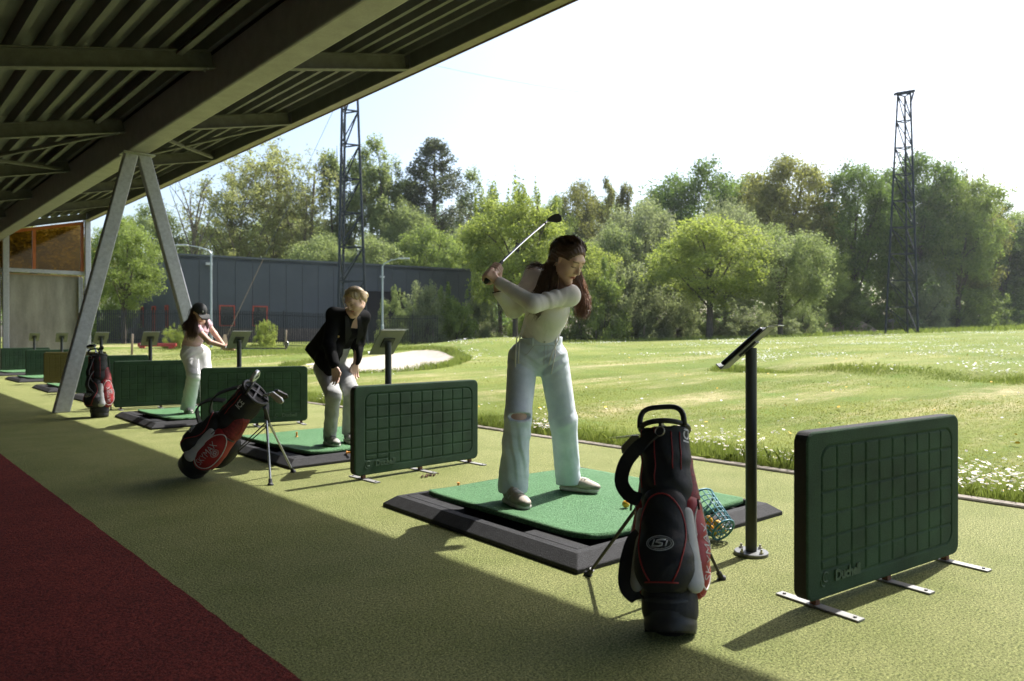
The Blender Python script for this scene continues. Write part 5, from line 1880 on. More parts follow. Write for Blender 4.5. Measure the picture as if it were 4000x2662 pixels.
def decal_text(name, body, size, field, c, U, V, N, mat, parent, bold=0.0, off=0.002, shear=0.0, outline=False):
    U, V, N = nrm(U), nrm(V), nrm(N)
    o = text_mesh(name, body, size, 0.0, mat, parent, bold=bold, shear=shear)
    me = o.data
    co = np.empty(len(me.vertices) * 3, np.float32)
    me.vertices.foreach_get('co', co)
    co = co.reshape(-1, 3)
    P = np.array(c) + co[:, :1] * U + co[:, 1:2] * V + N * 0.15
    Q = project(field, P, N, off)
    me.vertices.foreach_set('co', Q.astype(np.float32).ravel())
    me.update()
    return o

def decal_line(name, pts2, r, field, c, U, V, N, mat, parent, closed=False, off=0.001):
    U, V, N = nrm(U), nrm(V), nrm(N)
    P = np.array([np.array(c) + U * x + V * y + N * 0.15 for x, y in pts2])
    Q = project(field, P, N, off)
    ok = field.ev((Q - N * off).astype(np.float32)) < 0.004
    if not ok.all():
        closed = False
        Q = Q[ok]
        if len(Q) < 2: return None
    b = MB()
    b.tube([Vector(q) for q in Q], r, 5, closed=closed)
    return b.build(name, mat, parent, smooth=True)

def oval(a, b, n=28, x0=0, y0=0):
    return [(x0 + a * math.cos(2 * math.pi * i / n), y0 + b * math.sin(2 * math.pi * i / n)) for i in range(n)]

def logo(field, c, U, V, N, s, parent):
    decal_line('logo_ring', oval(0.050 * s, 0.029 * s), 0.0016 * s, field, c, U, V, N, LOGOM, parent, True)
    decal_line('logo_ring', oval(0.043 * s, 0.023 * s), 0.0010 * s, field, c, U, V, N, LOGOM, parent, True)
    S_ = [(0.020, 0.012), (0.004, 0.014), (-0.012, 0.011), (-0.014, 0.004), (-0.002, 0.001), (0.012, -0.002), (0.013, -0.009), (0.0, -0.013), (-0.020, -0.012)]
    decal_line('logo_letter', [(x * s + y * s * 0.3, y * s) for x, y in S_], 0.0034 * s, field, c, U, V, N, LOGOM, parent)
    decal_line('logo_stroke', [((-0.024 + 0.3 * y) * s, y * s) for y in (-0.014, 0, 0.014)], 0.0026 * s, field, c, U, V, N, LOGOM, parent)
    decal_line('logo_stroke', [((0.026 + 0.3 * y) * s, y * s) for y in (-0.012, 0, 0.010)], 0.0026 * s, field, c, U, V, N, LOGOM, parent)

def club_head(parent, name, p, d, face, kind, mat):
    """club poking out of the bag: p at the cuff, d along the shaft."""
    p, d, face = Vector(p), Vector(d).normalized(), Vector(face).normalized()
    x = (face - d * face.dot(d)).normalized()
    y = d.cross(x)
    root = MB()
    e = p + d * (0.10 if kind == 'wood' else 0.06)
    MB().cyl(p - d * 0.03, e, 0.0055, n=8).build('club_shaft', SHAFT, parent, smooth=40)
    mt = Matrix(((x.x, y.x, d.x, e.x), (x.y, y.y, d.y, e.y), (x.z, y.z, d.z, e.z), (0, 0, 0, 1)))
    if kind == 'iron':
        out = [(-0.012, -0.012), (0.02, -0.010), (0.055, 0.002), (0.072, 0.022), (0.066, 0.044), (0.040, 0.050), (0.010, 0.030), (-0.012, 0.016)]
        m2 = mt @ Matrix.Rotation(R(90), 4, 'X')
        MB().prism(out, m2 @ Matrix.Translation((0, 0, -0.008)), 0.017).build(name, mat, parent, bevel=0.004, smooth=50)
    elif kind == 'wood':
        MB().ball(e + x * 0.035 + d * 0.012, (0.052, 0.040, 0.024), 16, 10, rot=mt.to_3x3()).build(name, mat, parent, smooth=True)
    else:
        out = [(-0.045, -0.012), (0.0, -0.014), (0.045, -0.012), (0.047, 0.006), (0.038, 0.036), (0.018, 0.056), (-0.018, 0.056), (-0.038, 0.036), (-0.047, 0.006)]
        m2 = mt @ Matrix.Rotation(R(90), 4, 'X')
        MB().prism(out, m2 @ Matrix.Translation((0, 0, -0.010)), 0.022).build(name, mat, parent, bevel=0.005, smooth=50)
        MB().prism([(-0.026, 0.010), (0.026, 0.010), (0.018, 0.030), (-0.018, 0.030)], m2 @ Matrix.Translation((0, 0, -0.0115)), 0.025).build('putter_slot', PLBK, parent)

def band(pts, half, thick, widthdir):
    pts = [np.array(p, float) for p in pts]
    # smooth with catmull
    Q = []
    for i in range(len(pts) - 1):
        p0, p1, p2, p3 = pts[max(i - 1, 0)], pts[i], pts[i + 1], pts[min(i + 2, len(pts) - 1)]
        for k in range(6):
            u = k / 6
            Q.append(0.5 * (2 * p1 + (-p0 + p2) * u + (2 * p0 - 5 * p1 + 4 * p2 - p3) * u * u + (-p0 + 3 * p1 - 3 * p2 + p3) * u ** 3))
    Q.append(pts[-1])
    W, T = [], []
    for i, q in enumerate(Q):
        t = nrm(Q[min(i + 1, len(Q) - 1)] - Q[max(i - 1, 0)])
        w = nrm(np.array(widthdir) - np.dot(widthdir, t) * t)
        W.append(w * half); T.append(np.cross(t, w) * thick)
    return MB().strip(Q, W, T)

def golf_bag(lab, base, top, front, feet=None, mirror=1, L=0.80, strap='out', heads=(), girth=1.0, legmat=None):
    """base/top: world centres of the bottom and of the cuff; front: world direction of the logo pocket."""
    base, top = Vector(base), Vector(top)
    z = (top - base).normalized()
    x = Vector(front); x = (x - z * x.dot(z)).normalized()
    y = z.cross(x)
    mt = Matrix(((x.x, y.x, z.x, base.x), (x.y, y.y, z.y, base.y), (x.z, y.z, z.z, base.z), (0, 0, 0, 1))) @ Matrix.Diagonal((girth, girth, 1, 1))
    inv = mt.inverted()
    root = empty('golf_bag')
    root.matrix_world = mt
    tag(root, lab, 'golf bag', 'golf bags on the range')
    X, Y, Z = np.eye(3)
    m = mirror
    # main tube
    B = Field()
    B.rc((0, 0, 0.08), (0.004, 0, L + 0.05), 0.094, 0.088, 0.02, X, 0.92)
    B.cut((0, 0, L - 0.02), (0, 0, 1))
    B.warp(folds([((0, 0, 0), (0.2, 0.2, 1), 0.11, 0.0040, (0.05, 0, 0.60), 0.16, 0.3), ((0, 0, 0), (0.4, 0.8, 0.3), 0.07, 0.003, (0.05, 0, 0.5), 0.2, 1.3)]))
    body = grow('bag_body', B, FABK, root, 0.007)
    # moulded base boot
    S = Field()
    S.rc((0, 0, 0.02), (0, 0, 0.10), 0.086, 0.092, 0.02, X, 0.95)
    S.cut((0, 0, 0.0), (0.0, 0, -1))
    S.cut((0, 0, 0.115), (0, 0, 1))
    S.warp(lambda P: (0.0010 * np.sin(P[:, 2] * 170)).astype(np.float32))
    boot = grow('base_boot', S, PLBK, root, 0.006)
    # front pocket with logo
    Fp = Field()
    Fp.rc((0.060, 0, 0.215), (0.050, 0, 0.43), 0.098, 0.076, 0.03, X, 0.80)
    Fp.el((0.088, 0, 0.22), (0.056, 0.088, 0.11), None, 0.04)
    Fp.cut((0, 0, 0.125), (0, 0, -1))
    Fp.warp(folds([((0, 0, 0), (0, 0.7, 0.7), 0.08, 0.0032, (0.12, -0.04, 0.40), 0.10, 0.4), ((0, 0, 0), (0, -0.5, 1), 0.07, 0.0030, (0.12, 0.05, 0.25), 0.08, 1.0)]))
    fp = grow('front_pocket', Fp, FABK, root, 0.006)
    ov = [(0.078 * math.sin(t) * (1 - 0.10 * math.cos(t)), 0.30 + 0.165 * -math.cos(t)) for t in np.linspace(0.55, 2 * math.pi - 0.55, 36)]
    decal_line('piping', ov, 0.0026, Fp, (0, 0, 0), Y, Z, X, PIPE, fp)
    decal_line('piping', [(a, 0.155) for a in np.linspace(-0.055, 0.055, 8)], 0.0026, Fp, (0, 0, 0), Y, Z, X, PIPE, fp)
    logo(Fp, (0, 0, 0.285), Y, Z, X, 0.88, fp)
    # light strips flanking the front pocket
    for s in (-1, 1):
        G = Field()
        G.rc((0.060, s * 0.096, 0.165), (0.052, s * 0.080, 0.40), 0.038, 0.024, 0.01, nrm((0.6, s * 0.8, 0)), 0.52)
        g = grow('grey_panel', G, FABG, root, 0.006)
        Nn = nrm((0.55, s * 0.83, 0))
        Ud = nrm(np.cross(Z, Nn))
        decal_line('piping', [(0.024 * s_, zz) for s_, zz in ((-1, -0.12), (-0.7, 0.0), (-0.2, 0.10), (0.0, 0.115), (0.2, 0.10), (0.7, 0.0), (1, -0.12))], 0.0022, G, (0.056, s * 0.075, 0.29), Ud, Z, Nn, PIPE, g)
    # red side pockets, an apparel pocket above one of them
    for s in (-1, 1):
        P_ = Field()
        P_.rc((-0.022, s * 0.070, 0.22), (-0.022, s * 0.066, 0.43), 0.070, 0.064, 0.03, Y, 0.78)
        P_.el((-0.022, s * 0.088, 0.26), (0.064, 0.044, 0.15), None, 0.04)
        P_.cut((0, 0, 0.115), (0, 0, -1))
        P_.warp(folds([((0, 0, 0), (0.5, 0, 1), 0.09, 0.003, (0, s * 0.12, 0.28), 0.11, 0.7)]))
        rp = grow('side_pocket', P_, FABR, root, 0.006)
        Nn = np.array((0, s, 0.0)); Ud = np.array((-s, 0, 0.0))
        rim = [(0.058 * math.cos(t), 0.29 + 0.155 * math.sin(t) - 0.012 * math.cos(2 * t)) for t in np.linspace(0, 2 * math.pi, 41)[:-1]]
        decal_line('piping', rim, 0.0030, P_, (-0.012, 0, 0), Ud, Z, Nn, PIPW, rp, True)
        rim2 = [(0.066 * math.cos(t), 0.29 + 0.166 * math.sin(t)) for t in np.linspace(math.pi, 2 * math.pi, 21)]
        decal_line('piping', rim2, 0.0028, P_, (-0.012, 0, 0), Ud, Z, Nn, PIPE, rp)
        decal_text('lettering', 'SKYMAX', 0.052, P_, (-0.012 + 0.012 * s, 0, 0.275), Z, -Ud, Nn, LOGOM, rp, bold=-0.0006, off=0.0022)
        logo(P_, (-0.012 - 0.020 * s, 0, 0.315), Z, -Ud, Nn, 0.62, rp)
        # upper apparel pocket
        U_ = Field()
        U_.rc((-0.030, s * 0.056, 0.47), (-0.026, s * 0.050, 0.60), 0.062, 0.046, 0.03, Y, 0.90)
        up_ = grow('upper_pocket', U_, FABR2, root, 0.006)
        decal_line('zip', [(a, 0.450 - 0.10 * a) for a in np.linspace(-0.062, 0.062, 9)], 0.0075, U_, (-0.010, 0, 0), Ud, Z, Nn, PLBK, up_)
        decal_line('piping', [(0.060 * math.cos(t), 0.50 + 0.135 * math.sin(t)) for t in np.linspace(0.05, math.pi - 0.05, 20)], 0.0024, U_, (-0.008, 0, 0), Ud, Z, Nn, PIPE, up_)
        MB().bar(Vector((0.045, s * 0.115, 0.452)), Vector((0.048, s * 0.118, 0.415)), 0.007, 0.004).build('zip_pull', PLBK, up_)
    RP = Field()
    RP.el((-0.085, 0, 0.27), (0.062, 0.070, 0.15), None, 0.03)
    grow('rear_pocket', RP, FABK, root, 0.007)
    # panel piping on the upper tube and the small lettering
    for s in (-1, 1):
        decal_line('piping', [(s * 0.020, zz) for zz in np.linspace(0.56, 0.76, 8)], 0.0020, B, (0, 0, 0), Y, Z, nrm((0.8, 0.6 * m, 0)), PIPE, body)
        decal_line('piping', [(s * 0.042, zz) for zz in np.linspace(0.50, 0.76, 8)], 0.0020, B, (0, 0, 0), Y, Z, nrm((0.8, -0.6 * m, 0)), PIPE, body)
    Nt = nrm((0.35, m * 0.93, 0))
    decal_text('lettering', 'ICE', 0.046, B, (0, 0, 0.70), Z, -np.cross(Z, Nt), Nt, LOGOM, body, bold=0.001)
    # cuff, dividers, handle
    c = MB()
    cu = [(0.084 * math.cos(a) * 0.95 + 0.004, 0.086 * math.sin(a), L - 0.012 + 0.010 * math.cos(a)) for a in np.linspace(0, 2 * math.pi, 33)[:-1]]
    c.tube(cu, 0.0105, 8, closed=True, flat=1.0)
    cuff = c.build('top_cuff', PLBK, root, smooth=True)
    MB().bar((0.084, 0, L - 0.016), (-0.080, 0, L - 0.016), 0.010, 0.03).build('divider', PLBK, cuff)
    MB().bar((0, 0.084, L - 0.017), (0, -0.084, L - 0.017), 0.010, 0.03).build('divider', PLBK, cuff)
    hpts = []
    for i in range(17):
        t = i / 16
        a = math.pi * t
        yy = 0.080 * math.copysign(abs(math.cos(a)) ** 0.55, math.cos(a))
        hpts.append((0.050, yy, L - 0.015 + 0.078 * math.sin(a) ** 0.6))
    MB().tube(hpts, 0.0105, 8, flat=0.8).build('top_handle', PLBK, root, smooth=True)
    MB().tube([(0.090 + 0.006 * math.cos(a), 0.018 * math.cos(a), L - 0.045 + 0.018 * math.sin(a)) for a in np.linspace(0, 6.283, 17)[:-1]], 0.0022, 6, closed=True).build('metal_ring', BOLTM, root, smooth=True)
    # straps
    s = -m
    if strap == 'out':
        band([(0.085, 0.02 * s, L - 0.05), (0.09, s * 0.075, L - 0.10), (0.06, s * 0.130, L - 0.15), (0.05, s * 0.150, L - 0.22), (0.06, s * 0.120, L - 0.275), (0.07, s * 0.080, L - 0.295)], 0.025, 0.0045, (0.15, 1, 0.25)).build('shoulder_strap', FABK, root, smooth=60)
        band([(0.07, s * 0.080, L - 0.42), (0.06, s * 0.110, L - 0.45), (0.05, s * 0.135, L - 0.53), (0.05, s * 0.135, L - 0.60), (0.04, s * 0.105, L - 0.635), (0.02, s * 0.09, L - 0.63)], 0.025, 0.0045, (0.15, 1, 0.25)).build('shoulder_strap', FABK, root, smooth=60)
    else:
        band([(0.088, 0.02 * s, L - 0.06), (0.125, s * 0.03, L - 0.14), (0.155, s * 0.03, L - 0.24), (0.125, s * 0.03, L - 0.34), (0.10, s * 0.04, L - 0.36)], 0.022, 0.004, (0, 1, 0)).build('shoulder_strap', FABK, root, smooth=60)
        band([(0.10, 0.03 * s, L - 0.22), (0.165, s * 0.05, L - 0.30), (0.185, s * 0.05, L - 0.40), (0.14, s * 0.05, L - 0.47), (0.115, s * 0.05, L - 0.49)], 0.022, 0.004, (0, 1, 0)).build('shoulder_strap', FABK, root, smooth=60)
    # stand legs
    for k, s in enumerate((-1, 1)):
        if feet is not None:
            hinge = Vector((-0.092, s * 0.030, L - 0.075))
            f = inv @ Vector(feet[k])
            d = (f - hinge).normalized()
            mid = hinge + (f - hinge) * 0.17
            MB().bar(hinge + Vector((0.01, 0, 0.03)), mid, 0.026, 0.020).build('leg_hinge', PLBK, root, bevel=0.004)
            lg = MB().tube([mid - d * 0.03, hinge + (f - hinge) * 0.62, f - d * 0.02], [0.0075, 0.0072, 0.0062], 10).build('stand_leg', legmat or LEGM, root, smooth=40)
            wz = inv.to_3x3() @ Vector((0, 0, 1))
            MB().tube([f - d * 0.035, f - d * 0.010, f + wz * 0.004, f], [0.011, 0.012, 0.018, 0.019], 10).build('leg_foot', PLBK, lg, smooth=40)
            MB().tube([Vector((-0.09, s * 0.02, 0.10)), Vector((-0.13, s * 0.025, 0.30)), hinge + (f - hinge) * 0.20], 0.0035, 6).build('actuator_rod', PLBK, root)
        else:
            MB().tube([(-0.100, s * 0.035, L - 0.06), (-0.108, s * 0.035, 0.07)], 0.0070, 8).build('stand_leg', PLBK, root, smooth=40)
    for p, d, face, kind, mat in heads:
        club_head(root, 'club_head', p, d, face, kind, mat)
    return root

DARKM = M('club_wood_black', (0.02, 0.02, 0.022), 0.25, 0.3, var=0.1, coat=0.4)
SATIN = M('club_satin', (0.55, 0.55, 0.54), 0.3, 0.9, var=0.1)
golf_bag('black golf bag with oval logo on its stand in the foreground, seen from behind',
         (2.15, 1.545, 0.006), (2.375, 1.735, 0.700), (-0.90, -0.44, 0), feet=((2.795, 1.745, 0.003), (2.41, 2.165, 0.003)), mirror=1, L=0.745, girth=1.06, legmat=PLBK,
         heads=(((-0.01, -0.050, 0.70), (0.0, -1, 0.10), (0.2, 0, -1), 'iron', SATIN),))
golf_bag('red and black golf bag leaning on its stand with white lettering',
         (1.90, 5.615, 0.062), (2.215, 5.14, 0.655), (-0.50, 0.05, 0.75), feet=((2.215, 4.945, 0.003), (2.55, 5.295, 0.003)), mirror=1, L=0.80, girth=1.30, strap='back',
         heads=(((0.045, 0.02, 0.83), (0.25, 0.0, 1), (0.2, 1, 0), 'putter', SATIN), ((-0.04, 0.03, 0.82), (-0.45, 0.10, 1), (-1, 0.2, 0), 'iron', SATIN), ((-0.05, -0.02, 0.82), (-0.6, -0.1, 1), (-1, -0.4, 0), 'iron', DARKM)))
golf_bag('black and red golf bag standing upright beside the leaning steel column',
         (2.43, 10.47, 0.004), (2.425, 10.53, 0.80), (-0.85, -0.45, 0), feet=None, mirror=-1, L=0.80, girth=1.22, strap='in',
         heads=(((0.03, 0.05, 0.80), (0.1, 0.3, 1), (0.3, 1, 0), 'iron', HEADM), ((0.0, -0.03, 0.80), (0, -0.15, 1), (0.3, -1, 0), 'wood', DARKM), ((-0.03, -0.05, 0.81), (0, -0.35, 1), (0.2, -1, 0), 'wood', DARKM)))

# ---------------------------------------------------------------- warehouse behind the fence
def tz(x, y): return float(terrain(x, y))
WALLM = M('cladding_anthracite', (0.056, 0.064, 0.074), 0.5, 0.1, var=0.10, vs=0.6, fine=0.05, fs=3)
PLINTH = M('plinth_brick', (0.14, 0.11, 0.09), 0.9, var=0.25, vs=3, fine=0.3, fs=14)
WFRAME = M('window_frame_red', (0.40, 0.055, 0.025), 0.5, var=0.1)
GLASSM = M('window_glass', (0.018, 0.022, 0.022), 0.06, var=0.3, vs=1.0, spec=0.8)
DARKIN = M('door_dark', (0.012, 0.012, 0.012), 0.9)
COPM = M('roof_coping', (0.09, 0.10, 0.11), 0.5, 0.2)
bld = empty('warehouse')
tag(bld, 'long anthracite clad warehouse with red framed windows behind the fence', 'building')
A_, B_, C_ = Vector((16.64, 51.06, 0)), Vector((36.58, 47.56, 0)), Vector((16.06, 57.93, 0))
A_.z = 0.45
ab = (B_ - A_); ab.z = 0; ab.normalize()
ac = (C_ - A_); ac.z = 0; ac.normalize()
HT = 5.85
def wall_panels(p, d, length, n, skip=()):
    nrm_ = Vector((d.y, -d.x, 0))
    if nrm_.dot(p) > 0: nrm_ = -nrm_
    w = length / n
    for i in range(n):
        z0 = 1.05
        for s in skip:
            if s[0] <= i < s[1]: z0 = s[2]
        a = p + d * (i * w + 0.012)
        b = p + d * ((i + 1) * w - 0.012)
        c = (a + b) / 2 - nrm_ * 0.05
        m = MB()
        rot = Matrix((( d.x, -nrm_.x, 0), (d.y, -nrm_.y, 0), (0, 0, 1)))
        m.box((c.x, c.y, A_.z + (z0 + HT) / 2), ((b - a).length, 0.10, HT - z0), rot)
        m.build('wall_panel', WALLM, bld)
    # backing, plinth and coping
    c = p + d * (length / 2) - nrm_ * 0.20
    rot = Matrix((( d.x, -nrm_.x, 0), (d.y, -nrm_.y, 0), (0, 0, 1)))
    MB().box((c.x, c.y, A_.z + HT / 2 - 0.3), (length, 0.14, HT + 0.4), rot).build('wall_backing', DARKIN, bld)
    c = p + d * (length / 2) - nrm_ * 0.04
    MB().box((c.x, c.y, A_.z + 0.2), (length, 0.12, 1.68), rot).build('plinth', PLINTH, bld)
    c = p + d * (length / 2) - nrm_ * 0.06
    MB().box((c.x, c.y, A_.z + HT + 0.06), (length + 0.1, 0.26, 0.12), rot).build('coping', COPM, bld)
    return nrm_, rot
LAB = 22.0
nb_, rb_ = wall_panels(A_, ab, LAB, 19, skip=((11, 14, 3.9),))
na_, ra_ = wall_panels(A_, ac, 9.0, 8)
def opening(p, d, nn, rot, s0, s1, z0, z1, door=False, frame=True):
    c = p + d * ((s0 + s1) / 2)
    w, h = s1 - s0, z1 - z0
    zc = A_.z + (z0 + z1) / 2
    f = nn * 0.02
    m = MB()
    if frame:
        for dx, sx, dz, sz in ((-w / 2 + 0.04, 0.08, 0, h), (w / 2 - 0.04, 0.08, 0, h), (0, w - 0.16, h / 2 - 0.04, 0.08), (0, w - 0.16, -h / 2 + 0.04, 0.08)):
            m.box((c.x + d.x * dx + f.x, c.y + d.y * dx + f.y, zc + dz), (sx, 0.14, sz), rot)
        fr = m.build('window', WFRAME, bld)
    else:
        fr = bld
    m = MB().box((c.x + nn.x * 0.01, c.y + nn.y * 0.01, zc), (w - (0.16 if frame else 0), 0.04, h - (0.16 if frame else 0)), rot)
    m.build('pane' if frame else 'door_opening', GLASSM if frame else DARKIN, fr)
    if frame and not door:
        MB().box((c.x + nn.x * 0.06, c.y + nn.y * 0.06, zc - h / 2 - 0.04), (w + 0.1, 0.2, 0.05), rot).build('sill', COPM, fr)
for s0 in (2.42, 4.62): opening(A_, ab, nb_, rb_, s0, s0 + 1.02, 1.16, 2.60)
opening(A_, ab, nb_, rb_, 12.0, 15.3, 0.12, 3.85, frame=False)
opening(A_, ac, na_, ra_, 1.9, 2.35, 1.1, 2.6); opening(A_, ac, na_, ra_, 4.0, 4.6, 0.75, 2.6, door=True); opening(A_, ac, na_, ra_, 6.2, 6.7, 1.1, 2.6)
c = A_ + ab * 1.75 + nb_ * 0.16
MB().box((c.x, c.y, A_.z + 5.35), (0.42, 0.22, 0.16), rb_).build('wall_lamp', M('lamp_box', (0.5, 0.5, 0.5), 0.5), bld)
c = A_ + ab * 14.2 + nb_ * 0.10
MB().box((c.x, c.y, A_.z + 5.0), (0.34, 0.16, 0.14), rb_).build('wall_lamp', MATS['lamp_box'], bld)
# roof slab
q = [A_, A_ + ab * LAB, A_ + ab * LAB + ac * 14, A_ + ac * 14]
MB().add([(v.x, v.y, A_.z + HT - 0.25) for v in q] + [(v.x, v.y, A_.z + HT - 0.05) for v in q], [(3, 2, 1, 0), (4, 5, 6, 7), (0, 1, 5, 4), (1, 2, 6, 5), (2, 3, 7, 6), (3, 0, 4, 7)]).build('roof', COPM, bld)

# road and yard in front of the warehouse
p0, p1 = Vector((9.62, 61.47, 0)), Vector((32.68, 44.61, 0))
rd = []
for i in range(25):
    t = i / 24
    for dd in (0, 1):
        P = p0.lerp(p1, t) + Vector((-0.55, -0.83, 0)) * (3.6 * dd - 0.4)
        rd.append((P.x, P.y, tz(P.x, P.y) + 0.03))
me = bpy.data.meshes.new('road')
me.from_pydata(rd, [], [(2 * i, 2 * i + 2, 2 * i + 3, 2 * i + 1) for i in range(24)])
tag(link('road', me, M('asphalt_pale', (0.22, 0.21, 0.20), 0.9, var=0.12, vs=1.5, fine=0.15, fs=40)), kind='structure')

# ---------------------------------------------------------------- picket fence
IRON = M('fence_iron', (0.012, 0.014, 0.016), 0.5, 0.2, var=0.1)
fen = empty('metal_fence', (11.62, 49.53, 0))
tag(fen, 'dark metal picket fence between the field and the warehouse', 'fence')
f0, f1 = Vector((11.17, 48.59, 0)), Vector((28.43, 38.34, 0))
fd = (f1 - f0); FLEN = fd.length; fd.normalize()
pk = MB().box((0, 0, 0.96), (0.028, 0.028, 1.92), Matrix.Rotation(math.atan2(fd.y, fd.x), 3, 'Z'))
pk.box((0, 0, 1.95), (0.012, 0.012, 0.08))
pk_me = MB().box((0, 0, 0.98), (0.052, 0.052, 1.96), Matrix.Rotation(math.atan2(fd.y, fd.x), 3, 'Z')).mesh('picket', IRON)
po_me = MB().box((0, 0, 1.04), (0.08, 0.08, 2.08), Matrix.Rotation(math.atan2(fd.y, fd.x), 3, 'Z')).mesh('fence_post', IRON)
off = fen.location.copy()
npk = min(200, int(FLEN / 0.105))
gap = FLEN / npk
for i in range(npk):
    P = f0 + fd * (i * gap)
    z = tz(P.x, P.y) + 0.06
    if i % 25 == 0:
        link('fence_post', po_me, None, fen, (P.x - off.x, P.y - off.y, z - 0.05))
    else:
        link('picket', pk_me, None, fen, (P.x - off.x, P.y - off.y, z))
for k in range(0, npk, 25):
    P0, P1 = f0 + fd * (k * gap + 0.04), f0 + fd * (min(k + 25, npk) * gap - 0.04)
    for zz in (0.26, 1.80):
        MB().bar((P0.x - off.x, P0.y - off.y, tz(P0.x, P0.y) + zz), (P1.x - off.x, P1.y - off.y, tz(P1.x, P1.y) + zz), 0.045, 0.040).build('fence_rail', IRON, fen)

# ---------------------------------------------------------------- street lamps
LAMPM = M('lamp_pole', (0.36, 0.40, 0.42), 0.45, 0.4, var=0.1)
def street_lamp(lab, x, y, h, dx, dy, arm):
    z = tz(x, y)
    root = empty('street_lamp', (x, y, z))
    tag(root, lab, 'street lamp', 'street lamps by the fence')
    MB().tube([(0, 0, 0), (0, 0, 1.4), (0, 0, 1.42), (0, 0, h)], [0.085, 0.085, 0.062, 0.050], 12).build('pole', LAMPM, root, smooth=40)
    d = Vector((dx, dy, 0)).normalized()
    MB().tube([(0, 0, h - 0.02), d * 0.12 + Vector((0, 0, h + 0.14)), d * (arm * 0.5) + Vector((0, 0, h + 0.34)), d * arm + Vector((0, 0, h + 0.45))], [0.045, 0.042, 0.035, 0.030], 8).build('arm', LAMPM, root, smooth=40)
    e = d * (arm + 0.30) + Vector((0, 0, h + 0.45))
    rot = Matrix.Rotation(math.atan2(d.y, d.x), 3, 'Z')
    MB().box(e, (0.70, 0.22, 0.09), rot).build('lamp_head', M('lamp_head', (0.5, 0.52, 0.52), 0.4, 0.2), root, bevel=0.03)
street_lamp('grey street lamp with a long arm in front of the warehouse, left of the fence', 15.56, 42.59, 5.35, -0.74, 0.67, 1.35)
street_lamp('grey street lamp with a short arm behind the blazer woman', 24.39, 38.63, 5.0, 0.74, -0.67, 1.0)

# ---------------------------------------------------------------- net towers
TOWM = M('tower_steel', (0.014, 0.020, 0.027), 0.45, 0.3, var=0.15)
def tower(lab, x, y, h, rz, w0=1.5, w1=0.62, head=True):
    z = tz(x, y)
    root = empty('net_tower', (x, y, z), rz)
    tag(root, lab, 'tower', 'lattice net towers round the field')
    def leg(k, t):
        b0 = [(-0.62, 0.0), (0.38, -0.36), (0.38, 0.36)][k]
        b1 = [(-0.30, 0.0), (0.34, -0.34), (0.34, 0.34)][k]
        a = (b0[0] * w0, b0[1] * w0); c = (b1[0] * w1, b1[1] * w1)
        return Vector((a[0] + (c[0] - a[0]) * t + (0.0), a[1] + (c[1] - a[1]) * t, h * t))
    for k in range(3):
        MB().tube([leg(k, 0), leg(k, 1)], [0.085, 0.065], 8).build('tower_leg', TOWM, root, smooth=40)
    n = 9
    for i in range(n + 1):
        t = i / n
        for k in range(3):
            a, c = leg(k, t), leg((k + 1) % 3, t)
            if i > 0: MB().bar(a, c, 0.07, 0.07).build('tower_strut', TOWM, root)
            if i < n:
                c2 = leg((k + 1) % 3, (i + 1) / n)
                if k == 0: a, c2 = leg(0, (i + 1) / n), leg(1, t)
                MB().bar(a, c2, 0.06, 0.06).build('tower_brace', TOWM, root)
    for i in range(1, int(h / 0.6)):
        t = i * 0.6 / h
        MB().bar(leg(1, t), leg(2, t), 0.02, 0.02).build('ladder_rung', TOWM, root)
    if head:
        MB().bar((-0.55, 0, h + 0.05), (0.85, 0, h + 0.28), 0.30, 0.16).build('head_beam', TOWM, root)
        MB().bar((0.55, 0, h - 0.75), (0.80, 0, h + 0.15), 0.08, 0.10).build('head_strut', TOWM, root)
    return root
TL = Vector((21.67, 37.73, 0)); TR = Vector((56.32, 20.47, 0)); TF = Vector((113.28, 25.52, 0))
tower('dark lattice net tower rising behind the blazer woman past the roof edge', TL.x, TL.y, 17.6, R(-42.2 + 180), 1.55, 1.0)
tower('tall dark lattice net tower on the right with a slanted top beam', TR.x, TR.y, 17.1, R(-42.2), 1.95, 1.10)
tower('distant dark lattice net tower cut by the right picture edge', TF.x, TF.y, 17.0, R(-42.2 + 8), 2.0, 1.1)

CABLE = M('cable_dark', (0.10, 0.11, 0.12), 0.6)
def cable(lab, a, b, sag, r=0.012, n=24, name='net_cable'):
    a, b = Vector(a), Vector(b)
    pts = []
    for i in range(n + 1):
        t = i / n
        p = a.lerp(b, t)
        p.z -= sag * 4 * t * (1 - t)
        pts.append(p)
    o = MB().tube(pts, r, 5).build(name, CABLE)
    tag(o, lab, 'cable')
    return pts
zl, zr, zf = tz(TL.x, TL.y) + 17.5, tz(TR.x, TR.y) + 16.6, tz(TF.x, TF.y) + 16.6
cable('thin sagging cable across the white sky between the two lattice towers', (TL.x, TL.y, zl), (TR.x - 0.3, TR.y, zr), 1.6, 0.008)
tc_ = cable('thin net cable dropping from the right tower towards the right picture edge', (TR.x + 0.5, TR.y - 0.4, zr), (TF.x, TF.y, zf), 3.2, 0.016)
def net_material():
    m = bpy.data.materials.new('net_mesh')
    m.use_nodes = True
    n, l = m.node_tree.nodes, m.node_tree.links
    n.clear()
    o = n.new('ShaderNodeOutputMaterial')
    t = n.new('ShaderNodeBsdfTransparent')
    d = n.new('ShaderNodeBsdfDiffuse'); d.inputs[0].default_value = (0.16, 0.18, 0.20, 1)
    x = n.new('ShaderNodeMixShader'); x.inputs[0].default_value = 0.05
    l.new(t.outputs[0], x.inputs[1]); l.new(d.outputs[0], x.inputs[2]); l.new(x.outputs[0], o.inputs[0])
    return m
vs, fs = [], []
for i, p in enumerate(tc_):
    g = tz(p.x, p.y) + 0.3
    for k in range(7): vs.append((p.x, p.y, p.z + (g - p.z) * k / 6))
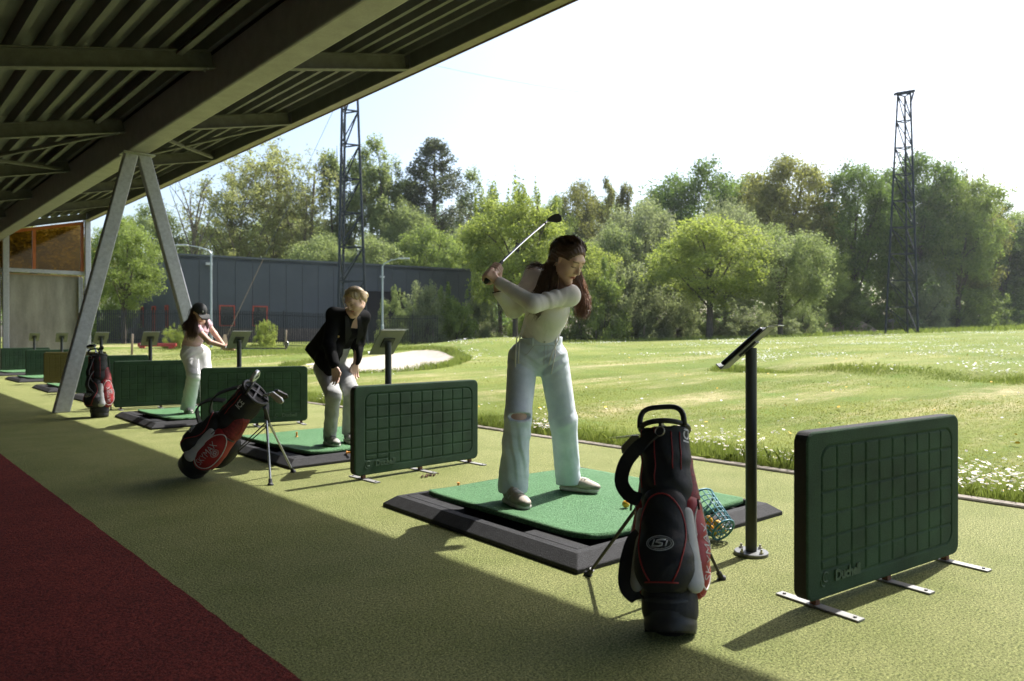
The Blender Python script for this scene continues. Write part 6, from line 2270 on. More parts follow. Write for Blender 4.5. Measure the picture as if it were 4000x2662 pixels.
for i in range(len(tc_) - 1):
    for k in range(6): fs.append((i * 7 + k, i * 7 + k + 1, (i + 1) * 7 + k + 1, (i + 1) * 7 + k))
me = bpy.data.meshes.new('ball_net')
me.from_pydata(vs, [], fs)
tag(link('ball_net', me, net_material()), 'fine pale ball net hanging from the cable right of the tower', 'net')
# guy wire with a sleeve on its lower end
ga_, gb_ = Vector((15.74, 41.07, 0)), Vector((TL.x, TL.y, 16.0))
ga_.z = tz(ga_.x, ga_.y) + 0.5
gw = empty('guy_wire', (ga_.x, ga_.y, 0))
tag(gw, 'guy wire with tan sleeve slanting up from the fence to the left tower', 'guy wire')
gd = (gb_ - ga_)
o_ = Vector((ga_.x, ga_.y, 0))
MB().tube([ga_ - o_ + gd * 0.30, gb_ - o_], 0.012, 5).build('wire', CABLE, gw)
MB().tube([ga_ - o_ + gd * 0.02, ga_ - o_ + gd * 0.30], 0.018, 6).build('sleeve', M('sleeve_tan', (0.30, 0.22, 0.16), 0.8), gw)
MB().add([(-0.18, -0.18, tz(ga_.x, ga_.y)), (0.18, -0.18, tz(ga_.x, ga_.y)), (0.18, 0.18, tz(ga_.x, ga_.y)), (-0.18, 0.18, tz(ga_.x, ga_.y)), (-0.06, -0.06, ga_.z + 0.35), (0.06, -0.06, ga_.z + 0.35), (0.06, 0.06, ga_.z + 0.35), (-0.06, 0.06, ga_.z + 0.35)],
         [(3, 2, 1, 0), (4, 5, 6, 7), (0, 1, 5, 4), (1, 2, 6, 5), (2, 3, 7, 6), (3, 0, 4, 7)]).build('anchor_block', M('anchor_tan', (0.34, 0.25, 0.17), 0.9, var=0.2), gw)

# ---------------------------------------------------------------- stakes, sign, soil heap, wood stack, red barrier
STAKE = M('stake_wood', (0.26, 0.20, 0.15), 0.9, var=0.25, vs=6, bump=0.3, bs=30)
stk_me = MB().lathe([(0.055, -0.2), (0.055, 1.08), (0.045, 1.12)], 7).mesh('wooden_stake', STAKE, True)
stakes = [(28.53, 42.98), (30.83, 42.24), (39.10, 45.54), (46.88, 41.18), (49.83, 38.51), (55.63, 38.65), (59.80, 37.57), (65.98, 37.36), (71.05, 36.82), (76.13, 36.26), (80.28, 35.20), (84.43, 34.14), (90.07, 31.72), (93.97, 30.88), (95.86, 30.52), (97.61, 30.28), (99.61, 29.81), (101.56, 29.40), (103.56, 28.94), (105.46, 28.57), (107.33, 28.22), (109.22, 27.85), (111.21, 27.40), (113.13, 27.01), (10.47, 39.10), (17.35, 36.91)]
rs = random.Random(8)
for i, (x, y) in enumerate(stakes):
    o = link('wooden_stake', stk_me, None, None, (x, y, tz(x, y)))
    o.rotation_euler = (rs.uniform(-.06, .06), rs.uniform(-.06, .06), rs.random() * 6)
    o.scale.z = rs.uniform(0.9, 1.12)
    lab = {0: 'wooden fence stake beside the screen of the blazer woman', 1: 'wooden fence stake in front of the shrub by the warehouse', 2: 'wooden fence stake behind the grassy hump left of the ripped jeans golfer',
           3: 'first wooden fence stake right of the ripped jeans golfer', 4: 'second wooden fence stake right of the ripped jeans golfer', 5: 'third wooden fence stake right of the ripped jeans golfer',
           6: 'wooden fence stake below the bright green tree trunk', 7: 'wooden fence stake just behind the near tilted screen', 8: 'wooden fence stake left of the soil heap, below the willow',
           9: 'wooden stake at the left end of the soil heap', 10: 'wooden stake in the middle of the soil heap', 11: 'wooden stake at the right end of the soil heap',
           24: 'wooden stake in the grass left of the upright golf bag', 25: 'wooden stake in the grass left of the blazer woman'}.get(i, 'wooden fence stake, %s to the right of the tall lattice tower' % (['first', 'second', 'third', 'fourth', 'fifth', 'sixth', 'seventh', 'eighth', 'ninth', 'tenth', 'eleventh', 'twelfth'][min(max(i - 12, 0), 11)]))
    tag(o, lab, 'stake', 'fence stakes along the far field edge')
x, y = 84.25, 31.60
sg = empty('field_sign', (x, y, tz(x, y)))
tag(sg, 'small brown sign board on a post at the foot of the tower', 'sign')
MB().bb(-0.06, 0.06, -0.06, 0.06, -0.2, 1.35).build('post', STAKE, sg)
MB().box((0, 0, 1.25), (1.0, 0.06, 0.36), Matrix.Rotation(R(-42), 3, 'Z')).build('board', M('sign_board', (0.10, 0.085, 0.08), 0.8), sg, bevel=0.02)

x, y = 82.46, 35.92
hv, hf = [], []
rh = np.random.RandomState(2)
NX, NY = 46, 22
for j in range(NY + 1):
    for i in range(NX + 1):
        u, v = i / NX * 2 - 1, j / NY * 2 - 1
        hgt = 1.55 * max(0, 1 - abs(u) ** 3.2) ** 0.9 * max(0, 1 - abs(v) ** 2) ** 0.8
        hgt *= 0.82 + 0.18 * math.sin(u * 2.4 + 0.6)
        px = x + (0.74 * u * 3.5) + 0.67 * v * 1.6
        py = y + (-0.67 * u * 3.5) + 0.74 * v * 1.6
        hv.append((px, py, tz(px, py) - 0.05 + hgt + (rh.rand() - 0.5) * 0.16 * (hgt > 0.1)))
for j in range(NY):
    for i in range(NX):
        a = j * (NX + 1) + i
        hf.append((a, a + 1, a + NX + 2, a + NX + 1))
me = bpy.data.meshes.new('soil_heap')
me.from_pydata(hv, [], hf)
tag(link('soil_heap', me, M('heap_soil', (0.36, 0.25, 0.18), 0.95, var=0.35, vs=2.5, fine=0.35, fs=10, bump=0.8, bs=6)), 'low brown heap of soil at the field edge left of the lattice tower', 'soil heap')

x, y = 42.21, 48.12
ws = empty('wood_stack', (x, y, tz(x, y)), R(-42))
tag(ws, 'dark stack of old planks behind the shrubs left of the ripped jeans golfer', 'wood stack')
PLK = M('plank_dark', (0.075, 0.05, 0.04), 0.9, var=0.4, vs=2)
PLK2 = M('plank_pale', (0.38, 0.34, 0.28), 0.9, var=0.2, vs=2)
rw = random.Random(4)
for r_ in range(9):
    for c_ in range(3):
        MB().box((rw.uniform(-.3, .3) + (c_ - 1) * 0.3, (c_ - 1) * 0.45, 0.15 + r_ * 0.17), (4.2 + rw.uniform(-1, 0.6), 0.40, 0.11), Matrix.Rotation(rw.uniform(-.04, .04), 3, 'Z')).build('plank', PLK2 if rw.random() < 0.12 else PLK, ws)
x, y = 12.66, 42.52
rb = empty('red_barrier', (x, y, tz(x, y)), R(-38))
tag(rb, 'low red barrier lying on the grass beyond the end of the shelter', 'barrier')
REDB = M('barrier_red', (0.34, 0.035, 0.03), 0.6, var=0.2)
MB().bb(-1.0, 1.0, -0.1, 0.1, 0.12, 0.30).build('beam', REDB, rb, bevel=0.02)
for dx in (-0.8, 0.75): MB().bb(dx - 0.09, dx + 0.09, -0.2, 0.2, 0, 0.12).build('foot', REDB, rb, bevel=0.01)

# ---------------------------------------------------------------- foliage
def leaf_material(name, c0, c1, trans=0.55, hue=0.5):
    m = bpy.data.materials.new(name)
    m.use_nodes = True
    n, l = m.node_tree.nodes, m.node_tree.links
    n.clear()
    out = n.new('ShaderNodeOutputMaterial')
    geo = n.new('ShaderNodeNewGeometry')
    tc = n.new('ShaderNodeTexCoord')
    no = n.new('ShaderNodeTexNoise'); no.inputs['Scale'].default_value = 0.55; no.inputs['Detail'].default_value = 3
    l.new(tc.outputs['Object'], no.inputs['Vector'])
    oi = n.new('ShaderNodeObjectInfo')
    ad = n.new('ShaderNodeMath'); ad.operation = 'MULTIPLY_ADD'
    l.new(geo.outputs['Random Per Island'], ad.inputs[0]); ad.inputs[1].default_value = 0.6
    l.new(no.outputs['Fac'], ad.inputs[2])
    cr = n.new('ShaderNodeValToRGB')
    cr.color_ramp.elements[0].position = 0.35
    cr.color_ramp.elements[1].position = 1.15 if False else 1.0
    cr.color_ramp.elements[0].color = (*c0, 1)
    cr.color_ramp.elements[1].color = (*c1, 1)
    l.new(ad.outputs[0], cr.inputs[0])
    d = n.new('ShaderNodeBsdfPrincipled')
    d.inputs['Roughness'].default_value = 0.55
    d.inputs['Specular IOR Level'].default_value = 0.3
    t = n.new('ShaderNodeBsdfTranslucent')
    l.new(cr.outputs[0], d.inputs['Base Color'])
    br = n.new('ShaderNodeMix'); br.data_type = 'RGBA'; br.blend_type = 'MULTIPLY'; br.inputs[0].default_value = 1
    l.new(cr.outputs[0], br.inputs[6]); br.inputs[7].default_value = (1.15, 1.2, 0.85, 1)
    l.new(br.outputs[2], t.inputs['Color'])
    mx = n.new('ShaderNodeMixShader'); mx.inputs[0].default_value = trans
    l.new(d.outputs[0], mx.inputs[1]); l.new(t.outputs[0], mx.inputs[2])
    l.new(mx.outputs[0], out.inputs['Surface'])
    return m
LM = dict(
    bright=leaf_material('leaf_bright', (0.147, 0.199, 0.042), (0.368, 0.411, 0.106)),
    mid=leaf_material('leaf_mid', (0.110, 0.160, 0.042), (0.265, 0.325, 0.095)),
    grey=leaf_material('leaf_grey', (0.134, 0.159, 0.082), (0.286, 0.316, 0.178)),
    dark=leaf_material('leaf_dark', (0.046, 0.086, 0.022), (0.155, 0.225, 0.055)),
    olive=leaf_material('leaf_olive', (0.105, 0.115, 0.030), (0.265, 0.265, 0.085)),
    pale=leaf_material('leaf_pale', (0.129, 0.167, 0.064), (0.295, 0.342, 0.153)),
    yellow=leaf_material('leaf_yellow', (0.204, 0.217, 0.079), (0.389, 0.398, 0.183)),
    conifer=leaf_material('leaf_conifer', (0.055, 0.076, 0.040), (0.144, 0.166, 0.092), 0.25))
BARK = M('bark', (0.075, 0.060, 0.045), 0.9, var=0.35, vs=3, bump=0.5, bs=14)
BARKG = M('bark_pale', (0.15, 0.125, 0.085), 0.9, var=0.35, vs=3, bump=0.5, bs=14)

def leaf_quads(C, rad, per, size, rs, shell=0.55, droop=0.0, up=0.0):
    """rhombic leaves gathered round clump centres."""
    n = len(C) * per
    wt_ = (rad ** 2).sum(1); ix = rs.choice(len(C), n, p=wt_ / wt_.sum())
    c = C[ix]; r = rad[ix]
    d = rs.normal(0, 1, (n, 3)); d /= np.linalg.norm(d, axis=1)[:, None]
    q = rs.rand(n) ** shell
    P = c + d * r * q[:, None]
    P[:, 2] -= droop * rs.rand(n) ** 2 * r[:, 2]
    nn = rs.normal(0, 1, (n, 3)); nn[:, 2] = np.abs(nn[:, 2]) + 0.25
    nn /= np.linalg.norm(nn, axis=1)[:, None]
    a = rs.normal(0, 1, (n, 3)); a[:, 2] += up
    a -= nn * (a * nn).sum(1)[:, None]
    a /= np.linalg.norm(a, axis=1)[:, None]
    b = np.cross(nn, a)
    s = size * rs.uniform(0.55, 1.25, n)[:, None]
    V = np.stack([P - a * s * 0.5, P + b * s * 0.30 + nn * s * .06, P + a * s * 0.55, P - b * s * 0.30 + nn * s * .06], 1).reshape(-1, 3)
    F = np.arange(n * 4).reshape(n, 4)
    return V, F

def limb(b, p0, p1, r0, r1, rs, wig=0.08, seg=6):
    p0, p1 = np.array(p0, float), np.array(p1, float)
    L = np.linalg.norm(p1 - p0)
    pts, rad = [], []
    o = rs.normal(0, 1, 3) * L * wig
    for i in range(seg + 1):
        t = i / seg
        pts.append(p0 + (p1 - p0) * t + o * math.sin(math.pi * t) + np.array((0, 0, L * 0.10 * math.sin(math.pi * t))))
        rad.append(r0 + (r1 - r0) * t)
    b.tube([tuple(p) for p in pts], rad, 6 if r0 > 0.05 else 4, caps=False)
    return pts

def make_tree(kind, seed):
    rs = np.random.RandomState(seed)
    W, H = 9.0, 12.0
    b = MB()
    C, Rr = [], []
    if kind in ('round', 'spiky', 'willow'):
        base = 0.20 * H
        cz, rz, rx = base + (H - base) * 0.5, (H - base) * 0.5, W / 2
        n = 150
        while len(C) < n:
            p = rs.uniform(-1, 1, 3)
            e = np.linalg.norm(p)
            if e > 1 or e < 0.35 or rs.rand() > e ** 1.2: continue
            lob = 0.84 + 0.16 * math.sin(3 * math.atan2(p[1], p[0]) + seed) * math.cos(2.2 * p[2] * 2 + seed)
            w = 1.0 - 0.25 * max(0, p[2]) if kind != 'willow' else 1.0
            C.append((p[0] * rx * lob * w, p[1] * rx * lob * w, cz + p[2] * rz * lob))
            Rr.append(np.array((1, 1, 0.75)) * rs.uniform(0.6, 1.35))
        if kind == 'spiky':
            for _ in range(16):
                a, q = rs.uniform(0, 6.28), rs.uniform(0.0, 0.75) * rx
                z0, L = cz + rz * math.sqrt(max(0.05, 1 - (q / rx) ** 2)) * 0.82, rs.uniform(0.6, 2.2)
                for k in range(5):
                    C.append((q * math.cos(a), q * math.sin(a), z0 + L * k / 4)); Rr.append(np.array((0.26, 0.26, 0.45)) * (1.0 - 0.17 * k))
        per, size, sh = 250, 0.185, 0.75
        th = base + 0.3 * H
        limb(b, (0, 0, -0.3), (rs.normal(0, .2), rs.normal(0, .2), th), 0.26, 0.13, rs, 0.02, 8)
        for i in range(16):
            c = C[rs.randint(len(C))]
            z0 = rs.uniform(0.14 * H, th)
            limb(b, (0, 0, z0), (c[0] * 0.9, c[1] * 0.9, c[2]), 0.10, 0.02, rs, 0.06)
        droop = 1.6 if kind == 'willow' else 0.2
    elif kind == 'tall':
        H, W = 16.0, 5.5
        lead = [(rs.normal(0, 0.16) * W, rs.normal(0, 0.16) * W, rs.uniform(0.72, 1.0) * H) for _ in range(6)]
        lead[0] = (0, 0, H)
        for lx, ly, lz in lead:
            for k in range(26):
                t = rs.uniform(0.16, 1.0)
                rad_ = W * 0.5 * (0.50 * (1 - t) ** 0.6 + 0.10)
                a = rs.uniform(0, 6.28)
                C.append((lx * t + rad_ * math.cos(a) * rs.rand() ** .5, ly * t + rad_ * math.sin(a) * rs.rand() ** .5, lz * t))
                Rr.append(np.array((0.42, 0.42, 0.85)) * rs.uniform(0.7, 1.2))
            limb(b, (0, 0, 0.02 * H), (lx * .95, ly * .95, lz * 0.96), 0.12, 0.015, rs, 0.03, 8)
        limb(b, (0, 0, -0.3), (0, 0, H * 0.5), 0.24, 0.1, rs, 0.01, 6)
        per, size, sh, droop = 170, 0.18, 0.7, 0.3
    elif kind == 'cone':
        H, W = 15.0, 7.0
        limb(b, (0, 0, -0.3), (0, 0, H * 0.98), 0.24, 0.02, rs, 0.005, 8)
        for k in range(210):
            t = rs.uniform(0.12, 0.99)
            rad_ = W * 0.5 * (1 - t) ** 0.6 * (0.85 if t < 0.3 else 1)
            a = rs.uniform(0, 6.28)
            tip = np.array((rad_ * math.cos(a), rad_ * math.sin(a), H * t + rad_ * 0.55))
            st = np.array((0, 0, H * t - 0.1))
            limb(b, st, tip, 0.045 * (1 - t) + 0.012, 0.006, rs, 0.03, 4)
            for f in (0.45, 0.7, 0.95):
                C.append(tuple(st + (tip - st) * f)); Rr.append(np.array((0.42, 0.42, 0.48)) * (0.6 + 0.6 * (1 - t)))
        per, size, sh, droop = 52, 0.15, 0.75, 0.1
    elif kind == 'sparse':
        H, W = 17.0, 8.5
        limb(b, (0, 0, -0.3), (rs.normal(0, .4), rs.normal(0, .4), H * 0.72), 0.27, 0.08, rs, 0.02, 8)
        for i in range(30):
            t = rs.uniform(0.22, 0.95)
            a = rs.uniform(0, 6.28)
            z0 = H * 0.70 * t
            L = (1.1 - 0.55 * t) * W * 0.46 * rs.uniform(0.6, 1.1)
            tip = np.array((L * math.cos(a) * 0.9, L * math.sin(a) * 0.9, z0 + L * rs.uniform(0.75, 1.5)))
            tip[2] = min(tip[2], H)
            pts = limb(b, (0, 0, z0), tip, 0.075 * (1.1 - t), 0.016, rs, 0.06, 6)
            for j in range(7):
                p = pts[2 + j % 5]
                d = rs.normal(0, 1, 3); d[2] = abs(d[2]) * 0.8
                e = p + d / np.linalg.norm(d) * rs.uniform(0.7, 1.9)
                limb(b, p, e, 0.018, 0.005, rs, 0.05, 3)
                C.append(tuple(e)); Rr.append(np.array((0.55, 0.55, 0.5)) * rs.uniform(0.6, 1.2))
                C.append(tuple(0.5 * (p + e))); Rr.append(np.array((0.4, 0.4, 0.4)) * rs.uniform(0.6, 1.1))
        per, size, sh, droop = 40, 0.165, 0.8, 0.2
    elif kind == 'bare':
        H, W = 16.0, 5.0
        limb(b, (0, 0, -0.3), (0.3, 0, H * 0.55), 0.25, 0.13, rs, 0.02, 8)
        for i in range(14):
            t = rs.uniform(0.45, 1.0)
            a = rs.uniform(0, 6.28)
            L = W * 0.5 * rs.uniform(0.5, 1.1)
            st = np.array((0.3 * t, 0, H * 0.55 * t))
            tip = st + np.array((L * math.cos(a), L * math.sin(a), L * rs.uniform(0.9, 2.0) + 1.0))
            tip[2] = min(tip[2], H)
            pts = limb(b, st, tip, 0.085, 0.02, rs, 0.06, 6)
            for j in range(8):
                p = pts[1 + j % 6]
                d = rs.normal(0, 1, 3); d[2] = abs(d[2])
                e = p + d / np.linalg.norm(d) * rs.uniform(0.6, 1.6)
                limb(b, p, e, 0.018, 0.006, rs, 0.05, 3)
                C.append(tuple(e)); Rr.append(np.array((0.4, 0.4, 0.4)))
        per, size, sh, droop = 7, 0.20, 0.8, 0.2
    else:   # bush
        H, W = 4.0, 5.5
        n = 85
        while len(C) < n:
            p = rs.uniform(-1, 1, 3); p[2] = abs(p[2])
            e = np.linalg.norm(p)
            if e > 1 or e < 0.25: continue
            lob = 0.80 + 0.20 * math.sin(2.3 * math.atan2(p[1], p[0]) + seed * 2) * math.cos(3 * p[2] + seed)
            C.append((p[0] * W / 2 * lob, p[1] * W / 2 * lob, 0.15 + p[2] * H * 0.9 * lob))
            Rr.append(np.array((0.50, 0.50, 0.42)) * rs.uniform(0.6, 1.25))
        for _ in range(10):
            a, q = rs.uniform(0, 6.28), rs.uniform(0.1, 0.8) * W / 2
            for k in range(2):
                C.append((q * math.cos(a), q * math.sin(a), H * (0.85 - 0.35 * (q / (W / 2))) + 0.25 * k)); Rr.append(np.array((0.20, 0.20, 0.26)) * (1 - 0.15 * k))
        for i in range(14):
            c = C[rs.randint(60)]
            limb(b, (rs.normal(0, .25), rs.normal(0, .25), -0.2), c, 0.045, 0.01, rs, 0.08, 5)
        per, size, sh, droop = 190, 0.125, 0.7, 0.2
    C = np.array(C); Rr = np.array(Rr)
    V, F = leaf_quads(C, Rr, per, size, rs, sh, droop)
    crown = np_mesh('crown', V, F, 4, LM['mid'])
    H = float(np.percentile(V[:, 2], 99.8)); W = float(2 * np.percentile(np.hypot(V[:, 0], V[:, 1]), 97))
    trunk = b.mesh('trunk', BARKG if kind in ('bare', 'sparse') else BARK, True)
    return crown, trunk, H, W

PROTO = {}
def proto(kind, var):
    k = (kind, var)
    if k not in PROTO: PROTO[k] = make_tree(kind, 11 + 7 * var + sum(map(ord, kind)))
    return PROTO[k]

def plant(kind, var, pos, d, topy, wpx, mat, lab, rz=0.0, zoff=0.0):
    crown, trunk, H, W = proto(kind, var)
    x, y = pos
    z = float(terrain(x, y)) + zoff
    h = 1.05 + (770 - topy) * d / 1701.6 - z
    w = wpx * d / 1701.6
    bush = kind == 'bush'
    root = empty('shrub' if bush else 'tree', (x, y, z), rz)
    root.scale = (w / W, w / W, h / H)
    c = link('foliage' if bush else 'crown', crown, None, root)
    c.material_slots[0].link = 'OBJECT'
    c.material_slots[0].material = LM[mat]
    link('stem' if bush else 'trunk', trunk, None, root)
    tag(root, lab, 'shrub' if bush else 'tree', 'shrubs along the field edge' if bush else 'trees behind the field')
    return root

T_ = [
 # kind, variant, (x,d), topy, width px, material, label
 ('round', 0, (13.02, 50.29), 46, 500, 150, 'mid', 'dense green tree between the shelter end and the warehouse'),
 ('round', 1, (12.67, 69.51), 60, 520, 260, 'olive', 'tree seen through the orange glazing of the shelter'),
 ('round', 0, (9.72, 69.48), 58, 500, 220, 'olive', 'tree behind the orange glazing at the left picture edge'),
 ('round', 1, (24.11, 83.43), 78, 470, 150, 'pale', 'pale green tree behind the left end of the warehouse'),
 ('bare', 0, (26.19, 76.14), 74, 392, 130, 'yellow', 'nearly bare forked tree above the left end of the warehouse'),
 ('sparse', 0, (31.69, 79.25), 80, 345, 200, 'yellow', 'tall thinly leaved yellow green tree, leftmost of three above the warehouse'),
 ('sparse', 1, (36.20, 80.56), 84, 318, 210, 'yellow', 'tall thinly leaved yellow green tree, middle of three above the warehouse'),
 ('sparse', 0, (38.02, 76.22), 82, 345, 170, 'yellow', 'tall thinly leaved yellow green tree, rightmost of three above the warehouse'),
 ('tall', 0, (42.68, 77.39), 86, 338, 120, 'pale', 'slender pale green tree just left of the left lattice tower'),
 ('tall', 1, (45.09, 72.51), 84, 318, 150, 'pale', 'slender pale green tree just right of the left lattice tower'),
 ('tall', 0, (49.42, 73.98), 88, 395, 130, 'pale', 'shorter pale green tree between the left tower and the pointed tree'),
 ('cone', 0, (52.29, 71.37), 88, 322, 215, 'conifer', 'pointed dark grey green tree standing above the others in the middle'),
 ('round', 1, (54.07, 75.16), 92, 470, 140, 'dark', 'dark tree at the foot of the pointed tree'),
 ('tall', 1, (61.86, 76.20), 98, 392, 130, 'pale', 'pale soft tree right of the pointed tree'),
 ('round', 0, (33.67, 63.96), 70, 540, 150, 'pale', 'pale green low tree showing over the warehouse roof, left of the tower'),
 ('round', 1, (37.33, 60.64), 70, 545, 170, 'pale', 'pale green low tree showing over the warehouse roof, behind the right lamp'),
 ('round', 0, (42.31, 58.82), 72, 520, 150, 'mid', 'green low tree showing over the right end of the warehouse'),
 ('spiky', 0, (37.79, 41.33), 56, 420, 215, 'bright', 'bright green tree with upright shoots behind the raised golf club'),
 ('round', 1, (39.84, 50.27), 64, 560, 130, 'mid', 'green tree left of the bright tree with upright shoots'),
 ('round', 0, (73.79, 68.08), 100, 418, 130, 'olive', 'brownish tree in the far gap above the ripped jeans golfer'),
 ('tall', 0, (79.71, 65.42), 102, 408, 70, 'olive', 'narrow brownish treetop right of the golfer head'),
 ('round', 1, (68.12, 67.82), 96, 455, 130, 'mid', 'far green tree just left of the golfer head'),
 ('willow', 0, (60.88, 47.39), 76, 462, 185, 'grey', 'round grey green willow right of the golfer head'),
 ('round', 0, (48.99, 44.67), 66, 560, 150, 'bright', 'light green tree directly behind the golfer shoulders'),
 ('round', 1, (78.90, 52.65), 92, 372, 210, 'dark', 'dark green tree at the back, left of the olive oak'),
 ('round', 0, (83.32, 43.24), 88, 360, 215, 'olive', 'olive brown oak with sky showing through near the middle right'),
 ('round', 0, (52.16, 33.70), 60, 498, 235, 'bright', 'bright yellow green tree with a visible trunk right of the golfer'),
 ('willow', 0, (65.49, 40.51), 74, 458, 160, 'grey', 'grey green willow behind the bright yellow green tree'),
 ('willow', 1, (58.30, 30.83), 62, 520, 195, 'pale', 'pale drooping willow left of the soil heap'),
 ('round', 1, (87.23, 36.99), 86, 372, 175, 'dark', 'tall dark green tree left of the right lattice tower'),
 ('round', 0, (94.82, 32.81), 88, 352, 190, 'dark', 'tallest dark green tree behind the right lattice tower'),
 ('round', 1, (96.22, 28.84), 86, 398, 175, 'mid', 'green tree just right of the right lattice tower'),
 ('spiky', 0, (103.73, 30.13), 92, 405, 150, 'olive', 'yellowish olive tree right of the right lattice tower'),
 ('tall', 1, (114.13, 28.81), 98, 470, 130, 'dark', 'dark feathery tree near the right picture edge'),
 ('tall', 0, (119.72, 26.43), 100, 500, 130, 'conifer', 'dull grey tree cut by the right picture edge'),
 ('round', 1, (92.28, 43.22), 94, 470, 150, 'dark', 'dark tree filling the gap below the olive oak'),
 ('round', 1, (55.95, 46.46), 72, 520, 150, 'pale', 'pale green tree low behind the golfer, between the willows'),
 ('round', 0, (58.05, 41.85), 70, 560, 130, 'mid', 'mid green tree just left of the bright yellow green tree'),
 ('willow', 1, (70.63, 41.25), 78, 500, 150, 'mid', 'mid green tree right behind the bright yellow green tree'),
 ('round', 1, (78.19, 37.09), 80, 560, 140, 'mid', 'mid green tree above the soil heap'),
 ('round', 0, (50.09, 59.88), 78, 500, 150, 'pale', 'soft pale tree between the pointed tree and the bright tree'),
 ('round', 1, (46.58, 68.45), 82, 470, 150, 'pale', 'soft pale tree left of the pointed tree foot'),
 ('round', 0, (122.70, 29.13), 104, 488, 150, 'mid', 'green tree by the far tower at the right picture edge'),
 ('round', 1, (68.59, 78.19), 104, 470, 170, 'pale', 'pale far tree behind the bright tree with upright shoots'),
 ('round', 0, (82.75, 70.76), 108, 462, 160, 'mid', 'far green tree between the two brownish treetops'),
 ('round', 1, (86.52, 64.63), 106, 445, 170, 'mid', 'far green tree behind the round grey green willow'),
 ('round', 0, (94.17, 55.00), 104, 405, 170, 'mid', 'far green tree between the dark tree and the olive oak'),
 ('round', 0, (42.84, 90.75), 96, 480, 220, 'pale', 'pale far tree low behind the thinly leaved trees'),
 ('round', 1, (35.40, 94.79), 94, 520, 200, 'pale', 'pale far tree low behind the forked bare tree'),
 ('round', 1, (122.52, 31.99), 106, 520, 200, 'dark', 'far dark tree behind the feathery tree at the right edge'),
 ('round', 0, (100.51, 38.45), 96, 430, 150, 'dark', 'dark tree just behind the left leg of the right lattice tower'),
]
rt = random.Random(21)
for k, v, pos, d, ty, w, m, lab in T_:
    plant(k, v, pos, d, ty, w * 1.12, m, lab, rt.uniform(0, 6.28))
S_ = [
 (0, (27.86, 42.23), 50, 662, 80, 'pale', 'loose pale shrub beside the right street lamp'),
 (1, (30.33, 42.69), 52, 650, 100, 'grey', 'grey green shrub right of the blazer woman screen'),
 (0, (33.03, 42.95), 54, 655, 110, 'mid', 'green shrub left of the raised golf club hands'),
 (1, (36.35, 43.98), 57, 690, 90, 'grey', 'low grey shrub in front of the plank stack'),
 (0, (41.27, 43.57), 60, 680, 110, 'mid', 'green shrub behind the ripped jeans golfer hip'),
 (0, (47.58, 41.90), 63, 600, 140, 'mid', 'tall green shrub right behind the golfer back'),
 (1, (50.57, 40.54), 64, 610, 140, 'grey', 'tall grey green shrub, second right of the golfer'),
 (0, (53.62, 39.12), 65, 625, 130, 'grey', 'grey green shrub left of the bright tree trunk'),
 (1, (58.73, 39.89), 69, 690, 110, 'mid', 'low green shrub left of the bright tree trunk'),
 (0, (61.13, 36.36), 68, 690, 120, 'grey', 'low grey shrub right of the bright tree trunk'),
 (1, (65.06, 35.50), 70, 700, 110, 'grey', 'low silvery shrub under the drooping willow'),
 (0, (71.36, 35.19), 74, 665, 100, 'pale', 'pale shrub at the right foot of the drooping willow'),
 (1, (84.11, 37.13), 84, 635, 140, 'mid', 'green shrub right behind the soil heap'),
 (0, (86.85, 34.64), 84, 645, 140, 'mid', 'olive green shrub between the soil heap and the right tower'),
 (1, (90.32, 31.49), 84, 600, 150, 'grey', 'light green shrub behind the right lattice tower legs'),
 (0, (97.50, 30.38), 88, 640, 140, 'mid', 'green shrub right of the right lattice tower foot'),
 (1, (102.46, 28.59), 90, 665, 130, 'mid', 'green shrub, second right of the right lattice tower'),
 (0, (109.88, 27.26), 94, 660, 130, 'dark', 'dark shrub near the far tower at the right edge'),
 (1, (115.14, 25.19), 96, 650, 120, 'dark', 'dark shrub cut by the right picture edge'),
 (0, (13.92, 42.72), 41, 738, 60, 'bright', 'small bright weed shrub behind the capped golfer'),
 (1, (18.68, 42.46), 44, 738, 50, 'bright', 'small leafy weed shrub in front of the fence'),
 (0, (13.92, 57.57), 52, 640, 100, 'mid', 'green shrub behind the fence at the shelter end'),
]
for v, pos, d, ty, w, m, lab in S_:
    plant('bush', v, pos, d, ty, w * 1.2, m, lab, rt.uniform(0, 6.28), -0.1)

# far wood that closes the view behind the single trees
rs = np.random.RandomState(77)
C, Rr = [], []
for i in range(420):
    ang = rs.uniform(4, 84)
    d = rs.uniform(118, 150)
    x, y = d * math.sin(R(ang)), d * math.cos(R(ang))
    zz = float(terrain(x, y)) + rs.rand() ** 0.8 * rs.uniform(8, 12)
    C.append((x, y, zz)); Rr.append(np.array((2.6, 2.6, 1.8)) * rs.uniform(0.7, 1.3))
V, F = leaf_quads(np.array(C), np.array(Rr), 130, 0.62, rs, 0.6)
tag(link('far_wood', np_mesh('far_wood', V, F, 4, LM['dark'])), 'distant mass of dark woodland behind the trees', 'wood', kind='stuff')

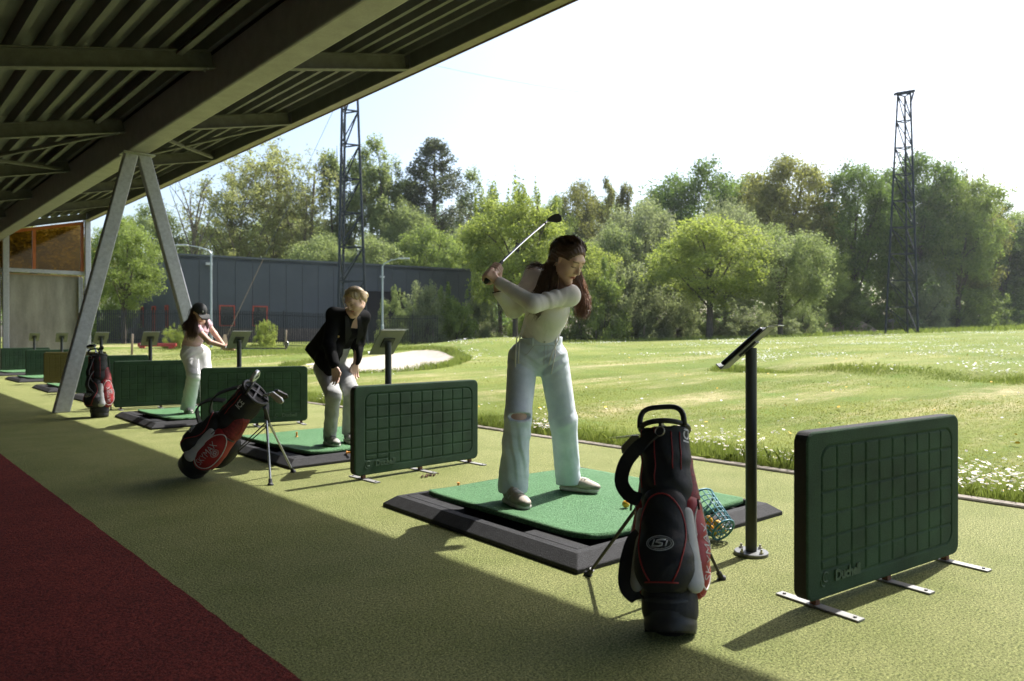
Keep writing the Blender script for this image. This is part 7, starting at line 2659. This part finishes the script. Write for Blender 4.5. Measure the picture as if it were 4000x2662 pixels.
# ---------------------------------------------------------------- grass and flowers
def blade_mat(name, c0, c1):
    return leaf_material(name, c0, c1, 0.4)
GR1 = blade_mat('grass_rough', (0.099, 0.146, 0.030), (0.263, 0.306, 0.082))
GR2 = blade_mat('grass_mown', (0.128, 0.165, 0.028), (0.330, 0.335, 0.090)) #(0.146, 0.176, 0.045), (0.367, 0.358, 0.135))
def in_view(x, y, m=4):
    a = np.degrees(np.arctan2(x, y))
    return (a > 6 - m) & (a < 78 + m)
def blades(name, n, gen, h0, h1, w, mat, seed, lab, lean=0.45):
    rs = np.random.RandomState(seed)
    x, y, hs = gen(rs, n)
    k = in_view(x, y)
    x, y, hs = x[k], y[k], hs[k]
    n = len(x)
    z = terrain(x, y) - 0.004
    h = rs.uniform(h0, h1, n) * hs
    a = rs.uniform(0, 6.283, n)
    l = np.abs(rs.normal(0, lean, n))
    b = rs.uniform(0, 6.283, n)
    ww = w * rs.uniform(0.6, 1.3, n)
    P = np.stack([x, y, z], 1)
    side = np.stack([np.cos(a), np.sin(a), np.zeros(n)], 1) * ww[:, None]
    ld = np.stack([np.cos(b), np.sin(b), np.zeros(n)], 1)
    mid = P + ld * (h * l * 0.35)[:, None] + np.array((0, 0, 1)) * (h * 0.6)[:, None]
    tip = P + ld * (h * l)[:, None] + np.array((0, 0, 1)) * (h * np.sqrt(np.clip(1 - 0.5 * l * l, 0.2, 1)))[:, None]
    V = np.stack([P - side, P + side, mid + side * 0.7, tip, mid - side * 0.7], 1).reshape(-1, 3)
    F = np.arange(n * 5).reshape(n, 5)
    return tag(link(name, np_mesh(name, V, F, 5, mat)), lab, 'grass', kind='stuff')
def vnoise(x, y, s, seed=0):
    return 0.5 + 0.25 * (np.sin(x * s + 1.3 * seed + 2 * np.sin(y * s * 0.7 + seed)) + np.sin(y * s * 1.1 - seed + 2 * np.sin(x * s * 0.6 + seed * 2)))
def g_strip(rs, n):
    x = 5.37 + np.abs(rs.normal(0, 0.38, n)); y = rs.uniform(0.5, 22, n) ** 1.0
    y = 0.5 + (y - 0.5) * rs.rand(n) ** 0.35
    return x, y, (0.55 + 0.9 * vnoise(x, y, 3.1, 1)) * np.clip(1.25 - (x - 5.37) * 0.8, 0.35, 1.3)
blades('rough_grass', 46000, g_strip, 0.045, 0.115, 0.0022, GR1, 1, 'longer rough grass along the concrete edging')
def g_lawn(rs, n):
    t = rs.rand(n) ** 0.62
    d = 6.0 + 13 * (1 - t)
    a = np.radians(rs.uniform(2, 82, n))
    x, y = d * np.sin(a), d * np.cos(a)
    ok = x > 5.42
    return x[ok], y[ok], (0.5 + 0.8 * vnoise(x, y, 1.3, 2))[ok]
blades('mown_grass', 230000, g_lawn, 0.010, 0.024, 0.0024, GR2, 2, 'short mown grass of the fairway', 0.7)
def g_lip(rs, n):
    y = rs.uniform(2, 9.5, n)
    x = 15.0 + rs.normal(0, 0.28, n) + 0.15 * np.sin(y * 1.3)
    return x, y, np.clip(vnoise(x, y, 1.9, 3) * 2.4 - 0.9, 0.12, 1.2)
blades('tufted_grass', 14000, g_lip, 0.04, 0.15, 0.0045, GR1, 3, 'tufted longer grass on the small bank across the field')
def g_left(rs, n):
    x, y = rs.uniform(5.5, 24, n), rs.uniform(26.5, 42, n)
    return x, y, (0.3 + 1.0 * vnoise(x, y, 0.9, 4) ** 1.5) * (0.25 + 0.75 * smooth01(x, 11.5, 14.5))
blades('tall_grass', 30000, g_left, 0.06, 0.30, 0.010, GR1, 4, 'tall unmown grass in front of the picket fence')
def g_mid(rs, n):
    d = rs.uniform(20, 60, n); a = np.radians(rs.uniform(2, 82, n))
    x, y = d * np.sin(a), d * np.cos(a)
    ok = (x > 6) & (bunker_e(x, y) > 1.02)
    return x[ok], y[ok], (0.4 + vnoise(x, y, 0.6, 5))[ok]
blades('field_grass', 60000, g_mid, 0.015, 0.045, 0.006, GR2, 5, 'grass on the far part of the field', 0.6)
def g_edge(rs, n):
    d = rs.uniform(56, 92, n); a = np.radians(rs.uniform(36, 80, n))
    x, y = d * np.sin(a), d * np.cos(a)
    return x, y, (0.3 + vnoise(x, y, 0.5, 6))
blades('edge_grass', 26000, g_edge, 0.12, 0.40, 0.020, GR1, 6, 'longer grass under the far shrubs', 0.5)
def g_bunk(rs, n):
    a = rs.uniform(0, 6.283, n)
    r = rs.uniform(1.0, 1.22, n)
    x = 12.75 + r * (4.6 * np.cos(a) * 0.672 - 2.3 * np.sin(a) * 0.741)
    y = 20.2 + r * (4.6 * np.cos(a) * 0.741 + 2.3 * np.sin(a) * 0.672)
    k = bunker_e(x, y) > 0.98
    return x[k], y[k], 0.5 + vnoise(x, y, 1.5, 2)[k]
blades('bunker_grass', 14000, g_bunk, 0.06, 0.18, 0.006, GR1, 7, 'uneven grass round the rim of the sand bunker')

PETAL = M('daisy_white', (0.80, 0.80, 0.78), 0.7, var=0.04, trans=0.2)
YELL = M('dandelion_yellow', (0.72, 0.42, 0.02), 0.7, var=0.1)
STALK = M('flower_stalk', (0.10, 0.16, 0.03), 0.8)
def flowers(name, x, y, r, hgt, mat, seed, lab, cat, stalk=False):
    rs = np.random.RandomState(seed)
    n = len(x)
    z = terrain(x, y) + hgt * rs.uniform(0.5, 1.3, n)
    rr = r * rs.uniform(0.7, 1.3, n)
    nn = rs.normal(0, 0.35, (n, 3)); nn[:, 2] = 1; nn[:, 0] += 0.15
    nn /= np.linalg.norm(nn, axis=1)[:, None]
    a = np.cross(nn, np.array((0.3, 1, 0.1))); a /= np.linalg.norm(a, axis=1)[:, None]
    b = np.cross(nn, a)
    P = np.stack([x, y, z], 1)
    V = np.stack([P + (a * math.cos(t) + b * math.sin(t)) * rr[:, None] for t in np.linspace(0, 6.283, 8)[:-1]], 1).reshape(-1, 3)
    F = np.arange(n * 7).reshape(n, 7)
    return tag(link(name, np_mesh(name, V, F, 7, mat)), lab, cat, kind='stuff')
rs = np.random.RandomState(9)
def pick(n, gen, dens):
    x, y = gen(n)
    k = (rs.rand(len(x)) < dens(x, y)) & in_view(x, y) & (x > 5.45) & (bunker_e(x, y) > 1.05)
    return x[k], y[k]
X1, Y1 = pick(9000, lambda n: (5.45 + np.abs(rs.normal(0, 0.5, n)), rs.uniform(0.8, 16, n)), lambda x, y: np.clip(vnoise(x, y, 2.4, 7) * 1.8 - 0.75 + 0.6 * (y < 2.2), 0, 1) * (0.25 + 0.75 * (y < 6)))
flowers('daisies', X1, Y1, 0.0135, 0.085, PETAL, 1, 'white daisies in the rough grass along the edging', 'flowers')
flowers('daisy_centres', X1[::1], Y1[::1], 0.0050, 0.089, YELL, 1, 'yellow centres of the daisies by the edging', 'flowers')
def plateau(x, y): return (x > 15.2) & (y < 9.5 + 0.42 * (x - 15))
X2, Y2 = pick(52000, lambda n: (rs.uniform(15.2, 55, n), rs.uniform(2, 26, n)), lambda x, y: plateau(x, y) * np.clip(vnoise(x, y, 0.75, 3) * 1.9 - 0.75, 0, 1) * np.clip(vnoise(x, y, 2.6, 5) * 1.8 - 0.5, 0.05, 1) * np.clip(1.25 - x / 60, 0.25, 1))
flowers('daisies', X2, Y2, 0.022, 0.05, PETAL, 2, 'drifts of white daisies on the raised part of the field', 'flowers')
def band_(n):
    d = rs.uniform(24, 60, n); a = np.radians(rs.uniform(28, 64, n))
    return d * np.sin(a), d * np.cos(a)
X3, Y3 = pick(30000, band_, lambda x, y: ~plateau(x, y) * np.clip(vnoise(x, y, 0.42, 9) * 2.4 - 1.35, 0, 1) * np.clip(vnoise(x, y, 1.9, 2) * 1.8 - 0.5, 0.05, 1))
flowers('daisies', X3, Y3, 0.026, 0.05, PETAL, 3, 'white daisy bands on the far field behind the golfers', 'flowers')
def wide(n):
    d = 8 + 50 * rs.rand(n) ** 1.3; a = np.radians(rs.uniform(20, 78, n))
    return d * np.sin(a), d * np.cos(a)
X4, Y4 = pick(420, wide, lambda x, y: 0.7 + 0 * x)
flowers('dandelions', X4, Y4, 0.017, 0.04, YELL, 4, 'scattered yellow dandelions on the field', 'flowers')
X5, Y5 = pick(900, wide, lambda x, y: 0.6 + 0 * x)
flowers('daisies', X5, Y5, 0.016, 0.04, PETAL, 5, 'scattered single daisies on the mown grass', 'flowers')

# ---------------------------------------------------------------- air
hz = MB().bb(-122, 332, -122, 332, -1.3, 30).build('haze', None)
hm = bpy.data.materials.new('haze')
hm.use_nodes = True
hn, hl = hm.node_tree.nodes, hm.node_tree.links
hn.clear()
ho_ = hn.new('ShaderNodeOutputMaterial')
hv_ = hn.new('ShaderNodeVolumePrincipled')
hv_.inputs['Color'].default_value = (0.94, 0.97, 1.0, 1)
hv_.inputs['Density'].default_value = 0.00022
hv_.inputs['Anisotropy'].default_value = 0.45
hl.new(hv_.outputs[0], ho_.inputs['Volume'])
hz.data.materials.append(hm)
tag(hz, 'thin pale daylight haze over the whole range', 'haze', kind='stuff')
